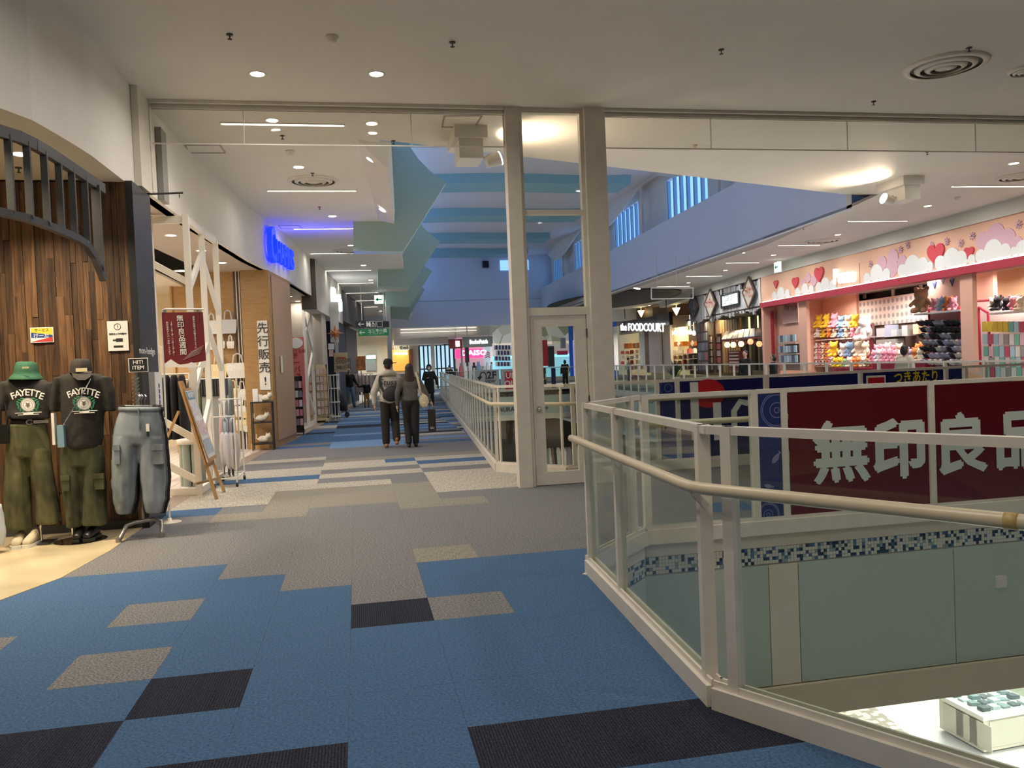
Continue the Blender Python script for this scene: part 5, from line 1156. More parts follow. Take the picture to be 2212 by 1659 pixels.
lettering('1,500円\n1,980円', .20, BPR, t, Yp(737, 788, 27.47), (1, 0, 0)); m = MB(); a, b = Yp(727, 773, 27.47), Yp(747, 773, 27.47); m.beam(a, b, .01, .05); part('red_bar', m, mat('brick_red_print', (.35, .06, .03), .6), t, w=True)
m = MB(); m.cyl((Yp(730, 800, 27.52).x, 27.53, 0), (Yp(730, 800, 27.52).x, 27.53, 1.4), .015); part('pole', m, WPAINT, t, w=True)
# stroller at the shop entrance
t = thing('stroller', 'black folded stroller standing beside the white spinner rack', 'stroller', (-.55, 27.4, 0))
m = MB(); m.tube([(-.10, 0, .12), (-.02, 0, .55), (-.16, 0, .98)], .02, 8); m.tube([(.16, 0, .12), (.02, 0, .5), (-.05, 0, .8)], .02, 8); part('frame', m, BLACK, t)
m = MB(); m.loft([(.02, 0, .22, .18, .17), (.0, 0, .45, .2, .2), (-.06, 0, .72, .17, .2), (-.12, 0, .9, .10, .16)], 14); part('seat', m, mat('black_nylon', (.015, .015, .017), .6), t, smooth=True)
for x in (-.13, .17):
    for y in (-.2, .2): m = MB(); m.cyl((x, y-.02, .08), (x, y+.02, .08), .08, n=16); part('wheel', m, BLACK, t)
# hanging direction signs and their post
YH = 31.0
p0, p1 = Yp(768, 693, YH), Yp(840, 708, YH)
t = thing('hanging_sign', 'black hanging direction sign with white toilet symbols and arrow', 'direction sign', ((p0.x+p1.x)/2, YH, p1.z))
c = [Yp(x, y, YH) for x, y in ((767, 694), (772, 692.5), (840, 694), (841, 706.5), (775, 708), (769, 706))]; m = MB(); m.slab(c, (0, .12, 0)); part('board', m, BLACK, t, w=True)
def arrow(par, px_, py_, s, Y, mt):
    o = Yp(px_, py_, Y); m = MB(); m.bx(o.x-s, o.x+s, Y-.006, Y, o.z-s*.12, o.z+s*.12); m.slab([o+V((-s, 0, -.0)), o+V((-s*.35, 0, .65*s)), o+V((-s*.1, 0, .65*s)), o+V((-s*.75, 0, 0)), o+V((-s*.1, 0, -.65*s)), o+V((-s*.35, 0, -.65*s))][:3]+[o+V((-s*.7, 0, 0))], (0, -.006, 0)); m.slab([o+V((-s, 0, 0)), o+V((-s*.7, 0, 0)), o+V((-s*.1, 0, -.65*s)), o+V((-s*.35, 0, -.65*s))], (0, -.006, 0)); part('arrow', m, mt, par, w=True)
arrow(t, 780, 700.3, .11, YH-.003, WPR)
for k, x in enumerate((793, 798)):
    o = Yp(x, 700, YH-.004); m = MB(); m.ell(o+V((0, 0, .075)), (.024, .004, .024)); m.slab([o+V((-.035, 0, .045)), o+V((.035, 0, .045)), o+V((.05 if k else .025, 0, -.03)), o+V((.02, 0, -.10)), o+V((-.02, 0, -.10)), o+V((-.05 if k else -.025, 0, -.03))], (0, -.004, 0)); part('toilet_figure', m, WPR, t, w=True)
for x in (806, 820):
    o = Yp(x, 700, YH-.004); m = MB()
    for dx, dz, sx, sz in ((0, .1, .2, .012), (0, -.1, .2, .012), (-.1, 0, .012, .2), (.1, 0, .012, .2)): m.box(o+V((dx, 0, dz)), (sx, .006, sz))
    if x == 806: m.ell(o+V((-.01, 0, .06)), (.018, .004, .018)); m.rings([[o+V((r*math.cos(a), 0, -.02+r*math.sin(a))) for a in [2*math.pi*i/16 for i in range(16)]] for r in (.055, .042)], cap=False); m.box(o+V((0, 0, .02)), (.016, .005, .06)); m.box(o+V((.03, 0, .0)), (.06, .005, .016))
    part('pictogram', m, WPR, t, w=True)
for x in (782, 830): a = Yp(x, 693, YH+.06); m = MB(); m.cyl(a, (a.x, a.y, ZC), .012); part('hanger_rod', m, STEEL, t, w=True)
t = thing('hanging_sign', 'green hanging direction sign with white arrow and Japanese letters', 'direction sign', ((p0.x+p1.x)/2, YH, Yp(800, 726, YH).z))
c = [Yp(x, y, YH) for x, y in ((773, 711), (840, 709.5), (840, 724.5), (774, 726))]; m = MB(); m.slab(c, (0, .12, 0)); part('board', m, mat('sign_green', (.012, .16, .055), .5, emit=.15), t, w=True)
arrow(t, 782, 718.5, .11, YH-.003, WPR); lettering('ユニモ小路', .155, WPR, t, Yp(815, 715.3, YH-.005), (1, 0, 0), bold=.01, width=.72); lettering('パークストリート', .075, WPR, t, Yp(814, 721.3, YH-.005), (1, 0, 0), width=.56)
for x in (782, 830): a = Yp(x, 710.5, YH+.06); b = Yp(x, 707, YH+.06); m = MB(); m.cyl(a, (a.x, a.y, b.z), .012); part('hanger_rod', m, STEEL, t, w=True)
p = Yp(842, 760, 34); m = MB(); m.bx(p.x-.09, p.x+.09, 33.9, 34.1, 0, 4.15); struct('trim_walkway_post', m, mat('pale_grey_post', (.58, .60, .60), .5))
# green exit sign box on the ceiling
def exit_box(x, y, label, Y=None):
    p = Yp(x, y, Y); t = thing('exit_sign', label, 'exit sign', tuple(p)); m = MB(); m.bx(-.19, .19, -.04, .04, -.17, .17); part('box', m, emat('exit_white', (.75, .95, .85), 1.6), t); m = MB(); m.bx(-.12, .12, -.045, -.04, -.02, .02); m.slab([(-.15, -.045, 0), (-.04, -.045, .09), (-.04, -.045, -.09)], (0, .005, 0)); part('green_arrow', m, mat('exit_green', (.0, .25, .12), .5, emit=.3), t); m = MB(); m.bx(-.015, .015, -.015, .015, .17, ZC-p.z); part('stem', m, CREAM, t)
exit_box(819, 647, 'lit white and green exit sign hanging over the left walkway', 33.5)
# clothes and boards at the left, beyond the price board
t = thing('poster_stand', 'brown food photo poster on a stand beside the black shop', 'poster', tuple(Yp(779, 880, 36)))
c = [Yp(x, y, 36) for x, y in ((769, 770), (789, 769), (790, 800), (770, 801))]; m = MB(); m.slab(c, (0, .03, 0)); part('board', m, mat('food_photo', (.40, .15, .05), .5, var=.7, scale=5), t, w=True)
a = Yp(780, 801, 36.02); m = MB(); m.cyl((a.x, 36.03, 0), (a.x, 36.03, a.z), .02); part('pole', m, STEEL, t, w=True)
t = thing('clothes_rail', 'rail of pale pink clothes at the far end of the left walkway', 'clothes rail', tuple(Zp(783, 873)))
g0 = Zp(783, 873); m = MB(); m.cyl((-.5, 0, 1.35), (.5, 0, 1.35), .015); m.cyl((-.5, 0, 0), (-.5, 0, 1.35), .015); m.cyl((.5, 0, 0), (.5, 0, 1.35), .015); part('frame', m, WPAINT, t)
for k in range(6): garment(g0.x-.4+.16*k, g0.y, .42, .30, .9, mat('pale_pink_cloth', (.70, .50, .46), .9) if k % 2 else mat('pale_cloth2', (.72, .66, .60), .9), ('pale pink' if k % 2 else 'cream')+' garment on the far rail of the left walkway', 'garments on the far rail', math.pi/2)
# ================================================================ far end of the mall
YE = 57.0
def ep(name, x0, y0, x1, y1, mt, Y=YE, th=.2):
    a, b = Yp(x0, y0, Y), Yp(x1, y1, Y); m = MB(); m.bx(a.x, b.x, Y, Y+th, b.z, a.z); return struct(name, m, mt)
ep('wall_far_shops', 640, 690, 905, 806, mat('far_cream_wall', (.74, .68, .56), .6))
ep('ceiling_far_lower', 850, 690, 1120, 722, WHITE, 52, 5.0)
ep('ceiling_far_step', 850, 722, 968, 741, WHITE, 53, 3.5)
# shop with grey shutter and green light
ep('wall_far_shop_shutter', 790, 766, 813, 800, mat('grey_shutter', (.30, .34, .36), .5), 56.8)
a, b = Yp(791, 768, 56.7), Yp(812, 775, 56.7); m = MB(); m.bx(a.x, b.x, 56.6, 56.82, b.z, a.z); solo('shop_light_panel', m, emat('green_panel', (.55, .9, .6), 1.5), 'lit green panel above the far grey shutter', 'light panel')
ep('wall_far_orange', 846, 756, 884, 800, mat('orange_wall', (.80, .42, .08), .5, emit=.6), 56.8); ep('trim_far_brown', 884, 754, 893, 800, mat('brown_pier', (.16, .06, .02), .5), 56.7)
t = thing('shop_sign', 'cream far shop sign with black letters above the orange shop', 'sign', tuple(Yp(873, 755, 56)))
a, b = Yp(862, 745, 56), Yp(884, 756, 56); m = MB(); m.bx(a.x, b.x, 56, 57.0, b.z, a.z); part('board', m, mat('cream_sign', (.82, .78, .62), .6, emit=.5), t, w=True); lettering('the6', .34, BPR, t, Yp(873, 750.5, 55.98), (1, 0, 0), bold=.03)
for k in range(6):
    p = Yp(853+5*k, 764, 56.4); m = MB(); m.ell(p, (.08, .08, .08)); m.cyl(p, (p.x, p.y, 3.5), .008); solo('pendant_lamp', m, emat('pendant_glow', (1, .85, .55), 8), 'small glowing pendant lamp in the far orange shop', 'lamp', 'pendant lamps of the far orange shop')
# glazed entrance with the pale dusk behind
a, b = Yp(905, 741, YE), Yp(982, 806, YE); m = MB(); m.bx(a.x, b.x, YE+.1, YE+.14, 0, 3.1); WN = struct('window_21', m, emat('entrance_daylight', (.42, .68, .85), 1.1))
for k in range(9): x = a.x+(b.x-a.x)*k/8; m = MB(); m.bx(x-.05, x+.05, YE, YE+.1, 0, 3.1); part('mullion', m, mat('window_frame_dark', (.05, .07, .08), .5), WN)
for z in (.05, 1.35, 3.0): m = MB(); m.bx(a.x, b.x, YE-.02, YE+.1, z, z+.09); part('transom', m, MATS['window_frame_dark'], WN)
m = MB(); p = Yp(935, 770, 54.5); m.bx(p.x-.12, p.x+.12, 54.4, 54.6, 0, 3.4); struct('trim_far_column', m, WHITE)
# pink variety shop
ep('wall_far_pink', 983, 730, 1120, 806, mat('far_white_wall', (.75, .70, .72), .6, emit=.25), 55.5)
t = thing('shop_sign', 'hot pink far shop sign with white letters', 'sign', tuple(Yp(1030, 772, 55)))
a, b = Yp(984, 755, 55), Yp(1044, 772, 55); m = MB(); m.bx(a.x, b.x, 55, 55.5, b.z, a.z); part('board', m, emat('hot_pink', (.90, .07, .30), 1.1), t, w=True); lettering('DAISO', .48, emat('daiso_white', (1, .95, .97), 1.3), t, Yp(1024, 762.5, 54.97), (1, 0, 0), bold=.04, width=1.75)
a, b = Yp(1046, 748, 55), Yp(1060, 790, 55); m = MB(); m.bx(a.x, b.x, 55, 55.5, b.z, a.z); t = thing('shop_banner', 'pale blue far banner with red chevrons beside the pink sign', 'banner', (a.x, 55, b.z)); part('sheet', m, mat('pale_blue_sheet', (.52, .65, .74), .6, emit=.4), t, w=True)
for k in range(3): o = Yp(1053.5, 760+4.5*k, 54.97); m = MB(); m.beam(o+V((-.17, 0, -.12)), o, .02, .05); m.beam(o, o+V((.17, 0, -.12)), .02, .05); part('chevron', m, mat('red_chev', (.5, .03, .05), .6), t, w=True)
ep('trim_far_grey_pier', 1004, 748, 1015, 806, mat('dark_pier', (.09, .09, .09), .5), 54.4); ep('trim_far_pale_pier', 995, 745, 1001, 806, mat('pale_pier', (.55, .50, .47), .5), 54.2)
t = thing('shop_sign', 'grey curved far shop sign with glowing white letters', 'sign', tuple(Yp(1035, 747, 50.5)))
a, b = Yp(1000, 728, 51), Yp(1068, 748, 51); m = MB(); m.bx(a.x, b.x, 51, 51.4, b.z, a.z); part('board', m, mat('olive_grey', (.27, .27, .23), .6), t, w=True); m = MB(); m.cyl((a.x+.3, 51.2, a.z), (a.x+.3, 51.2, ZC), .03); m.cyl((b.x-.3, 51.2, a.z), (b.x-.3, 51.2, ZC), .03); part('hanger_rods', m, STEEL, t, w=True); lettering('BeckoPatch', .36, emat('sign_white_glow', (.9, .96, 1), 3.2), t, Yp(1034, 738.5, 50.97), (1, 0, 0), bold=.03, width=1.15)
t = thing('shop_sign', 'small red box sign with a lit white window, left of the grey sign', 'sign', tuple(Yp(983, 752, 52)))
a, b = Yp(969, 733, 52), Yp(1000, 752, 52); m = MB(); m.bx(a.x, b.x, 52, 52.3, b.z, a.z); part('board', m, mat('dull_red', (.33, .06, .06), .6), t, w=True); m = MB(); m.cyl(((a.x+b.x)/2, 51.9, a.z-.1), ((a.x+b.x)/2, 51.9, ZC), .03); part('hanger_rod', m, STEEL, t, w=True); a, b = Yp(984, 737, 52), Yp(993, 748, 52); m = MB(); m.bx(a.x, b.x, 51.97, 52, b.z, a.z); part('lit_window', m, emat('lit_white', (.9, .95, 1), 4), t, w=True)
# goods of the far shop: piles of small boxes
rg_ = random.Random(9)
for k in range(34):
    x = 986+(k % 12)*9.6; Y = 50.4+(k//12)*1.1; p = Yp(x, 800, Y); s = rg_.uniform(.08, .125); h = rg_.uniform(.9, 1.55)
    m = MB(); m.bx(p.x-s, p.x+s, Y-.2, Y+.2, 0, h); m.bx(p.x-s*.6, p.x+s*.5, Y-.15, Y+.15, h, h+.22); c_ = rg_.choice([(.70, .68, .62), (.05, .05, .06), (.55, .10, .12), (.20, .30, .45), (.70, .55, .12), (.62, .60, .58)])
    solo('goods_display', m, mat('goods_%d' % int(c_[0]*100), c_, .6), 'stacked goods display in the far pink shop', 'goods display', 'goods displays of the far pink shop')
# strips of light under the far ceilings
for y0, Y in ((712, 51.8), (719, 51.8)):
    a, b = Yp(865, y0, Y), Yp(1030, y0-1, Y); m = MB(); m.bx(a.x, b.x, Y, Y+.06, a.z-.012, a.z+.012); solo('cove_light', m, emat('cove', (1, .9, .8), 1.6), 'long warm cove light under the far end ceiling, %s' % ('upper' if y0 < 715 else 'lower'), 'light')
for x in (.5, 4, 8, 12, 15): lamp((x, 53.5, 3.6), 1.5, 260, NEUT, 170)
lamp((5.5, 47, 3.9), 1.5, 200, NEUT, 170)
# ================================================================ right side: helpers on the right shop front
def rrect(x0, y0, x1, y1, off=0.0):
    """pixel rectangle on the plane of the right shop front, off metres inside the shop"""
    ym, xm = (y0+y1)/2, (x0+x1)/2; a, b = Rw(x0, ym, -off), Rw(x1, ym, -off); return a, b, Rw(xm, y1, -off).z, Rw(xm, y0, -off).z
def rslab(mb, x0, y0, x1, y1, off=0.0, th=.05):
    a, b, z0, z1 = rrect(x0, y0, x1, y1, off); mb.slab([(a.x, a.y, z0), (b.x, b.y, z0), (b.x, b.y, z1), (a.x, a.y, z1)], (th, 0, 0)); return mb
def rdir(a, b): d = V((b.x-a.x, b.y-a.y, 0)); return d.normalized()
def rribbon(y0, y1, z0, z1, th=.15, off=0.0, n=10):
    ys_ = [y0+(y1-y0)*k/n for k in range(n+1)]; return MB().rings([[(RX(y)+off, y, z0), (RX(y)+off, y, z1), (RX(y)+off+th, y, z1), (RX(y)+off+th, y, z0)] for y in ys_])
# shell
struct('wall_right_strip', rribbon(10, 44, 4.38, ZC, .5, -.05), mat('grey_white_strip', (.62, .62, .58), .6))
PINK = mat('peach_wall', (.80, .46, .34), .6); PINKF = mat('peach_fascia', (.80, .50, .36), .6, var=.10, scale=1.2, stretch=(.3, .3, 2))
struct('wall_pink_fascia', rribbon(12, 28.1, 3.42, 4.40, .3), PINKF)
struct('wall_pink_red_band', rribbon(12, 28.1, 3.25, 3.43, .36, -.08), mat('crimson_band', (.42, .03, .06), .5))
struct('ceiling_pink_shop', MB().prism([(RX(12), 12), (18.4, 12), (18.4, 28.1), (RX(28.1), 28.1)], 3.5, 3.55), mat('pink_shop_ceiling', (.70, .58, .52), .6))
struct('wall_pink_back', MB().bx(18.3, 18.4, 10, 29, 0, 3.5), mat('tan_back', (.70, .46, .27), .6))
struct('wall_pink_side', MB().bx(15.0, 18.4, 28.0, 28.15, 0, 3.5), PINK)
for y in (13.5, 17.5, 20, 22.5, 25.5): lamp((15.9, y, 3.42), 1.0, 130, (1, .90, .82), 165)
# glow of the hidden light strip under the clouds
t = solo('fascia_light_strip', rribbon(12.2, 27.9, 3.435, 3.455, .03, -.075), emat('fascia_strip', (1, .95, .95), 3), 'white light strip glowing along the red band under the clouds', 'light')
CLW = mat('cloud_white', (.80, .83, .84), .6); CLP = mat('cloud_lilac', (.66, .42, .52), .6); HRT = mat('heart_red', (.62, .06, .09), .6)
def puff(name, label, circ, base, mt, cat, off, th=.05, grp=None):
    m = MB()
    for x, y, r in circ:
        c = Rw(x, y, off); d = (c-CAM).dot(fwd); m.cyl(c, c+V((th, 0, 0)), r*d/F, n=20)
    if base:
        x0, x1, y0, y1 = base; ps = [Rw(x0, y1[0], off), Rw(x1, y1[1], off), Rw(x1-4, y0[1], off), Rw(x0+4, y0[0], off)]; m.slab(ps, (th, 0, 0))
    solo(name, m, mt, label, cat, grp)
bl = lambda x: interp([(1645, 655), (1850, 618), (2000, 588), (2150, 562), (2240, 545)], x)-6     # lower edge of the clouds
def cloud(label, xs, mt=CLW, off=.06, lift=0):
    puff('cloud_cutout', label, [(x, bl(x)-r*.55-lift, r) for x, r in xs], (xs[0][0]-xs[0][1]*.6, xs[-1][0]+xs[-1][1]*.6, (bl(xs[0][0])-xs[0][1]*.6, bl(xs[-1][0])-xs[-1][1]*.6), (bl(xs[0][0]), bl(xs[-1][0]))), mt, 'cloud decoration', off)
cloud('white cloud cut-out at the left end of the pink shop fascia', [(1672, 9), (1686, 14), (1700, 9)]); cloud('white cloud cut-out beneath the second red heart', [(1722, 9), (1738, 13), (1752, 9)])
cloud('white cloud cut-out just left of the glowing shop name', [(1768, 11), (1782, 16), (1798, 11)]); cloud('large white cloud cut-out right of the glowing shop name', [(1872, 12), (1893, 21), (1914, 13)])
cloud('white cloud cut-out between the lilac cloud and the big heart', [(1948, 14), (1970, 24), (1992, 18), (2008, 10)]); cloud('white cloud cut-out right of the big red heart', [(2030, 16), (2055, 24), (2075, 18), (2098, 10)])
cloud('large white cloud cut-out before the right lilac cloud', [(2118, 15), (2145, 26), (2170, 17), (2190, 10)]); cloud('white cloud cut-out at the right picture edge', [(2208, 17), (2230, 24)])
puff('cloud_cutout', 'lilac cloud cut-out behind the third heart', [(1745, 600, 10), (1757, 606, 12), (1735, 612, 9)], None, CLP, 'cloud decoration', .03); puff('cloud_cutout', 'lilac cloud cut-out in the middle of the pink fascia', [(1905, 568, 15), (1928, 556, 18), (1948, 566, 15), (1926, 578, 20)], None, CLP, 'cloud decoration', .03)
puff('cloud_cutout', 'big lilac cloud cut-out at the right of the pink fascia', [(2122, 520, 20), (2150, 508, 26), (2176, 515, 22), (2195, 528, 18), (2150, 530, 30)], None, CLP, 'cloud decoration', .03)
def heart(x, y, r, label):
    c = Rw(x, y, .045); d = (c-CAM).dot(fwd); s = r*d/F; a = rdir(Rw(x-20, y), Rw(x+20, y)); ps = []
    for k in range(28):
        q = 2*math.pi*k/28; ps.append(c+a*(s*math.sin(q)**3)+V((0, 0, s*(.81*math.cos(q)-.31*math.cos(2*q)-.12*math.cos(3*q)-.06*math.cos(4*q)))))
    m = MB(); m.slab(ps, (.04, 0, 0)); solo('heart_cutout', m, HRT, label, 'heart decoration')
heart(1675, 613, 10, 'small red heart cut-out at the left end of the pink fascia'); heart(1717, 610, 15, 'red heart cut-out, second from the left on the pink fascia'); heart(1768, 592, 20, 'large red heart cut-out left of the glowing shop name'); heart(2020, 548, 28, 'biggest red heart cut-out in the middle right of the pink fascia'); heart(2092, 545, 15, 'small red heart cut-out half hidden by a white cloud')
for k, (x, y) in enumerate(((1945, 540), (1960, 530), (2045, 522), (2075, 525), (2100, 510), (2200, 485), (1880, 570), (2012, 530))):
    c = Rw(x, y, .03); m = MB()
    for a in range(4): d = V((0, math.cos(a*math.pi/4), math.sin(a*math.pi/4))); m.beam(c-d*.10, c+d*.10, .02, .02, up=(1, 0, 0))
    solo('star_cutout', m, CLP, 'tiny lilac star on the pink shop fascia', 'star decoration', 'lilac stars on the pink fascia')
t = thing('glowing_sign', 'glowing white shop name on the pink fascia', 'sign', tuple(Rw(1826, 614, .1)))
a, b = Rw(1802, 598, .08), Rw(1852, 592, .08); m = MB(); rslab(m, 1800, 575, 1856, 618, -.02, .02); part('backing', m, mat('pale_peach_board', (.70, .46, .34), .6), t, w=True)
lettering('Purse', .62, emat('purse_glow', (1, .97, .95), 1.5), t, (a+b)/2+V((-.05, 0, -.02)), b-a, bold=.025, ext=.03, width=(b-a).length*.92)
# piers and panels of the pink shop
for nm, q, off, mt in (('wall_pink_pier', (1657, 660, 1728, 800), .5, PINK), ('wall_pink_pier', (1726, 640, 1743, 800), .1, PINK), ('wall_pink_panel', (1743, 625, 1850, 702), 2.4, PINK), ('wall_pink_pier', (2075, 560, 2102, 805), .05, PINK), ('wall_pink_panel', (2102, 560, 2146, 700), 1.8, PINK), ('wall_pink_panel', (2004, 585, 2075, 700), 1.2, mat('pink_taupe', (.62, .42, .36), .6)), ('wall_tan_panel', (2146, 555, 2240, 640), 2.6, MATS['tan_back'])):
    struct(nm, rslab(MB(), *q, off, .12), mt)
def brickmat(name, a, b_, sc):
    m, nt, b = nodes(name); b.inputs['Roughness'].default_value = .6; g = nt.nodes.new('ShaderNodeNewGeometry'); mp = nt.nodes.new('ShaderNodeMapping'); mp.inputs['Rotation'].default_value = (0, R(90), 0); br = nt.nodes.new('ShaderNodeTexVoronoi'); br.inputs['Scale'].default_value = sc; br.inputs['Randomness'].default_value = 0
    r = nt.nodes.new('ShaderNodeValToRGB'); r.color_ramp.elements[0].color = (*b_, 1); r.color_ramp.elements[1].color = (*a, 1); r.color_ramp.elements[0].position = .28; r.color_ramp.elements[1].position = .32
    mp.inputs['Rotation'].default_value = (0, 0, 0); mp.inputs['Scale'].default_value = (0, 1, 1); nt.links.new(g.outputs['Position'], mp.inputs[0]); nt.links.new(mp.outputs[0], br.inputs['Vector']); nt.links.new(br.outputs['Distance'], r.inputs[0]); nt.links.new(r.outputs[0], b.inputs['Base Color']); return m
struct('wall_polka_dots', rslab(MB(), 1848, 640, 2006, 700, 2.5, .1), brickmat('polka_dots', (.76, .62, .54), (.34, .30, .30), 4.2))
struct('wall_dark_opening', rslab(MB(), 1846, 605, 2006, 640, 3.0, .1), mat('dark_opening', (.01, .01, .012), .7))
for x in (1863, 1925, 1985): struct('trim_pink_rod', rslab(MB(), x, 600, x+5, 645, 2.8, .05), WHITE)
struct('wall_dark_shelf', rslab(MB(), 1880, 702, 2010, 760, 2.5, .1), mat('dark_wood_shelf', (.09, .055, .04), .6))
struct('wall_pegboard', rslab(MB(), 1745, 705, 1885, 810, 2.4, .1), mat('pegboard_rose', (.46, .30, .29), .7)); struct('wall_pegboard_right', rslab(MB(), 2100, 648, 2240, 810, 1.8, .1), mat('pegboard_pale', (.74, .62, .60), .7)); struct('wall_pegboard_caps', rslab(MB(), 2008, 672, 2078, 800, 1.15, .1), mat('pegboard_wine', (.25, .10, .10), .7))
CRIM = mat('crimson_tube', (.40, .02, .05), .4)
def rbar(mb, x0, y0, x1, y1, off, r=.03): a, b = Rw(x0, y0, -off), Rw(x1, y1, -off); mb.cyl(a, b, r, n=8)
for nm, segs in (('red display frame of the plush toy wall', [((1757, 702), (1765, 805)), ((1757, 702), (1880, 698)), ((1880, 690), (1888, 800)), ((1804, 702), (1810, 800))]), ('red display frame round the cap wall', [((2006, 668), (2012, 800)), ((2006, 668), (2072, 664)), ((2072, 664), (2080, 800))]), ('red display frame at the right picture edge', [((2112, 650), (2240, 642)), ((2114, 664), (2118, 790)), ((2134, 676), (2142, 800)), ((2114, 664), (2134, 676))])):
    m = MB(); off = 2.3 if 'plush' in nm else 1.0 if 'cap' in nm else 1.5
    for (a, b), (c, d) in segs: rbar(m, a, b, c, d, off)
    solo('crimson_rack', m, CRIM, nm, 'display frame')
# rabbit poster and bunting patches on the panels
t = thing('poster', 'pink poster with brown lettering beside the lantern stall', 'poster', tuple(Rw(1707, 700, -.4))); m = MB(); rslab(m, 1690, 648, 1724, 698, .42, .03); part('sheet', m, mat('poster_pink', (.62, .38, .32), .6), t, w=True)
a, b = Rw(1692, 660, -.40), Rw(1722, 660, -.40); lettering('WELCOME', .30, mat('brown_print', (.22, .08, .06), .6), t, Rw(1707, 658, -.39), b-a, width=(b-a).length*.9); lettering('PINK SHOP', .25, MATS['brown_print'], t, Rw(1707, 666, -.39), b-a, width=(b-a).length*.9)
for k, (x, y) in enumerate(((2018, 604), (2018, 616), (2034, 596), (2040, 596), (2056, 600), (2056, 611), (2036, 606))):
    c = Rw(x, y, -1.18); m = MB(); m.slab([c+V((0, -.09, .09)), c+V((0, .09, .09)), c+V((0, 0, -.10))], (.02, 0, 0)); solo('bunting_flag', m, mat('bunting_navy', (.03, .04, .16), .6) if k % 2 else mat('bunting_blue', (.30, .38, .55), .6), 'small blue bunting flag above the caps', 'bunting', 'bunting flags above the caps')
# plush toys: plain round-eared animals in many colours
def plush_mesh():
    m = MB(); m.ell((0, 0, .13), (.105, .09, .13)); m.ell((0, -.02, .30), (.11, .10, .10)); m.ell((-.085, 0, .39), (.04, .025, .045)); m.ell((.085, 0, .39), (.04, .025, .045)); m.ell((0, -.11, .285), (.045, .03, .035))
    m.cap((-.09, -.02, .20), (-.15, -.08, .13), .035, .03); m.cap((.09, -.02, .20), (.15, -.08, .13), .035, .03); m.cap((-.06, -.05, .05), (-.08, -.16, .04), .045, .045); m.cap((.06, -.05, .05), (.08, -.16, .04), .045, .045); return blob(m, .016, 2)
PLUSH = plush_mesh(); PLUSH.materials.append(mat('plush_base', (.7, .6, .5), .95))
PC = {'yellow': (.80, .55, .04), 'pink': (.78, .32, .40), 'cream': (.76, .66, .50), 'blue': (.22, .38, .58), 'white': (.80, .78, .75), 'orange': (.70, .24, .06), 'lilac': (.48, .40, .60), 'black': (.02, .02, .022), 'brown': (.34, .20, .11), 'green': (.25, .42, .22)}
def plush(x, y, off, s, col, where):
    p = Rw(x, y, -off); o = link('plush_toy', PLUSH, None); recol(o, mat('plush_'+col, PC[col], .95)); o.location = p; o.scale = (s,)*3; o.rotation_euler = (0, 0, R(-62)+random.uniform(-.5, .5)); tag(o, '%s plush toy %s' % (col, where), 'plush toy', 'plush toys '+where)
def shelf(x0, y0, x1, y1, off, label, mt=None, dep=.4, foot=False):
    a, b = Rw(x0, y0, -off), Rw(x1, y1, -off); m = MB(); z = min(a.z, b.z); m.slab([(a.x, a.y, z), (b.x, b.y, z), (b.x+dep, b.y, z), (a.x+dep, a.y, z)], (0, 0, -z if foot else -.04)); solo('display_shelf', m, mt or PAPER, label, 'shelf'); return z
def plush_row(xs, y, off, s, cols, where):
    for k, x in enumerate(xs): plush(x, y, off, s*random.uniform(.88, 1.1), cols[k % len(cols)], where)
shelf(1762, 710, 1858, 705, 2.0, 'top shelf of the plush toy wall'); plush_row((1770, 1787, 1804, 1818, 1833, 1848), 708, 2.05, 1.15, ('yellow', 'yellow', 'pink', 'blue', 'cream', 'yellow'), 'on the top shelf of the toy wall')
shelf(1762, 730, 1870, 727, 2.0, 'second shelf of the plush toy wall'); plush_row((1768, 1780, 1792, 1804, 1817, 1830, 1843, 1856), 729, 2.05, .85, ('white', 'yellow', 'orange', 'cream', 'blue', 'cream', 'pink', 'pink'), 'on the second shelf of the toy wall')
plush(1872, 735, 1.7, 2.0, 'white', 'sitting large at the end of the toy wall')
for y, off, lab in ((752, 2.05, 'third'), (764, 2.05, 'fourth'), (776, 2.05, 'fifth'), (789, 2.05, 'lowest')): shelf(1762, y+1, 1800, y, off, lab+' narrow shelf at the left of the toy wall'); plush_row((1764, 1771, 1778, 1785, 1792, 1798), y, off, .48, ('white', 'pink', 'cream', 'orange', 'pink', 'white'), 'among the tiny toys at the left of the toy wall')
shelf(1800, 772, 1885, 770, 1.5, 'table edge in front of the toy wall', CRIM, foot=True); plush_row((1802, 1823, 1838, 1856, 1872), 771, 1.5, 1.25, ('yellow', 'white', 'blue', 'cream', 'cream'), 'on the table before the toy wall')
shelf(1800, 795, 1890, 793, 1.0, 'low table edge before the toy wall', CRIM, foot=True); plush_row((1806, 1816, 1826, 1836, 1846, 1856, 1866, 1876), 793, 1.0, .75, ('yellow', 'yellow', 'green', 'cream', 'orange', 'orange', 'cream', 'brown'), 'on the low table before the toy wall')
shelf(1884, 786, 1998, 780, .9, 'table edge in the middle of the pink shop', CRIM, foot=True); plush_row((1890, 1901, 1912, 1923, 1934, 1946, 1957, 1968, 1979, 1990), 782, .95, .95, ('pink', 'white', 'pink', 'pink', 'pink', 'cream', 'lilac', 'lilac', 'orange', 'cream'), 'on the table in the middle of the pink shop')
plush_row((1895, 1907, 1919, 1931, 1943, 1984, 1994), 768, 1.2, .9, ('pink', 'pink', 'white', 'pink', 'cream', 'orange', 'orange'), 'piled behind the middle table'); shelf(1884, 769, 1998, 765, 1.2, 'raised back edge of the middle table', CRIM, foot=True)
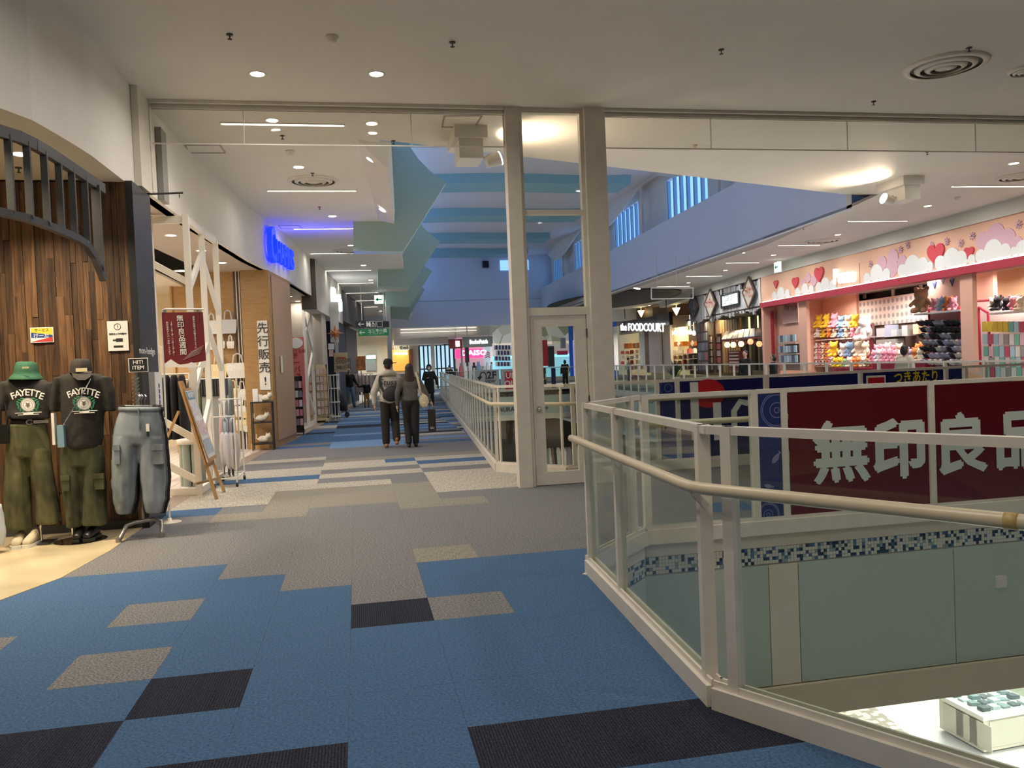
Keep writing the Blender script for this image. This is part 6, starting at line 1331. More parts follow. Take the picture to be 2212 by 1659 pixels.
shelf(1974, 677, 2074, 668, .7, 'white shelf above the cap wall', PAPER); plush(1992, 676, .75, 1.7, 'brown', 'sitting large on the shelf above the caps'); plush_row((2020, 2032, 2040, 2050, 2060), 671, .85, .85, ('pink', 'white', 'blue', 'orange', 'pink'), 'on the shelf above the caps')
shelf(2135, 673, 2230, 668, 1.3, 'white shelf of black toys at the right', PAPER); plush_row((2146, 2157, 2175, 2190, 2206), 671, 1.35, .85, ('cream', 'black', 'black', 'pink', 'cream'), 'on the right shelf beside the picture edge')
# caps on the cap wall
def cap_mesh():
    m = MB(); m.lathe([(.001, .12), (.05, .112), (.085, .07), (.095, 0), (.09, -.01)], n=14); m.add([(-.075, -.05, .0), (-.06, -.15, -.02), (0, -.175, -.025), (.06, -.15, -.02), (.075, -.05, .0), (0, -.05, .012)], [(0, 1, 2, 5), (5, 2, 3, 4)]); return m.mesh('baseball_cap')
CAPM = cap_mesh(); CAPM.materials.append(mat('cap_base', (.1, .1, .1), .8)); CPC = {'black': (.012, .012, .014), 'grey': (.33, .33, .36), 'cream': (.62, .56, .46), 'lilac': (.42, .40, .55), 'white': (.72, .70, .68)}
rc = random.Random(4)
for r, y in enumerate((700, 714, 728, 742, 756, 770, 784)):
    for k in range(8):
        x = 1989+r*1.5+k*11.6+(r % 2)*5; col = rc.choice(('black', 'black', 'grey', 'cream', 'lilac')) if r not in (0, 1) else rc.choice(('black', 'black', 'black', 'grey'))
        if r > 5 and k % 2: col = 'white'
        o = link('baseball_cap', CAPM, None, None, True); recol(o, mat('cap_'+col, CPC[col], .8)); o.location = Rw(x, y, -.95); o.scale = (1.0,)*3; o.rotation_euler = (R(-38), 0, R(-75)); tag(o, col+' baseball cap on the cap wall of the pink shop', 'cap', 'caps on the cap wall')
# pouches and shirts hanging at the right
for r, y in enumerate((695, 722, 748, 772, 793)):
    for k in range(9):
        x = 2126+k*11.5+r*1.5; a, b = Rw(x-5, y, -1.45), Rw(x+5, y, -1.45); h = .26; m = MB(); m.slab([(a.x, a.y, a.z-h), (b.x, b.y, a.z-h), (b.x, b.y, a.z), (a.x, a.y, a.z)], (.05, 0, 0))
        c_ = [('yellow', (.80, .62, .08)), ('white', (.74, .72, .66)), ('pink', (.74, .50, .54)), ('pale blue', (.42, .62, .68)), ('grey', (.34, .33, .30)), ('green', (.20, .50, .38)), ('red', (.55, .10, .14))][(0 if r == 0 and k < 5 else 1+(k*3+r*2+k//3) % 6)]; solo('hanging_pouch', m, mat('pouch_'+c_[0].replace(' ', '_'), c_[1], .8), c_[0]+' pouch hanging on the right display of the pink shop', 'pouch', 'pouches on the right display')
# phone case and fan boxes on the dark shelf
for k, (x0, y0, x1, y1, c_, lab) in enumerate(((1893, 709, 1911, 728, (.62, .68, .74), 'framed dark blue box on the dark back shelf'), (1911, 702, 1923, 728, (.50, .55, .72), 'tall pale blue box on the dark back shelf'), (1924, 712, 1937, 727, (.55, .62, .66), 'square grey blue box on the dark back shelf'), (1948, 703, 1960, 726, (.50, .52, .52), 'grey desk fan box on the dark back shelf'), (1972, 700, 1984, 722, (.78, .62, .40), 'cream cone lamp on the dark back shelf'), (1892, 733, 1935, 747, (.36, .38, .34), 'row of clear pouches low on the dark back shelf'))):
    m = MB(); rslab(m, x0, y0, x1, y1, 2.2, .3); solo('shelf_box', m, mat('sbox_%d' % k, c_, .5), lab, 'box')
# ================================================================ lantern stall with weathered boards
rb = random.Random(2); BRD = wood('weathered_board', (.44, .46, .52), (.74, .76, .80), 2, 3, .7, 10)
FS = struct('wall_stall_fascia', rribbon(28.2, 37.4, 3.35, 4.38, .2, .12), mat('stall_dark', (.02, .018, .016), .8))
y = 28.2
while y < 37.2:
    w_ = rb.uniform(.12, .24); z0, z1 = 3.18+rb.uniform(-.12, .12), 4.36-rb.choice((0, 0, .05, .22)); m = MB(); m.slab([(RX(y)+.02, y, z0), (RX(y+w_)+.02, y+w_-.012, z0+rb.uniform(-.05, .05)), (RX(y+w_)+.02, y+w_-.012, z1), (RX(y)+.02, y, z1)], (.05+rb.uniform(0, .04), 0, 0)); part('board', m, BRD, FS); y += w_
def diamond(x, y, hx, hy, face, txt, tcol, label):
    t = thing('diamond_sign', label, 'sign', tuple(Rw(x, y+hy, .12))); ps = [Rw(x, y-hy, .12), Rw(x+hx, y, .12), Rw(x, y+hy, .12), Rw(x-hx, y, .12)]; m = MB(); m.slab(ps, (.05, 0, 0)); part('board', m, mat('diamond_'+label[:4], face, .6), t, w=True)
    a, b = Rw(x-hx, y, .14), Rw(x+hx, y, .14)
    for p, q in zip(ps, ps[1:]+ps[:1]): m = MB(); m.beam(p, q, .06, .05, up=(1, 0, 0)); part('border', m, mat('diamond_edge', (.12, .08, .06), .6), t, w=True)
    lettering(txt, .50, tcol, t, (a+b)/2+V((-.02, 0, .0)), b-a, bold=.01, width=(b-a).length*.72)
diamond(1617, 632, 13, 34, (.60, .57, .50), 'ライオン', mat('stall_red', (.45, .05, .02), .6), 'cream diamond sign with red katakana, nearest the pink shop')
diamond(1534, 656, 12, 31, (.62, .58, .54), 'モッチャル', MATS['stall_red'], 'white diamond sign with red letters in the middle of the stall')
diamond(1496, 662, 11, 27, (.10, .11, .16), 'バル', mat('stall_blue', (.30, .34, .42), .6), 'dark blue diamond sign at the far end of the stall')
t = thing('lit_sign', 'black framed white lit sign among the weathered boards', 'sign', tuple(Rw(1574, 662, .1))); m = MB(); rslab(m, 1556, 632, 1595, 663, -.08, .05); part('frame', m, BLACK, t, w=True); m = MB(); rslab(m, 1560, 637, 1591, 658, -.12, .04); part('panel', m, emat('lit_cool', (.75, .92, 1), 1.8), t, w=True)
a, b = Rw(1560, 648, .14), Rw(1591, 646, .14); lettering('酒場通り', .5, mat('pale_print', (.35, .42, .45), .5), t, (a+b)/2, b-a, width=(b-a).length*.85)
# stall interior: brown plank back, cards, lantern stall roof
SB = struct('wall_stall_back', rslab(MB(), 1488, 670, 1600, 810, 2.5, .1), mat('stall_brown', (.10, .05, .02), .7))
for k in range(16): m = MB(); rslab(m, 1512+5.5*k, 668, 1516.5+5.5*k, 805, 2.4, .06); part('plank', m, wood('stall_plank', (.12, .06, .02), (.28, .16, .06), 2, 3, .6, 12), SB)
struct('wall_stall_window', rslab(MB(), 1595, 678, 1660, 710, 2.6, .1), emat('stall_window_glow', (1, .80, .42), 1.3))
for x in (1603, 1622, 1640): struct('trim_stall_post', rslab(MB(), x, 660, x+8, 800, 2.2, .15), BLACK)
struct('trim_stall_post', rslab(MB(), 1646, 655, 1656, 800, .4, .2), BLACK)
m = MB(); m.prism([(RX(28.3), 28.3), (18.4, 28.3), (18.4, 38), (RX(38), 38)], 3.3, 3.35); struct('ceiling_stall', m, mat('stall_ceiling', (.03, .025, .02), .8))
def rgrid(label, x0, y0, x1, y1, off, rows, cols, cols_, kind, grp):
    a, b, z0, z1 = rrect(x0, y0, x1, y1, off)
    for r in range(rows):
        for k in range(cols):
            u0, u1 = (k+.08)/cols, (k+.92)/cols; p, q = a+(b-a)*u0, a+(b-a)*u1; za = z0+(z1-z0)*(r+.08)/rows; zb = z0+(z1-z0)*(r+.9)/rows; m = MB(); m.slab([(p.x, p.y, za), (q.x, q.y, za), (q.x, q.y, zb), (p.x, p.y, zb)], (.04, 0, 0)); c_ = cols_[(r*5+k*3) % len(cols_)]
            solo(kind, m, mat('%s_%d%d%d' % (kind, c_[0]*9, c_[1]*9, c_[2]*9), c_, .5), label, kind.replace('_', ' '), grp)
m = MB(); rslab(m, 1505, 674, 1529, 803, .84, .06); solo('card_rack', m, DGREY, 'tall grey card rack at the left of the lantern stall', 'rack')
m = MB(); rslab(m, 1528, 722, 1558, 805, 1.04, .06); solo('badge_board', m, mat('stall_brown', (.10, .05, .02), .7), 'brown board of badges left of the lantern stall', 'board')
rgrid('picture card in the grey rack at the left of the lantern stall', 1507, 676, 1527, 800, .8, 6, 3, [(.26, .26, .30), (.44, .44, .47), (.36, .34, .36), (.50, .22, .18)], 'picture_card', 'cards in the grey rack')
rgrid('white badge with red print on the stall boards', 1529, 726, 1538, 800, 1.0, 5, 1, [(.70, .60, .54), (.66, .50, .44)], 'round_badge', 'badges on the first board'); rgrid('red and white badge beside the lanterns', 1546, 726, 1556, 800, 1.0, 5, 1, [(.66, .52, .48), (.60, .18, .16)], 'round_badge', 'badges on the second board')
m = MB(); rslab(m, 1541, 680, 1544, 805, .9, .06); struct('trim_stall_pole', m, mat('brown_pier', (.16, .06, .02), .5))
t = thing('lantern_stall', 'small stall with a slanting roof of magazines and a red counter', 'stall', tuple(Rw(1605, 800, -.9)))
a, b = Rw(1558, 735, -.6), Rw(1645, 727, -.6); a2, b2 = Rw(1568, 718, -1.5), Rw(1643, 710, -1.5)
m = MB(); m.slab([a, b, b2, a2], (0, 0, -.06)); part('roof', m, mat('stall_roof_red', (.16, .03, .02), .6), t, w=True)
mg = [(.66, .64, .58), (.54, .57, .56), (.60, .60, .58), (.55, .58, .60), (.34, .48, .66), (.28, .42, .64), (.10, .09, .10)]
for k in range(7):
    u0, u1 = (k+.06)/7, (k+.94)/7; p, q, r_, s_ = a+(b-a)*u0, a+(b-a)*u1, a2+(b2-a2)*u1, a2+(b2-a2)*u0; m = MB(); m.slab([v+V((0, 0, .02)) for v in (p, q, r_, s_)], (0, 0, .03)); part('magazine', m, mat('magazine_%d' % k, mg[k], .4), t, w=True)
m = MB(); rslab(m, 1566, 738, 1640, 745, .8, .1); part('beam', m, MATS['stall_roof_red'], t, w=True)
m = MB(); rslab(m, 1572, 758, 1600, 800, 1.2, .3); part('counter', m, mat('stall_counter', (.25, .05, .04), .6), t, w=True)
for k in range(5): m = MB(); rslab(m, 1575, 760+7*k, 1593, 763+7*k, 1.1, .08); part('goods_row', m, mat('stall_goods', (.66, .48, .40), .6), t, w=True)
for k, (x, y) in enumerate(((1571, 745), (1584, 745), (1601, 743), (1621, 738), (1640, 743))):
    c = Rw(x, y, -.5); d = (c-CAM).dot(fwd); s = 6.2*d/F; t = thing('paper_lantern', 'glowing paper lantern under the magazine roof, number %s from the left' % ('one', 'two', 'three', 'four', 'five')[k], 'lantern', tuple(c)); m = MB(); m.ell((0, 0, 0), (s, s, s*1.08), 14, 10); part('shade', m, emat('lantern_%d' % (k > 2), ((1, .62, .38) if k < 3 else (1, .32, .14)), 1.9), t, smooth=True); m = MB()
    for z in (-1.08, 1.0): m.cyl((0, 0, z*s), (0, 0, z*s+.03), s*.4)
    part('rim', m, BLACK, t)
for k, (x0, x1, y) in enumerate(((1680, 1718, 722), (1680, 1720, 745), (1682, 1722, 766))):
    shelf(x0, y+18, x1, y+18, .24, '%s shelf of the packet rack beside the pink pier' % ('top', 'middle', 'lowest')[k], STEEL, .3); rgrid('pale blue packet on the rack beside the pink pier', x0, y, x1, y+18, .25+.0*k, 1, 7, [(.34, .38, .46), (.50, .52, .58), (.30, .48, .52), (.12, .13, .16)], 'small_packet', 'packets on the rack beside the pink pier')
m = MB(); rslab(m, 1664, 672, 1670, 800, .3, .06); solo('red_post', m, CRIM, 'crimson display post between the stall and the packet rack', 'post')
# ================================================================ food court corner
BRN = mat('ring_brown', (.16, .07, .025), .5)
def rs(nm, q, off, mt, th=.15): return struct(nm, rslab(MB(), *q, off, th), mt)
CRW = mat('food_cream', (.80, .66, .34), .6, emit=.35)  # back walls glow faintly themselves, standing in for warm shop lamplight
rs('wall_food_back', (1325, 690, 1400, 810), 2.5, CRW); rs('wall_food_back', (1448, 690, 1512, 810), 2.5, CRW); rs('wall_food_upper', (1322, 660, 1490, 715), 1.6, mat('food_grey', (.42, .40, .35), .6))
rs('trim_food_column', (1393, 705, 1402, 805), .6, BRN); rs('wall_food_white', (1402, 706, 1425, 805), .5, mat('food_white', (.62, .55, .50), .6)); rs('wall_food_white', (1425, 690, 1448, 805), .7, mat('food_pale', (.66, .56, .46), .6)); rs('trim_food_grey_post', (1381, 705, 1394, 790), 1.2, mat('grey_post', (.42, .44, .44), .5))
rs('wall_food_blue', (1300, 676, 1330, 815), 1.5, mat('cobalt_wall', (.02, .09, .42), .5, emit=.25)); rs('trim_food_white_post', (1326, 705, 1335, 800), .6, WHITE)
t = thing('ring_beam', 'large curved brown wooden ring beam over the food court', 'beam', tuple(Rw(1400, 690))); pts = [Rw(x, y, -o_) for x, y, o_ in ((1290, 681, 2.0), (1330, 680, 1.2), (1370, 678, .7), (1410, 675, .5), (1450, 671, .7), (1485, 668, 1.2))]; m = MB(); m.rings([[p+V((0, 0, -.32)), p+V((0, 0, .32)), p+V((.3, 0, .32)), p+V((.3, 0, -.32))] for p in pts]); part('ring', m, BRN, t, w=True)
c = Rw(1395, 652, .6); m = MB(); m.rings([[c+V((r*math.cos(a)*1.6, r*math.sin(a)*1.6+2, z)) for a in [2*math.pi*k/28 for k in range(28)]] for r, z in ((1.7, .0), (1.75, .15), (.01, .16))]); m2 = m; struct('ceiling_food_recess', MB().prism([(13.5+3*math.cos(a), 42+7*math.sin(a)) for a in [2*math.pi*k/28 for k in range(28)]], ZC-.06, ZC-.01), mat('dark_recess', (.03, .028, .025), .7))
for x in (1403, 1440):
    c = Rw(x, 664, -.4); m = MB(); m.cyl(c+V((0, 0, .5)), c+V((0, 0, .1)), .06); solo('beam_lamp', m, emat('beam_lamp', (1, .75, .4), 12), 'small warm lamp above the brown ring beam, %s one' % ('left' if x < 1420 else 'right'), 'lamp'); lamp(tuple(c+V((0, 0, .6))), .3, 40, (1, .7, .35), 150)
t = thing('food_court_sign', 'curved black sign with white FOODCOURT letters', 'sign', tuple(Rw(1395, 712, .3)))
ps = [Rw(x, 700, .3) for x in (1342, 1368, 1394, 1420, 1446)]; zlo, zhi = Rw(1395, 711, .3).z, Rw(1395, 686, .3).z
m = MB(); m.rings([[(p.x, p.y, zlo), (p.x, p.y, zhi), (p.x+.2, p.y, zhi), (p.x+.2, p.y, zlo)] for p in ps]); part('board', m, BLACK, t, w=True)
lettering('the FOODCOURT', .66, emat('white_letter_glow', (1, .97, .92), 1.4), t, (ps[0]+ps[-1])/2+V((-.10, 0, 0))*1+V((-.05, 0, (zlo+zhi)/2-ps[0].z)), ps[-1]-ps[0], bold=.015, ext=.02, width=(ps[-1]-ps[0]).length*.94)
for x in (1350, 1440): p = Rw(x, 688, .2); m = MB(); m.cyl(p, (p.x, p.y, ZC), .025); part('hanger_rod', m, BLACK, t, w=True)
for k, (x, y) in enumerate(((1336, 687), (1346, 687), (1385, 678), (1461, 673))):
    c = Rw(x, y, -.3); m = MB(); m.cyl(c+V((0, 0, -.2)), c+V((0, 0, .2)), .02, .22, 12); m.cyl(c+V((0, 0, .2)), (c.x, c.y, ZC), .01); solo('pendant_lamp', m, emat('pendant_glow2', (1, .9, .45), 4), 'glowing cone pendant lamp over the food court', 'lamp', 'cone pendants of the food court')
for k in range(7):
    c = Rw(1451+8*k, 719-(k % 3), -1.6); m = MB(); m.cyl(c+V((0, 0, .12)), c, .05, .10, 10); m.ell(c+V((0, 0, -.05)), (.1, .1, .1)); m.cyl(c, (c.x, c.y, ZC), .012); solo('track_lamp', m, emat('track_glow', (1, .92, .70), 5), 'white lit track lamp inside the cream snack shop', 'lamp', 'track lamps of the snack shop')
for k, q in enumerate(((1348, 742, 1357, 753), (1366, 741, 1382, 752), (1456, 738, 1475, 748), (1485, 737, 1505, 747))):
    t = thing('menu_board', 'orange menu board with a white diamond, number %s from the left' % ('one', 'two', 'three', 'four')[k], 'menu board', tuple(Rw((q[0]+q[2])/2, q[3], -2.2))); m = MB(); rslab(m, *q, 2.2, .32); part('board', m, mat('menu_orange', (.42, .12, .01), .5, emit=.2), t, w=True)
    if k: c = Rw((q[0]+q[2])/2, (q[1]+q[3])/2, -2.15); m = MB(); m.slab([c+V((0, -.22, 0)), c+V((0, 0, .18)), c+V((0, .22, 0)), c+V((0, 0, -.18))], (.04, 0, 0)); part('diamond', m, PAPER, t, w=True)
rf = random.Random(8)
for side, xa, xb in (('left', 1338, 1394), ('right', 1450, 1510)):
    for r_i, y in enumerate((762, 774, 786, 798)):
        z = shelf(xa, y, xb, y, 1.7, '%s shelf of snacks in the %s cream shop' % (('top', 'second', 'third', 'lowest')[r_i], side), MATS['food_white'], 1.0)
        for k in range(6):
            c = Rw(xa+4+(xb-xa-6)*k/5, y, -1.8); c_ = rf.choice([('white', (.76, .72, .62)), ('red', (.58, .12, .10)), ('green', (.20, .30, .12)), ('cream', (.72, .60, .40)), ('pink', (.70, .45, .42))]); s = rf.uniform(.09, .16); h = rf.uniform(.16, .26); m = MB(); m.bx(c.x, c.x+.2, c.y-s, c.y+s, z, z+h); m.bx(c.x+.02, c.x+.18, c.y-s*.6, c.y+s*.6, z+h, z+h+.04)
            solo('snack_package', m, mat('snack_'+c_[0], c_[1], .6), '%s snack package on the shelves of the %s cream shop' % (c_[0], side), 'package', 'snack packages in the %s cream shop' % side)
t = thing('potted_plant', 'dark green potted plant at the entrance of the right snack shop', 'plant', (*Rw(1457, 790, .3)[:2], 0)); m = MB(); m.lathe([(0, 0), (.2, 0), (.26, .5), (0, .5)], n=14); part('pot', m, PAPER, t)
m = MB(); rl_ = random.Random(1)
for k in range(60): a, e_, L_ = rl_.uniform(0, 6.28), rl_.uniform(.3, 1.4), rl_.uniform(.5, 1.1); d = V((math.cos(a)*math.cos(e_), math.sin(a)*math.cos(e_), math.sin(e_))); s_ = d.cross(V((0, 0, 1))).normalized()*.05; o_ = V((0, 0, .5)); m.add([o_, o_+d*L_*.5+s_, o_+d*L_, o_+d*L_*.5-s_], [(0, 1, 2, 3)])
part('leaves', m, mat('leaf_dark', (.03, .09, .03), .6), t)
exit_p = Rw(1680, 577, .6)
t = thing('exit_sign', 'lit white and green exit sign hanging over the right walkway', 'exit sign', tuple(exit_p)); m = MB(); m.bx(-.04, .04, -.17, .17, -.17, .17); part('box', m, emat('exit_white', (.75, .95, .85), 1.6), t); m = MB(); m.bx(-.05, -.04, -.09, .09, -.02, .02); m.slab([(-.05, .12, 0), (-.05, .03, .08), (-.05, .03, -.08)], (.01, 0, 0)); part('green_arrow', m, MATS['exit_green'], t); m = MB(); m.bx(-.015, .015, -.015, .015, .17, ZC-exit_p.z); part('stem', m, CREAM, t)
# thin white frame hanging under the ceiling
t = thing('suspended_rectangle', 'thin white rectangular frame hanging below the right ceiling', 'frame', tuple(Yp(1440, 645, 24))); m = MB(); ps = [Yp(x, y, 24) for x, y in ((1407, 622), (1497, 622), (1497, 644), (1407, 646))]
for p, q in zip(ps, ps[1:]+ps[:1]): m.beam(p, q, .03, .035)
part('frame', m, WPAINT, t, w=True)
for x in (1420, 1462, 1490): p = Yp(x, 622, 24); m = MB(); m.cyl(p, (p.x, p.y, ZC), .008); part('wire', m, STEEL, t, w=True)
for x, y in ((17, 31), (17, 34), (17, 37)): lamp((x, y, 3.2), .8, 60, (1, .75, .45), 160)
for x, y in ((18.3, 40), (18.7, 43), (19, 47)): lamp((x, y, 3.6), 1.0, 150, (1, .86, .58), 165)
# ================================================================ far right end, seen through the door glass
YG = 49.0
def gp(nm, x0, y0, x1, y1, mt, Y=YG, th=.15): return ep(nm, x0, y0, x1, y1, mt, Y, th)
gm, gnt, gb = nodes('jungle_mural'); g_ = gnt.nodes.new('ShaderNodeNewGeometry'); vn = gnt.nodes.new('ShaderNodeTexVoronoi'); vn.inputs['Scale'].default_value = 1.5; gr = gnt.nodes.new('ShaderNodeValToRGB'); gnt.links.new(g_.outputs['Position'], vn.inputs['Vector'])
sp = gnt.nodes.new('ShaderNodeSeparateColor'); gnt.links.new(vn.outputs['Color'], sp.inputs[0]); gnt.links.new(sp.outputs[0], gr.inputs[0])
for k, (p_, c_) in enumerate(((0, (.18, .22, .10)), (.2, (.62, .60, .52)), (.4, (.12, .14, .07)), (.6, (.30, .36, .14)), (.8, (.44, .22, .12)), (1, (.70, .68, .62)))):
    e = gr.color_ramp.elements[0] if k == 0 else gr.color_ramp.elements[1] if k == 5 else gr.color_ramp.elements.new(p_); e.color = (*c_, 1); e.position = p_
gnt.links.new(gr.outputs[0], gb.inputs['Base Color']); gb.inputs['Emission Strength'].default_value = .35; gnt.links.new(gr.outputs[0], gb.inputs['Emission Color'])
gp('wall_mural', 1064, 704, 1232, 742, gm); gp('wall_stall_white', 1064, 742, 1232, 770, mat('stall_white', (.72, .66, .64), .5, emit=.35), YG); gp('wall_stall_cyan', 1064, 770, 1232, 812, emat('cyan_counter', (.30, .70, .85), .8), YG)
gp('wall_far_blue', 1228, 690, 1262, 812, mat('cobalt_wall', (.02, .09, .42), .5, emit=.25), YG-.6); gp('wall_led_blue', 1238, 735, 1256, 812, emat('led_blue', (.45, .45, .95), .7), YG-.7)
for k, (q, c_, lab) in enumerate((((1165, 735, 1184, 790), (.52, .05, .05), 'tall red booth panel at the far end, seen through the door glass'), ((1184, 748, 1198, 792), (.05, .05, .06), 'black figure banner at the far end, seen through the door glass'), ((1150, 740, 1164, 768), (.74, .72, .70), 'white face panel at the far end, seen through the door glass'), ((1205, 758, 1226, 766), (.62, .06, .16), 'pink red strip sign at the far end, seen through the door glass'), ((1212, 730, 1222, 752), (.30, .32, .34), 'grey hanging banner at the far end, seen through the door glass'))):
    a, b = Yp(q[0], q[1], YG-.3), Yp(q[2], q[3], YG-.3); m = MB(); m.bx(a.x, b.x, YG-.35, YG-.01, b.z, a.z); m.bx(a.x+.05, b.x-.05, YG-.37, YG-.35, b.z+.08, a.z-.08); solo('far_banner', m, mat('far_panel_%d' % k, c_, .5, emit=.1), lab, 'panel')
m = MB()
for k in range(9):
    for q in range(4): a = Yp(1072+3.4*k+(q % 2), 750+12*q, 48.6); m.k = (k*3+q) % 2; m.bx(a.x-.05, a.x+.06, 48.5, 48.99, a.z-.14, a.z+.12)
solo('patterned_pillar', m, [mat('navy_white_print', (.05, .06, .16), .5), mat('white_tile_print', (.72, .72, .72), .5)], 'navy and white patterned pillar at the far end, left of the column', 'panel')
# ================================================================ posters on the railings
def film(x0, x1, Y, z0, z1, mt, par, name='film', th=.004): m = MB(); m.bx(x0, x1, Y-th, Y, z0, z1); return part(name, m, mt, par, w=True)
MAR = mat('film_maroon', (.115, .004, .010), .18); NVB = mat('film_blue', (.018, .035, .155), .25); PALEP = mat('film_pale_print', (.62, .68, .62), .5); RING = mat('film_ring', (.22, .24, .42), .5)
YF = 6.425; X_ = lambda p, y=1000: Yp(p, y, YF).x
t = thing('railing_poster', 'dark red poster with big white kanji on the railing across the small opening', 'poster', (X_(1850), YF, .13))
for a, b in ((1706, 2006), (2023, 2321), (2338, 2620)): film(X_(a), X_(b), YF, .13, 1.21, MAR, t)
for ch, x, y in (('無', 1818, 986), ('印', 1944, 978), ('良', 2076, 968), ('品', 2204, 958)):
    lettering(ch, .56, PALEP, t, Yp(x, y, YF-.008), (1, 0, 0), bold=.030, name='character')
def rings(par, x, y, rs_, mt, Y, xlim=None):
    for r in rs_:
        c = Yp(x, y, Y); s = r/F*Y*1.03; m = MB(); q = [[c+V((k*math.cos(a), 0, k*math.sin(a))) for a in [2*math.pi*i/36 for i in range(36)]] for k in (s, s-.006)]
        if xlim: q = [[V((min(max(v.x, xlim[0]), xlim[1]), v.y, min(v.z, 1.2))) for v in k] for k in q]
        m.rings(q, cap=False); part('ring_print', m, mt, par, w=True)
def fish(par, x, y, s, ang, mt, Y):
    ps = [(-1, .0), (-.6, .35), (.1, .45), (.6, .25), (.9, .1), (1.3, .35), (1.25, 0), (1.3, -.35), (.9, -.1), (.6, -.25), (.1, -.45), (-.6, -.35)]; c = Yp(x, y, Y); ca, sa = math.cos(ang), math.sin(ang); m = MB(); m.slab([c+V(((p*ca-q*sa)*s, 0, (p*sa+q*ca)*s)) for p, q in ps], (0, .002, 0)); part('fish_print', m, mt, par, w=True)
t = thing('railing_poster', 'narrow blue poster with rings and fish, left of the dark red poster', 'poster', (X_(1662), YF, .13)); film(X_(1637), X_(1691), YF, .13, 1.21, NVB, t); lim = (X_(1639, 900), X_(1688, 900))
rings(t, 1678, 886, (40, 36, 18, 7), RING, YF-.006, (X_(1637, 880), X_(1690, 880))); rings(t, 1660, 1112, (28, 25, 12, 5), RING, YF-.006, (X_(1645, 1110), X_(1700, 1110))); fish(t, 1676, 990, .055, .9, RING, YF-.007); fish(t, 1680, 1132, .06, .3, RING, YF-.007); fish(t, 1660, 1050, .04, -.2, RING, YF-.007)
Y2 = 10.60; X2 = lambda p: Yp(p, 840, Y2).x
NV2 = mat('film_navy', (.008, .012, .105), .25)
t = thing('railing_poster', 'navy poster with a red and white logo on the railing behind', 'poster', (X2(1555), Y2, .13)); film(X2(1466), X2(1648), Y2, .13, 1.21, NV2, t)
c = Yp(1530, 850, Y2-.006); m = MB(); m.rings([[c+V((r*math.cos(a), 0, r*.8*math.sin(a))) for a in [2*math.pi*i/30 for i in range(30)]] for r in (.25, .001)], cap=False); part('red_disc', m, mat('logo_red', (.55, .01, .02), .4), t, w=True)
for x0, x1, y0, y1 in ((1490, 1512, 826, 950), (1540, 1560, 870, 950)): a, b = Yp(x0, y0, Y2-.008), Yp(x1, y1, Y2-.008); m = MB(); m.bx(a.x, b.x, Y2-.010, Y2-.006, b.z, a.z); part('white_stroke', m, PAPER, t, w=True)
c = Yp(1600, 895, Y2-.008); m = MB(); m.tube([c+V((-.1, 0, -.25)), c+V((-.1, 0, .05)), c+V((.0, 0, .18)), c+V((.12, 0, .15))], .05, 6); me = m.mesh('q'); me.transform(M.Translation(c) @ M.Diagonal((1, .05, 1, 1)) @ M.Translation(-c)); part('white_stroke', me, PAPER, t, w=True)
t = thing('railing_poster', 'plain navy poster in the middle of the railing behind', 'poster', (X2(1750), Y2, .13)); film(X2(1662), X2(1853), Y2, .13, 1.21, NV2, t)
t = thing('railing_poster', 'navy poster with yellow hiragana and a red button, on the railing behind', 'poster', (X2(1950), Y2, .13)); film(X2(1865), X2(2038), Y2, .13, 1.21, NV2, t)
lettering('つきあたり', .20, mat('film_yellow', (.78, .60, .02), .4), t, Yp(1980, 816, Y2-.008), (1, 0, 0), bold=.018, width=.72)
a, b = Yp(1871, 812, Y2-.008), Yp(1914, 850, Y2-.008); m = MB(); m.bx(a.x, b.x, Y2-.010, Y2-.006, b.z, a.z); part('white_border', m, PAPER, t, w=True); m = MB(); m.bx(a.x+.025, b.x-.025, Y2-.014, Y2-.010, b.z, a.z-.03); part('red_button', m, mat('logo_red', (.55, .01, .02), .4), t, w=True)
for x0, x1, lab in ((1422, 1457, 'narrow blue ringed poster left of the red and white logo'), (2048, 2078, 'narrow blue ringed poster at the right end of the railing behind')):
    t = thing('railing_poster', lab, 'poster', (X2(x0), Y2, .13)); film(X2(x0), X2(x1), Y2, .13, 1.21, NVB, t); rings(t, (x0+x1)/2+4, 838, (24, 20, 9), RING, Y2-.006, (X2(x0), X2(x1)))
# boards on the far end railing
Y4 = 43.97; GRYB = mat('board_pale', (.42, .48, .46), .5); BIG = mat('board_black_print', (.02, .02, .03), .5)
t = thing('railing_board', 'pale board with a curved arrow and 2F on the far end railing', 'sign', (Yp(1050, 800, Y4).x, Y4, .2)); a, b = Yp(1025, 800, Y4), Yp(1079, 830, Y4); film(a.x, b.x, Y4, .12, 1.22, GRYB, t, th=.02); lettering('2F', .55, BIG, t, Yp(1062, 811, Y4-.03), (1, 0, 0), bold=.03)
c = Yp(1043, 812, Y4-.03); m = MB(); m.tube([c+V((.18, 0, -.2)), c+V((.18, 0, .05)), c+V((.08, 0, .2)), c+V((-.08, 0, .18)), c+V((-.15, 0, .02)), c+V((-.18, 0, -.12))], .03, 6); m.slab([c+V((-.32, 0, -.05)), c+V((-.02, 0, -.02)), c+V((-.2, 0, -.25))], (0, .02, 0)); part('curved_arrow', m, BIG, t, w=True)
lettering('VIEW', .24, BIG, t, Yp(1059, 824, Y4-.03), (1, 0, 0), bold=.02)
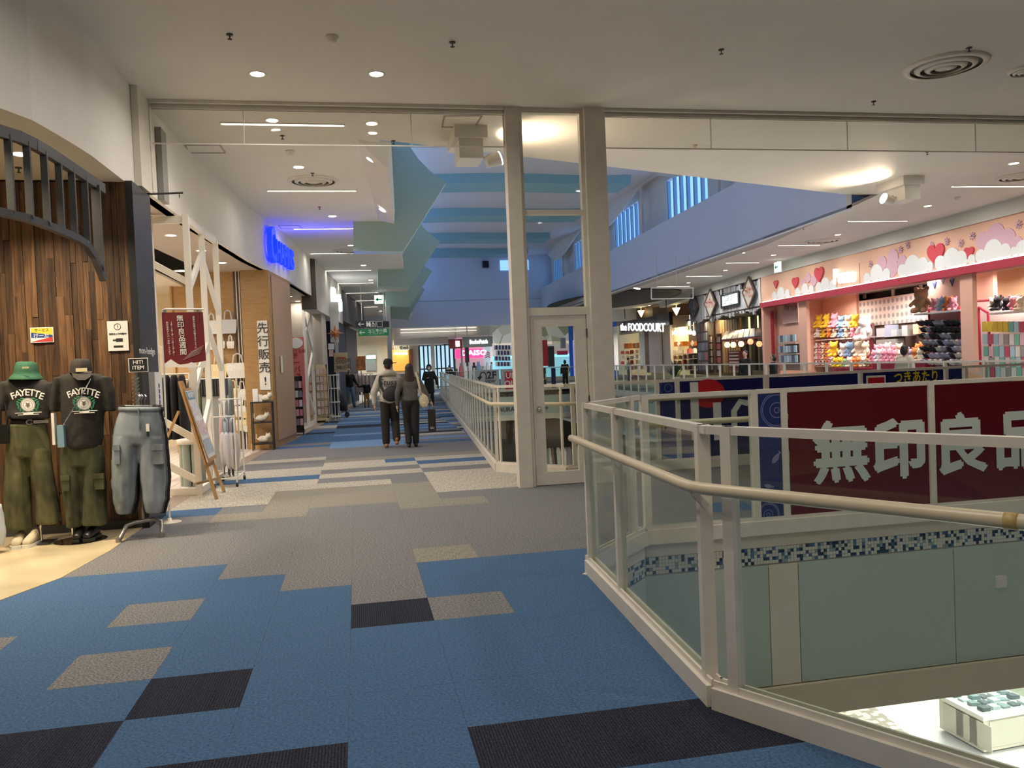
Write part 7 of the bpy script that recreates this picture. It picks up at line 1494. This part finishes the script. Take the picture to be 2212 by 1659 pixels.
t = thing('railing_board', 'pale board with a red clothes shop logo on the far end railing', 'sign', (Yp(1095, 800, Y4).x, Y4, .2)); a, b = Yp(1081, 800, Y4), Yp(1165, 830, Y4); film(a.x, b.x, Y4, .12, 1.22, GRYB, t, th=.02); a, b = Yp(1090, 803, Y4), Yp(1124, 840, Y4); film(a.x, b.x, Y4-.021, b.z, a.z, mat('logo_red', (.55, .01, .02), .4), t, 'logo_square'); lettering('UNI\nQLO', .44, WPR, t, Yp(1107, 820, Y4-.03), (1, 0, 0), bold=.02)
t = thing('railing_board', 'navy board with yellow GU letters, seen through the door glass', 'sign', (Yp(1168, 800, Y4).x, Y4, .2)); a, b = Yp(1152, 799, Y4), Yp(1180, 830, Y4); film(a.x, b.x, Y4-.03, .25, 1.22, mat('gu_navy', (.01, .012, .05), .4), t, th=.02); lettering('GU', .50, mat('gu_yellow', (.55, .52, .25), .5), t, Yp(1167, 815, Y4-.055), (1, 0, 0), bold=.01)
a, b = Yp(1190, 796, Y4), Yp(1201, 840, Y4); m = MB(); m.bx(a.x, b.x, Y4-.05, Y4-.02, .1, 1.2); solo('railing_board', m, NV2, 'narrow navy board right of the GU board', 'sign')
Tt = thing('restaurant_lettering', 'black RESTAURANT lettering with an arrow on the sage slab edge', 'lettering', (Yp(1125, 880, 43.9).x, 43.9, -.9)); lettering('RESTAURANT & BAR. →', .36, BIG, Tt, Yp(1118, 884, 43.9), (1, 0, 0), bold=.02, width=Yp(1185, 884, 43.9).x-Yp(1051, 884, 43.9).x)
for k, (x, y) in enumerate(((1174, 844), (1206, 843), (1238, 841), (1224, 877))):
    c = Yp(x, y, 10.66); m = MB(); m.cyl(c, c+V((0, -.004, 0)), .014, n=14); solo('green_sticker', m, mat('sticker_green', (.0, .16, .10), .5), 'small round green sticker on the glass behind the door', 'sticker', 'green stickers on the glass')
# ================================================================ floor below
Z1 = -6.0
m = MB(); m.bx(-9, 22.5, -5, 64, Z1-.2, Z1); F1 = struct('floor_below', m, mat('floor_below_white', (.72, .72, .70), .3, var=.06, scale=1.2))
ps = [Zp(x, y, Z1+.004) for x, y in ((1735, 1512), (1850, 1497), (2040, 1645), (2180, 1760), (1960, 1700), (1870, 1620))]; m = MB(); m.slab(ps, (0, 0, .004)); pm_, pn, pb2 = nodes('speckled_strip'); pg = pn.nodes.new('ShaderNodeNewGeometry'); pv = pn.nodes.new('ShaderNodeTexVoronoi'); pv.inputs['Scale'].default_value = 7; pv.distance = 'CHEBYCHEV'; pr = pn.nodes.new('ShaderNodeValToRGB'); pr.color_ramp.elements[0].color = (.60, .55, .40, 1); pr.color_ramp.elements[1].color = (.20, .165, .11, 1); pr.color_ramp.elements[0].position = .38; pr.color_ramp.elements[1].position = .46
pn.links.new(pg.outputs['Position'], pv.inputs['Vector']); pn.links.new(pv.outputs['Distance'], pr.inputs[0]); pn.links.new(pr.outputs[0], pb2.inputs['Base Color']); part('speckled_strip', m, pm_, F1)
ps = [Zp(x, y, Z1+.003) for x, y in ((1650, 1522), (1738, 1512), (1875, 1622), (1800, 1640))]; m = MB(); m.slab(ps, (0, 0, .003)); part('pale_tile_strip', m, tilemat('below_tile', (.66, .68, .56), (.5, .52, .44), 2.0), F1)
struct('ceiling_below', MB().bx(-9, 1.4, -5, 64, -1.75, -1.65), CEIL); struct('ceiling_below_bridge', MB().bx(2.2, 19, 6.8, 10.5, -1.75, -1.62), CEIL); struct('ceiling_below_right', MB().bx(11.3, 19, 10.7, 64, -1.75, -1.62), CEIL)
struct('wall_below_left', MB().bx(-1, -.8, -5, 64, Z1, -1.65), mat('below_wall', (.55, .45, .36), .6)); struct('wall_below_far', MB().bx(-9, 19, 52, 52.2, Z1, -1.6), mat('below_dark', (.035, .03, .03), .6)); struct('wall_below_right', MB().bx(18, 18.2, 6, 64, Z1, -1.6), WHITE)
# glass showcase of the jewellery counter
c0, c1 = Zp(2030, 1577, Z1), Zp(2126, 1631, Z1); d = (c1-c0); d.z = 0; L = d.length; d.normalize(); n = V((-d.y, d.x, 0)); n = n if n.x > 0 else -n
t = thing('jewellery_counter', 'cream L-shaped jewellery counter with lit glass cases on the floor below', 'counter', tuple(c1)); CRM = mat('counter_cream', (.70, .66, .55), .4); P = lambda u, v, z: V((c0.x, c0.y, Z1))+d*u+n*v+V((0, 0, z)); D_ = 1.3
m = MB(); m.slab([P(0, 0, .05), P(L, 0, .05), P(L, D_, .05), P(0, D_, .05)], (0, 0, .60)); part('body', m, CRM, t, w=True)
m = MB(); m.slab([P(-.04, -.05, .65), P(L+.05, -.05, .65), P(L+.05, D_+.05, .65), P(-.04, D_+.05, .65)], (0, 0, .08)); part('worktop', m, PAPER, t, w=True)
for k in range(3): u = L*(.12+.3*k); m = MB(); m.slab([P(u, -.012, .12), P(u+.5, -.012, .12), P(u+.5, -.012, .60), P(u, -.012, .60)], -n*.012); part('door', m, mat('counter_panel', (.60, .58, .48), .4), t, w=True)
m = MB(); m.slab([P(L+.012, .12, .12), P(L+.012, D_-.12, .12), P(L+.012, D_-.12, .60), P(L+.012, .12, .60)], d*.01); part('end_panel', m, MATS['counter_panel'], t, w=True)
for a, b in ((P(.05, .05, .73), P(L-.05, .05, .73)), (P(L-.05, .05, .73), P(L-.05, D_-.05, .73)), (P(.05, D_-.05, .73), P(L-.05, D_-.05, .73))): m = MB(); m.slab([a, b, b+V((0, 0, .32)), a+V((0, 0, .32))], (.006, .006, 0)); part('glass_side', m, GLASS, t, w=True)
m = MB(); m.slab([P(.05, .05, 1.05), P(L-.05, .05, 1.05), P(L-.05, D_-.05, 1.05), P(.05, D_-.05, 1.05)], (0, 0, .006)); part('glass_top', m, GLASS, t, w=True)
rj = random.Random(6)
for k in range(20):
    u, v = .12+(L-.34)*(k % 4)/3.2, .12+(D_-.34)*(k//4)/4.2; a = P(u, v, .735); m = MB(); m.slab([a, a+d*rj.uniform(.1, .18), a+d*.16+n*.16, a+n*.14], (0, 0, rj.uniform(.01, .08))); solo('jewellery_tray', m, mat('tray_%d' % (k % 3), ((.10, .12, .15), (.62, .70, .74), (.25, .32, .36))[k % 3], .3), ('dark', 'pale', 'grey')[k % 3]+' jewellery tray inside the glass counter', 'tray', 'trays inside the jewellery counter')
m = MB(); q = P(L*.35, D_+1.6, 0); m.bx(q.x-1.5, q.x+2.5, q.y, q.y+.6, Z1, Z1+.8); m.bx(q.x-1.5, q.x+2.5, q.y, q.y+.6, Z1+.82, Z1+1.0); solo('jewellery_counter', m, CRM, 'second cream counter behind the jewellery counter on the floor below', 'counter')
m = MB(); q = P(L*.55, D_+.7, .73); m.loft([(q.x, q.y, Z1+.0, .12, .12), (q.x, q.y, Z1+.8, .16, .12), (q.x, q.y, Z1+1.3, .2, .13), (q.x, q.y, Z1+1.42, .07, .07)], 12); solo('bust_stand', m, BLACK, 'black display bust behind the jewellery counter', 'bust', smooth=True)
for x, y in ((8.5, 8.6), (12, 8.6), (13, 13), (13, 16.5), (14, 20)): lamp((x, y, -1.85), 1.2, 400, (1, .98, .92), 165)
for y in (20, 30, 40): lamp((13.5, y, -1.85), 1.2, 240, NEUT, 165); lamp((.2, y, -1.85), 1.2, 200, WARM, 165)
lamp((5, 48, -1.9), 1.2, 120, WARM, 165)
# far shop on the floor below: racks of clothes seen through the door glass
struct('trim_below_pier', MB().bx(6.2, 6.5, 47, 47.4, Z1, -1.6), mat('below_beige', (.50, .42, .34), .6))
rk = random.Random(12)
for k in range(16):
    p = Yp(1158+6*k, 990+rk.uniform(-8, 12), 46.2); m = MB(); s = rk.uniform(.2, .34); m.loft([(p.x, 46.2, Z1, s*.5, .2), (p.x, 46.2, Z1+1.4, s, .22), (p.x, 46.2, Z1+rk.uniform(2.0, 2.4), s*.8, .15), (p.x, 46.2, Z1+2.5, .05, .05)], 12, fold=lambda a, t_: .08*math.sin(6*a)); c_ = rk.choice([('white', (.72, .68, .62)), ('black', (.015, .015, .015)), ('grey', (.25, .24, .23)), ('brown', (.25, .15, .10))]); solo('display_figure', m, mat('dummy_'+c_[0], c_[1], .8), c_[0]+' clothed display in the dark shop on the floor below', 'clothes display', 'clothes displays on the floor below', True)
# ================================================================ people
SKIN = mat('skin', (.58, .36, .26), .5)
def person(label, loc, rz, h, top, trou, shoe_m, hair_m, arms, legs, hair='short', top_len=.86, mask=None, cap=None, loose=1.0, hood=None, vox=.014, lean=0, dress=False, group=None):
    """faces -Y before turning; joints in metres for a height of 1.70"""
    k = h/1.70; t = thing('person', label, 'person', loc, rz, group); S = lambda p: V(p)*k
    b = MB(); c = MB(); l_ = MB()
    b.ell(S((0, 0, .95)), S((.14, .10, .12))); b.ell(S((0, 0, 1.12)), S((.125, .09, .16))); b.ell(S((0, 0, 1.29)), S((.155, .10, .14))); b.cap(S((0, .01, 1.38)), S((0, -.01, 1.50)), .058*k, .052*k)
    b.ell(S((0, -.015, 1.60)), S((.074, .092, .105))); b.ell(S((0, -.045, 1.545)), S((.052, .06, .05))); b.ell(S((0, -.11, 1.59)), S((.014, .02, .022))); b.ell(S((.076, 0, 1.59)), S((.012, .02, .03))); b.ell(S((-.076, 0, 1.59)), S((.012, .02, .03)))
    c.ell(S((0, 0, 1.0)), S((.165*loose, .125*loose, .10))); c.ell(S((0, 0, 1.12)), S((.160*loose, .122*loose, .17))); c.ell(S((0, .0, 1.28)), S((.178*loose, .125*loose, .15))); c.cap(S((-.13, .0, 1.375)), S((.13, .0, 1.375)), .068*k, .068*k)
    if top_len < .95: c.cap(S((-.06, 0, top_len+.1)), S((.06, 0, top_len+.1)), .12*k*loose, .12*k*loose)
    hands = MB()
    for s, e, w_ in arms:
        s, e, w_ = S(s), S(e), S(w_); b.cap(s, e, .046*k, .04*k); b.cap(e, w_, .038*k, .026*k); c.cap(s, e, .066*k*loose, .058*k*loose); c.cap(e, e+(w_-e)*.93, .056*k*loose, .043*k*loose)
        d = (w_-e).normalized(); sd = d.cross(V((0, 1, 0))).normalized() if abs(d.y) < .8 else V((1, 0, 0)); pc = w_+d*.045*k; b.cap(w_, pc+d*.02*k, .026*k, .03*k)
        out = V((0, -1, 0)); out = (out-d*out.dot(d)).normalized(); sgn = 1 if s.x > 0 else -1
        for f in range(4):
            o = pc+d*.035*k+out*((f-1.5)*.017*k); L_ = (.062, .072, .068, .05)[f]*k; m1 = o+d*L_*.55; hands.cap(o-d*.015*k, m1, .0085*k, .008*k, 6); hands.cap(m1, m1+(d*.8-sd*sgn*.5).normalized()*L_*.5, .008*k, .0065*k, 6)
        o = w_+d*.025*k+out*.024*k; hands.cap(o, o+(d*.7+out*.7).normalized()*.05*k, .010*k, .008*k, 6)
    feet = []
    for hp, kn, an in legs:
        hp, kn, an = S(hp), S(kn), S(an); b.cap(hp, kn, .075*k, .052*k); b.cap(kn, an, .05*k, .036*k); l_.cap(hp, kn, .098*k*(loose*.5+.5), .078*k*(loose*.5+.5)); l_.cap(kn, an+(kn-an)*.08, .078*k*(loose*.5+.5), .068*k*(loose*.6+.4)); feet.append((an, (kn-an).normalized()))
    l_.ell(S((0, 0, .95)), S((.155, .12, .12)))
    body = blob(b, vox, 2)
    hm = hands.mesh('h'); bm = bmesh.new(); bm.from_mesh(body); bm.from_mesh(hm); bm.to_mesh(body); bm.free(); part('body', body, SKIN, t, smooth=True)
    if dress: c.loft([(0, 0, dress*k, .21*k, .19*k), (0, 0, .9*k, .17*k, .14*k), (0, 0, 1.1*k, .15*k, .12*k)], 16)
    part('top', blob(c, vox, 3), top, t); part('trousers', blob(l_, vox, 3), trou, t)
    for an, d in feet:
        m = MB(); tilt = d.y; m.cap(an+V((0, .045*k, -.035*k)), an+V((0, -.15*k, -.045*k-(.0 if abs(tilt) < .35 else -.0))), .042*k, .036*k, 10); m.cap(an+V((0, 0, .03*k)), an+V((0, .01*k, -.03*k)), .043*k, .045*k, 10)
        me = blob(m, .012, 1); 
        if abs(tilt) > .22: me.transform(M.Translation(an) @ M.Rotation(-.7 if tilt < 0 else .25, 4, 'X') @ M.Translation(-an))
        part('shoe', me, shoe_m, t)
    hd = MB(); hd.ell(S((0, .012, 1.625)), S((.083, .096, .096)))
    if hair == 'long': hd.rings([[S((x*math.cos(a), .055+y_*math.sin(a), z)) for a in [2*math.pi*i/18 for i in range(18)]] for z, x, y_ in ((1.66, .084, .06), (1.55, .090, .062), (1.42, .098, .062), (1.30, .10, .055), (1.22, .085, .045), (1.20, .06, .03))])
    if hair == 'bob': hd.ell(S((0, .03, 1.57)), S((.095, .09, .12)))
    if hair == 'hood': hd.ell(S((0, .01, 1.60)), S((.115, .125, .15)))
    hm_ = blob(hd, .011, 2)
    if hair != 'none':   # clear the face
        bm = bmesh.new(); bm.from_mesh(hm_); dv = [v for v in bm.verts if v.co.y < -.045*k and v.co.z < 1.645*k]; bmesh.ops.delete(bm, geom=dv, context='VERTS'); bm.to_mesh(hm_); bm.free(); part('hair', hm_, hair_m, t)
    m = MB(); m.ell(S((-.03, -.10, 1.605)), S((.011, .006, .007))); m.ell(S((.03, -.10, 1.605)), S((.011, .006, .007))); part('eyes', m, mat('eye_dark', (.02, .015, .012), .3), t)
    m = MB(); m.ell(S((0, -.098, 1.55)), S((.022, .008, .006))); part('mouth', m, mat('lip', (.40, .17, .14), .5), t)
    if mask: m = MB(); m.ell(S((0, -.075, 1.56)), S((.058, .05, .048))); part('face_mask', m, mask, t, smooth=True)
    if cap:
        m = MB(); m.lathe([(.001, .10*k), (.055*k, .092*k), (.088*k, .05*k), (.098*k, -.01*k), (.094*k, -.02*k)], S((0, .005, 1.655)), 18); cp_ = part('cap', m, cap, t, smooth=True)
        a = R(cap_turn.get(label, 0)); ps = [V((math.sin(u+a)*r_, -math.cos(u+a)*r_, 0)) for u, r_ in ((-.75, .09), (-.45, .17), (0, .19), (.45, .17), (.75, .09))]; m = MB(); m.slab([S((0, .005, 1.655))+p*k for p in ps], (0, 0, .014*k)); part('peak', m, cap, cp_)
    if hood:
        m = MB(); m.rings([[S((x*math.cos(a), .045+y_*math.sin(a), z+.03*math.sin(a))) for a in [2*math.pi*i/20 for i in range(20)]] for z, x, y_ in ((1.40, .15, .10), (1.43, .165, .125), (1.47, .15, .12), (1.50, .12, .10), (1.495, .09, .075), (1.45, .08, .06))]); part('hood', blob(m, .012, 2), hood, t)
    return t
cap_turn = {}
AR = lambda sx, e=(.245, .02, 1.11), w_=(.25, -.05, .86): ((sx*.165, 0, 1.38), (sx*e[0], e[1], e[2]), (sx*w_[0], w_[1], w_[2]))
LGS = lambda sx, kx=.1, ky=-.01, ax=.1, ay=.02, az=.08, kz=.49: ((sx*.085, 0, .90), (sx*kx, ky, kz), (sx*ax, ay, az))
BLKC = mat('black_wool', (.014, .013, .013), .9); DKTR = mat('dark_chino', (.020, .017, .013), .9, var=.2, scale=20); HOOD = mat('oatmeal_sweat', (.50, .47, .40), .9, var=.06, scale=40); CHAR = mat('charcoal_knit', (.105, .095, .085), .95, var=.12, scale=60); TANB = mat('tan_boot', (.32, .16, .05), .6); HBR = mat('hair_dark_brown', (.028, .014, .009), .5, var=.3, scale=20, stretch=(8, 8, 1)); HBK = mat('hair_black', (.010, .009, .009), .5); JEAN = mat('mid_blue_jeans', (.12, .20, .32), .9, var=.3, scale=12)
# the couple walking away
m1 = Zp(846, 966); w1 = Zp(891, 966)
cap_turn['person in an oatmeal hooded sweatshirt and black cap, walking away'] = -60
MAN = person('person in an oatmeal hooded sweatshirt and black cap, walking away', (m1.x, m1.y, 0), math.pi+.05, 1.70, HOOD, DKTR, TANB, HBK, [AR(1, (.30, .03, 1.10), (.29, -.02, .87)), AR(-1, (.27, .03, 1.10), (.26, -.06, .88))],
             [LGS(1, .10, -.03, .10, .0), LGS(-1, .10, -.10, .09, .18, .15, .50)], cap=BLKC, loose=1.22, hood=HOOD, top_len=.88)
print('man', m1, 'woman', w1)
lettering('Stussy', .165, BPR, MAN, (.0, .168, 1.285), (-1, 0, 0), w=False, name='back_print', shear=.3, bold=.004, ext=.004); lettering('WORLD\nTOUR', .045, BPR, MAN, (-.01, .170, 1.17), (-1, 0, 0), w=False, name='back_print', ext=.004)
t = thing('sling_bag', 'big black sling bag worn across the oatmeal sweatshirt', 'bag', (m1.x, m1.y, 1.0), math.pi+.05)
m = MB(); m.ell((-.04, .20, .06), (.20, .075, .15), 16, 10, M.Rotation(.25, 3, 'Y')); part('pouch', blob(m, .014, 2), mat('black_nylon', (.015, .015, .017), .6), t)
m = MB(); m.rings([[(x-.028, y_, z), (x+.028, y_, z), (x+.028, y_+.012, z), (x-.028, y_+.012, z)] for x, y_, z in ((.12, .20, .10), (.17, .17, .22), (.185, .145, .33), (.16, .09, .42))]); part('strap', m, MATS['black_nylon'], t)
WOM = person('person with long dark brown hair in a charcoal sweater, walking away', (w1.x, w1.y, 0), math.pi-.02, 1.62, CHAR, BLKC, mat('black_boot', (.012, .012, .012), .5), HBR, [AR(1, (.26, .05, 1.12), (.27, .0, .88)), AR(-1, (.30, .02, 1.13), (.40, .0, .93))],
             [LGS(1, .085, -.05, .07, .10, .10), LGS(-1, .085, .0, .075, -.03)], hair='long', loose=1.02, top_len=1.0)
t = thing('crochet_bag', 'cream crochet shoulder bag hanging from the charcoal sweater shoulder', 'bag', (w1.x+.27, w1.y-.03, .78)); CRO = mat('cream_crochet', (.70, .62, .42), .95, var=.3, scale=45, bump=.6)
m = MB(); m.ell((-.01, 0, .12), (.10, .06, .15), 14, 10); part('body', blob(m, .012, 1), CRO, t); m = MB(); m.tube([(-.05, .0, .2), (-.09, -.04, .40), (-.12, -.06, .58), (-.16, -.02, .68)], .022, 8); part('strap', m, CRO, t, smooth=True)
t = thing('shopping_bag', 'black paper shopping bag with white print carried beside the crochet bag', 'shopping bag', (w1.x+.40, w1.y-.02, .29), -.1); m = MB(); m.bx(-.075, .075, -.05, .05, 0, .43); part('body', m, mat('black_paper', (.014, .012, .010), .5), t); m = MB(); m.tube([(-.04, 0, .43), (-.03, 0, .52), (0, 0, .55), (.03, 0, .52), (.04, 0, .43)], .005, 6); part('handle', m, BLACK, t); lettering('GU', .055, WPR, t, (.0, -.053, .07), (1, 0, 0), w=False, bold=.01)
# walker in black with a mask
p = Zp(930, 877); person('person in black coat and white mask walking this way beside the railing', (p.x, p.y, 0), -.1, 1.62, BLKC, BLKC, BLKC, HBK, [AR(1, (.28, .02, 1.12), (.30, -.05, .88)), AR(-1, (.25, -.05, 1.12), (.10, -.22, 1.16))], [LGS(1, .09, -.08, .09, -.10), LGS(-1, .09, .02, .09, .15, .12)], hair='hood', mask=PAPER, loose=1.15, dress=.55, vox=.018)
p = Zp(757, 880); DAD = person('person in a black sweater and blue jeans holding a child by the hand', (p.x, p.y, 0), .25, 1.62, BLKC, JEAN, BLKC, HBK, [AR(1, (.26, 0, 1.12), (.38, -.08, .92)), AR(-1, (.27, .02, 1.12), (.27, -.06, .88))], [LGS(1, .12, -.12, .14, -.14), LGS(-1, .10, .04, .16, .20, .12)], loose=1.08, vox=.018)
t = thing('shoulder_bag', 'small white bag on the arm of the person in blue jeans', 'bag', (p.x-.30, p.y-.05, .85)); m = MB(); m.bx(-.10, .10, -.04, .04, 0, .28); part('body', m, PAPER, t); m = MB(); m.tube([(-.07, 0, .28), (0, 0, .50), (.07, 0, .28)], .012, 6); part('strap', m, PAPER, t)
p = Zp(793, 880); person('child in a dark sweater and mustard trousers reaching for a hand', (p.x, p.y, 0), 0, 1.10, BLKC, mat('mustard', (.42, .24, .06), .9), BLKC, HBK, [AR(1, (.25, .02, 1.12), (.24, -.05, .92)), ((-.165, 0, 1.38), (-.36, -.02, 1.32), (-.58, -.04, 1.36))], [LGS(1), LGS(-1, .10, -.04, .12, -.04)], loose=1.1, vox=.016)
# right side
p = Rw(1610, 770, 2.0); person('person in dark clothes with a shoulder strap, before the lantern stall', (p.x, p.y, 0), -1.2, 1.66, BLKC, BLKC, BLKC, HBK, [AR(1), AR(-1)], [LGS(1), LGS(-1)], vox=.02, loose=1.15)
p = Rw(1670, 770, 1.9); person('person with black bobbed hair seen from behind, left of the pink shop', (p.x, p.y, 0), -1.9, 1.50, BLKC, BLKC, BLKC, HBK, [AR(1), AR(-1)], [LGS(1), LGS(-1)], hair='bob', vox=.02, loose=1.2)
p = Rw(1955, 770, 1.9); person('person in a cream jacket with black hair, browsing the pink shop', (p.x, p.y, 0), R(95), 1.60, mat('cream_jacket', (.66, .60, .48), .9), BLKC, BLKC, HBK, [AR(1), AR(-1)], [LGS(1), LGS(-1)], hair='bob', vox=.018, loose=1.35)
p = Rw(1357, 780, .2); person('person in a grey jacket bending over the snack counter', (p.x, p.y, 0), R(80), 1.60, mat('grey_jacket', (.42, .42, .40), .9), DKTR, BLKC, HBK, [AR(1, (.22, -.12, 1.12), (.16, -.34, 1.08)), AR(-1, (.22, -.12, 1.12), (.16, -.34, 1.08))], [LGS(1), LGS(-1)], vox=.02, loose=1.2)
p = Yp(1222, 836, 47.0); person('person in dark clothes standing far off, seen through the door glass', (p.x, 47.0, 0), math.pi, 1.62, mat('dark_green_coat', (.03, .035, .03), .9), BLKC, BLKC, HBK, [AR(1), AR(-1)], [LGS(1), LGS(-1)], hair='bob', vox=.02, loose=1.2)
p = Yp(967, 830, 52.0); person('person in dark clothes before the far glazed entrance', (p.x, 50.6, 0), math.pi, 1.60, BLKC, BLKC, BLKC, HBK, [AR(1), AR(-1)], [LGS(1), LGS(-1)], vox=.022)
bpy.data.scenes.remove(TMP)
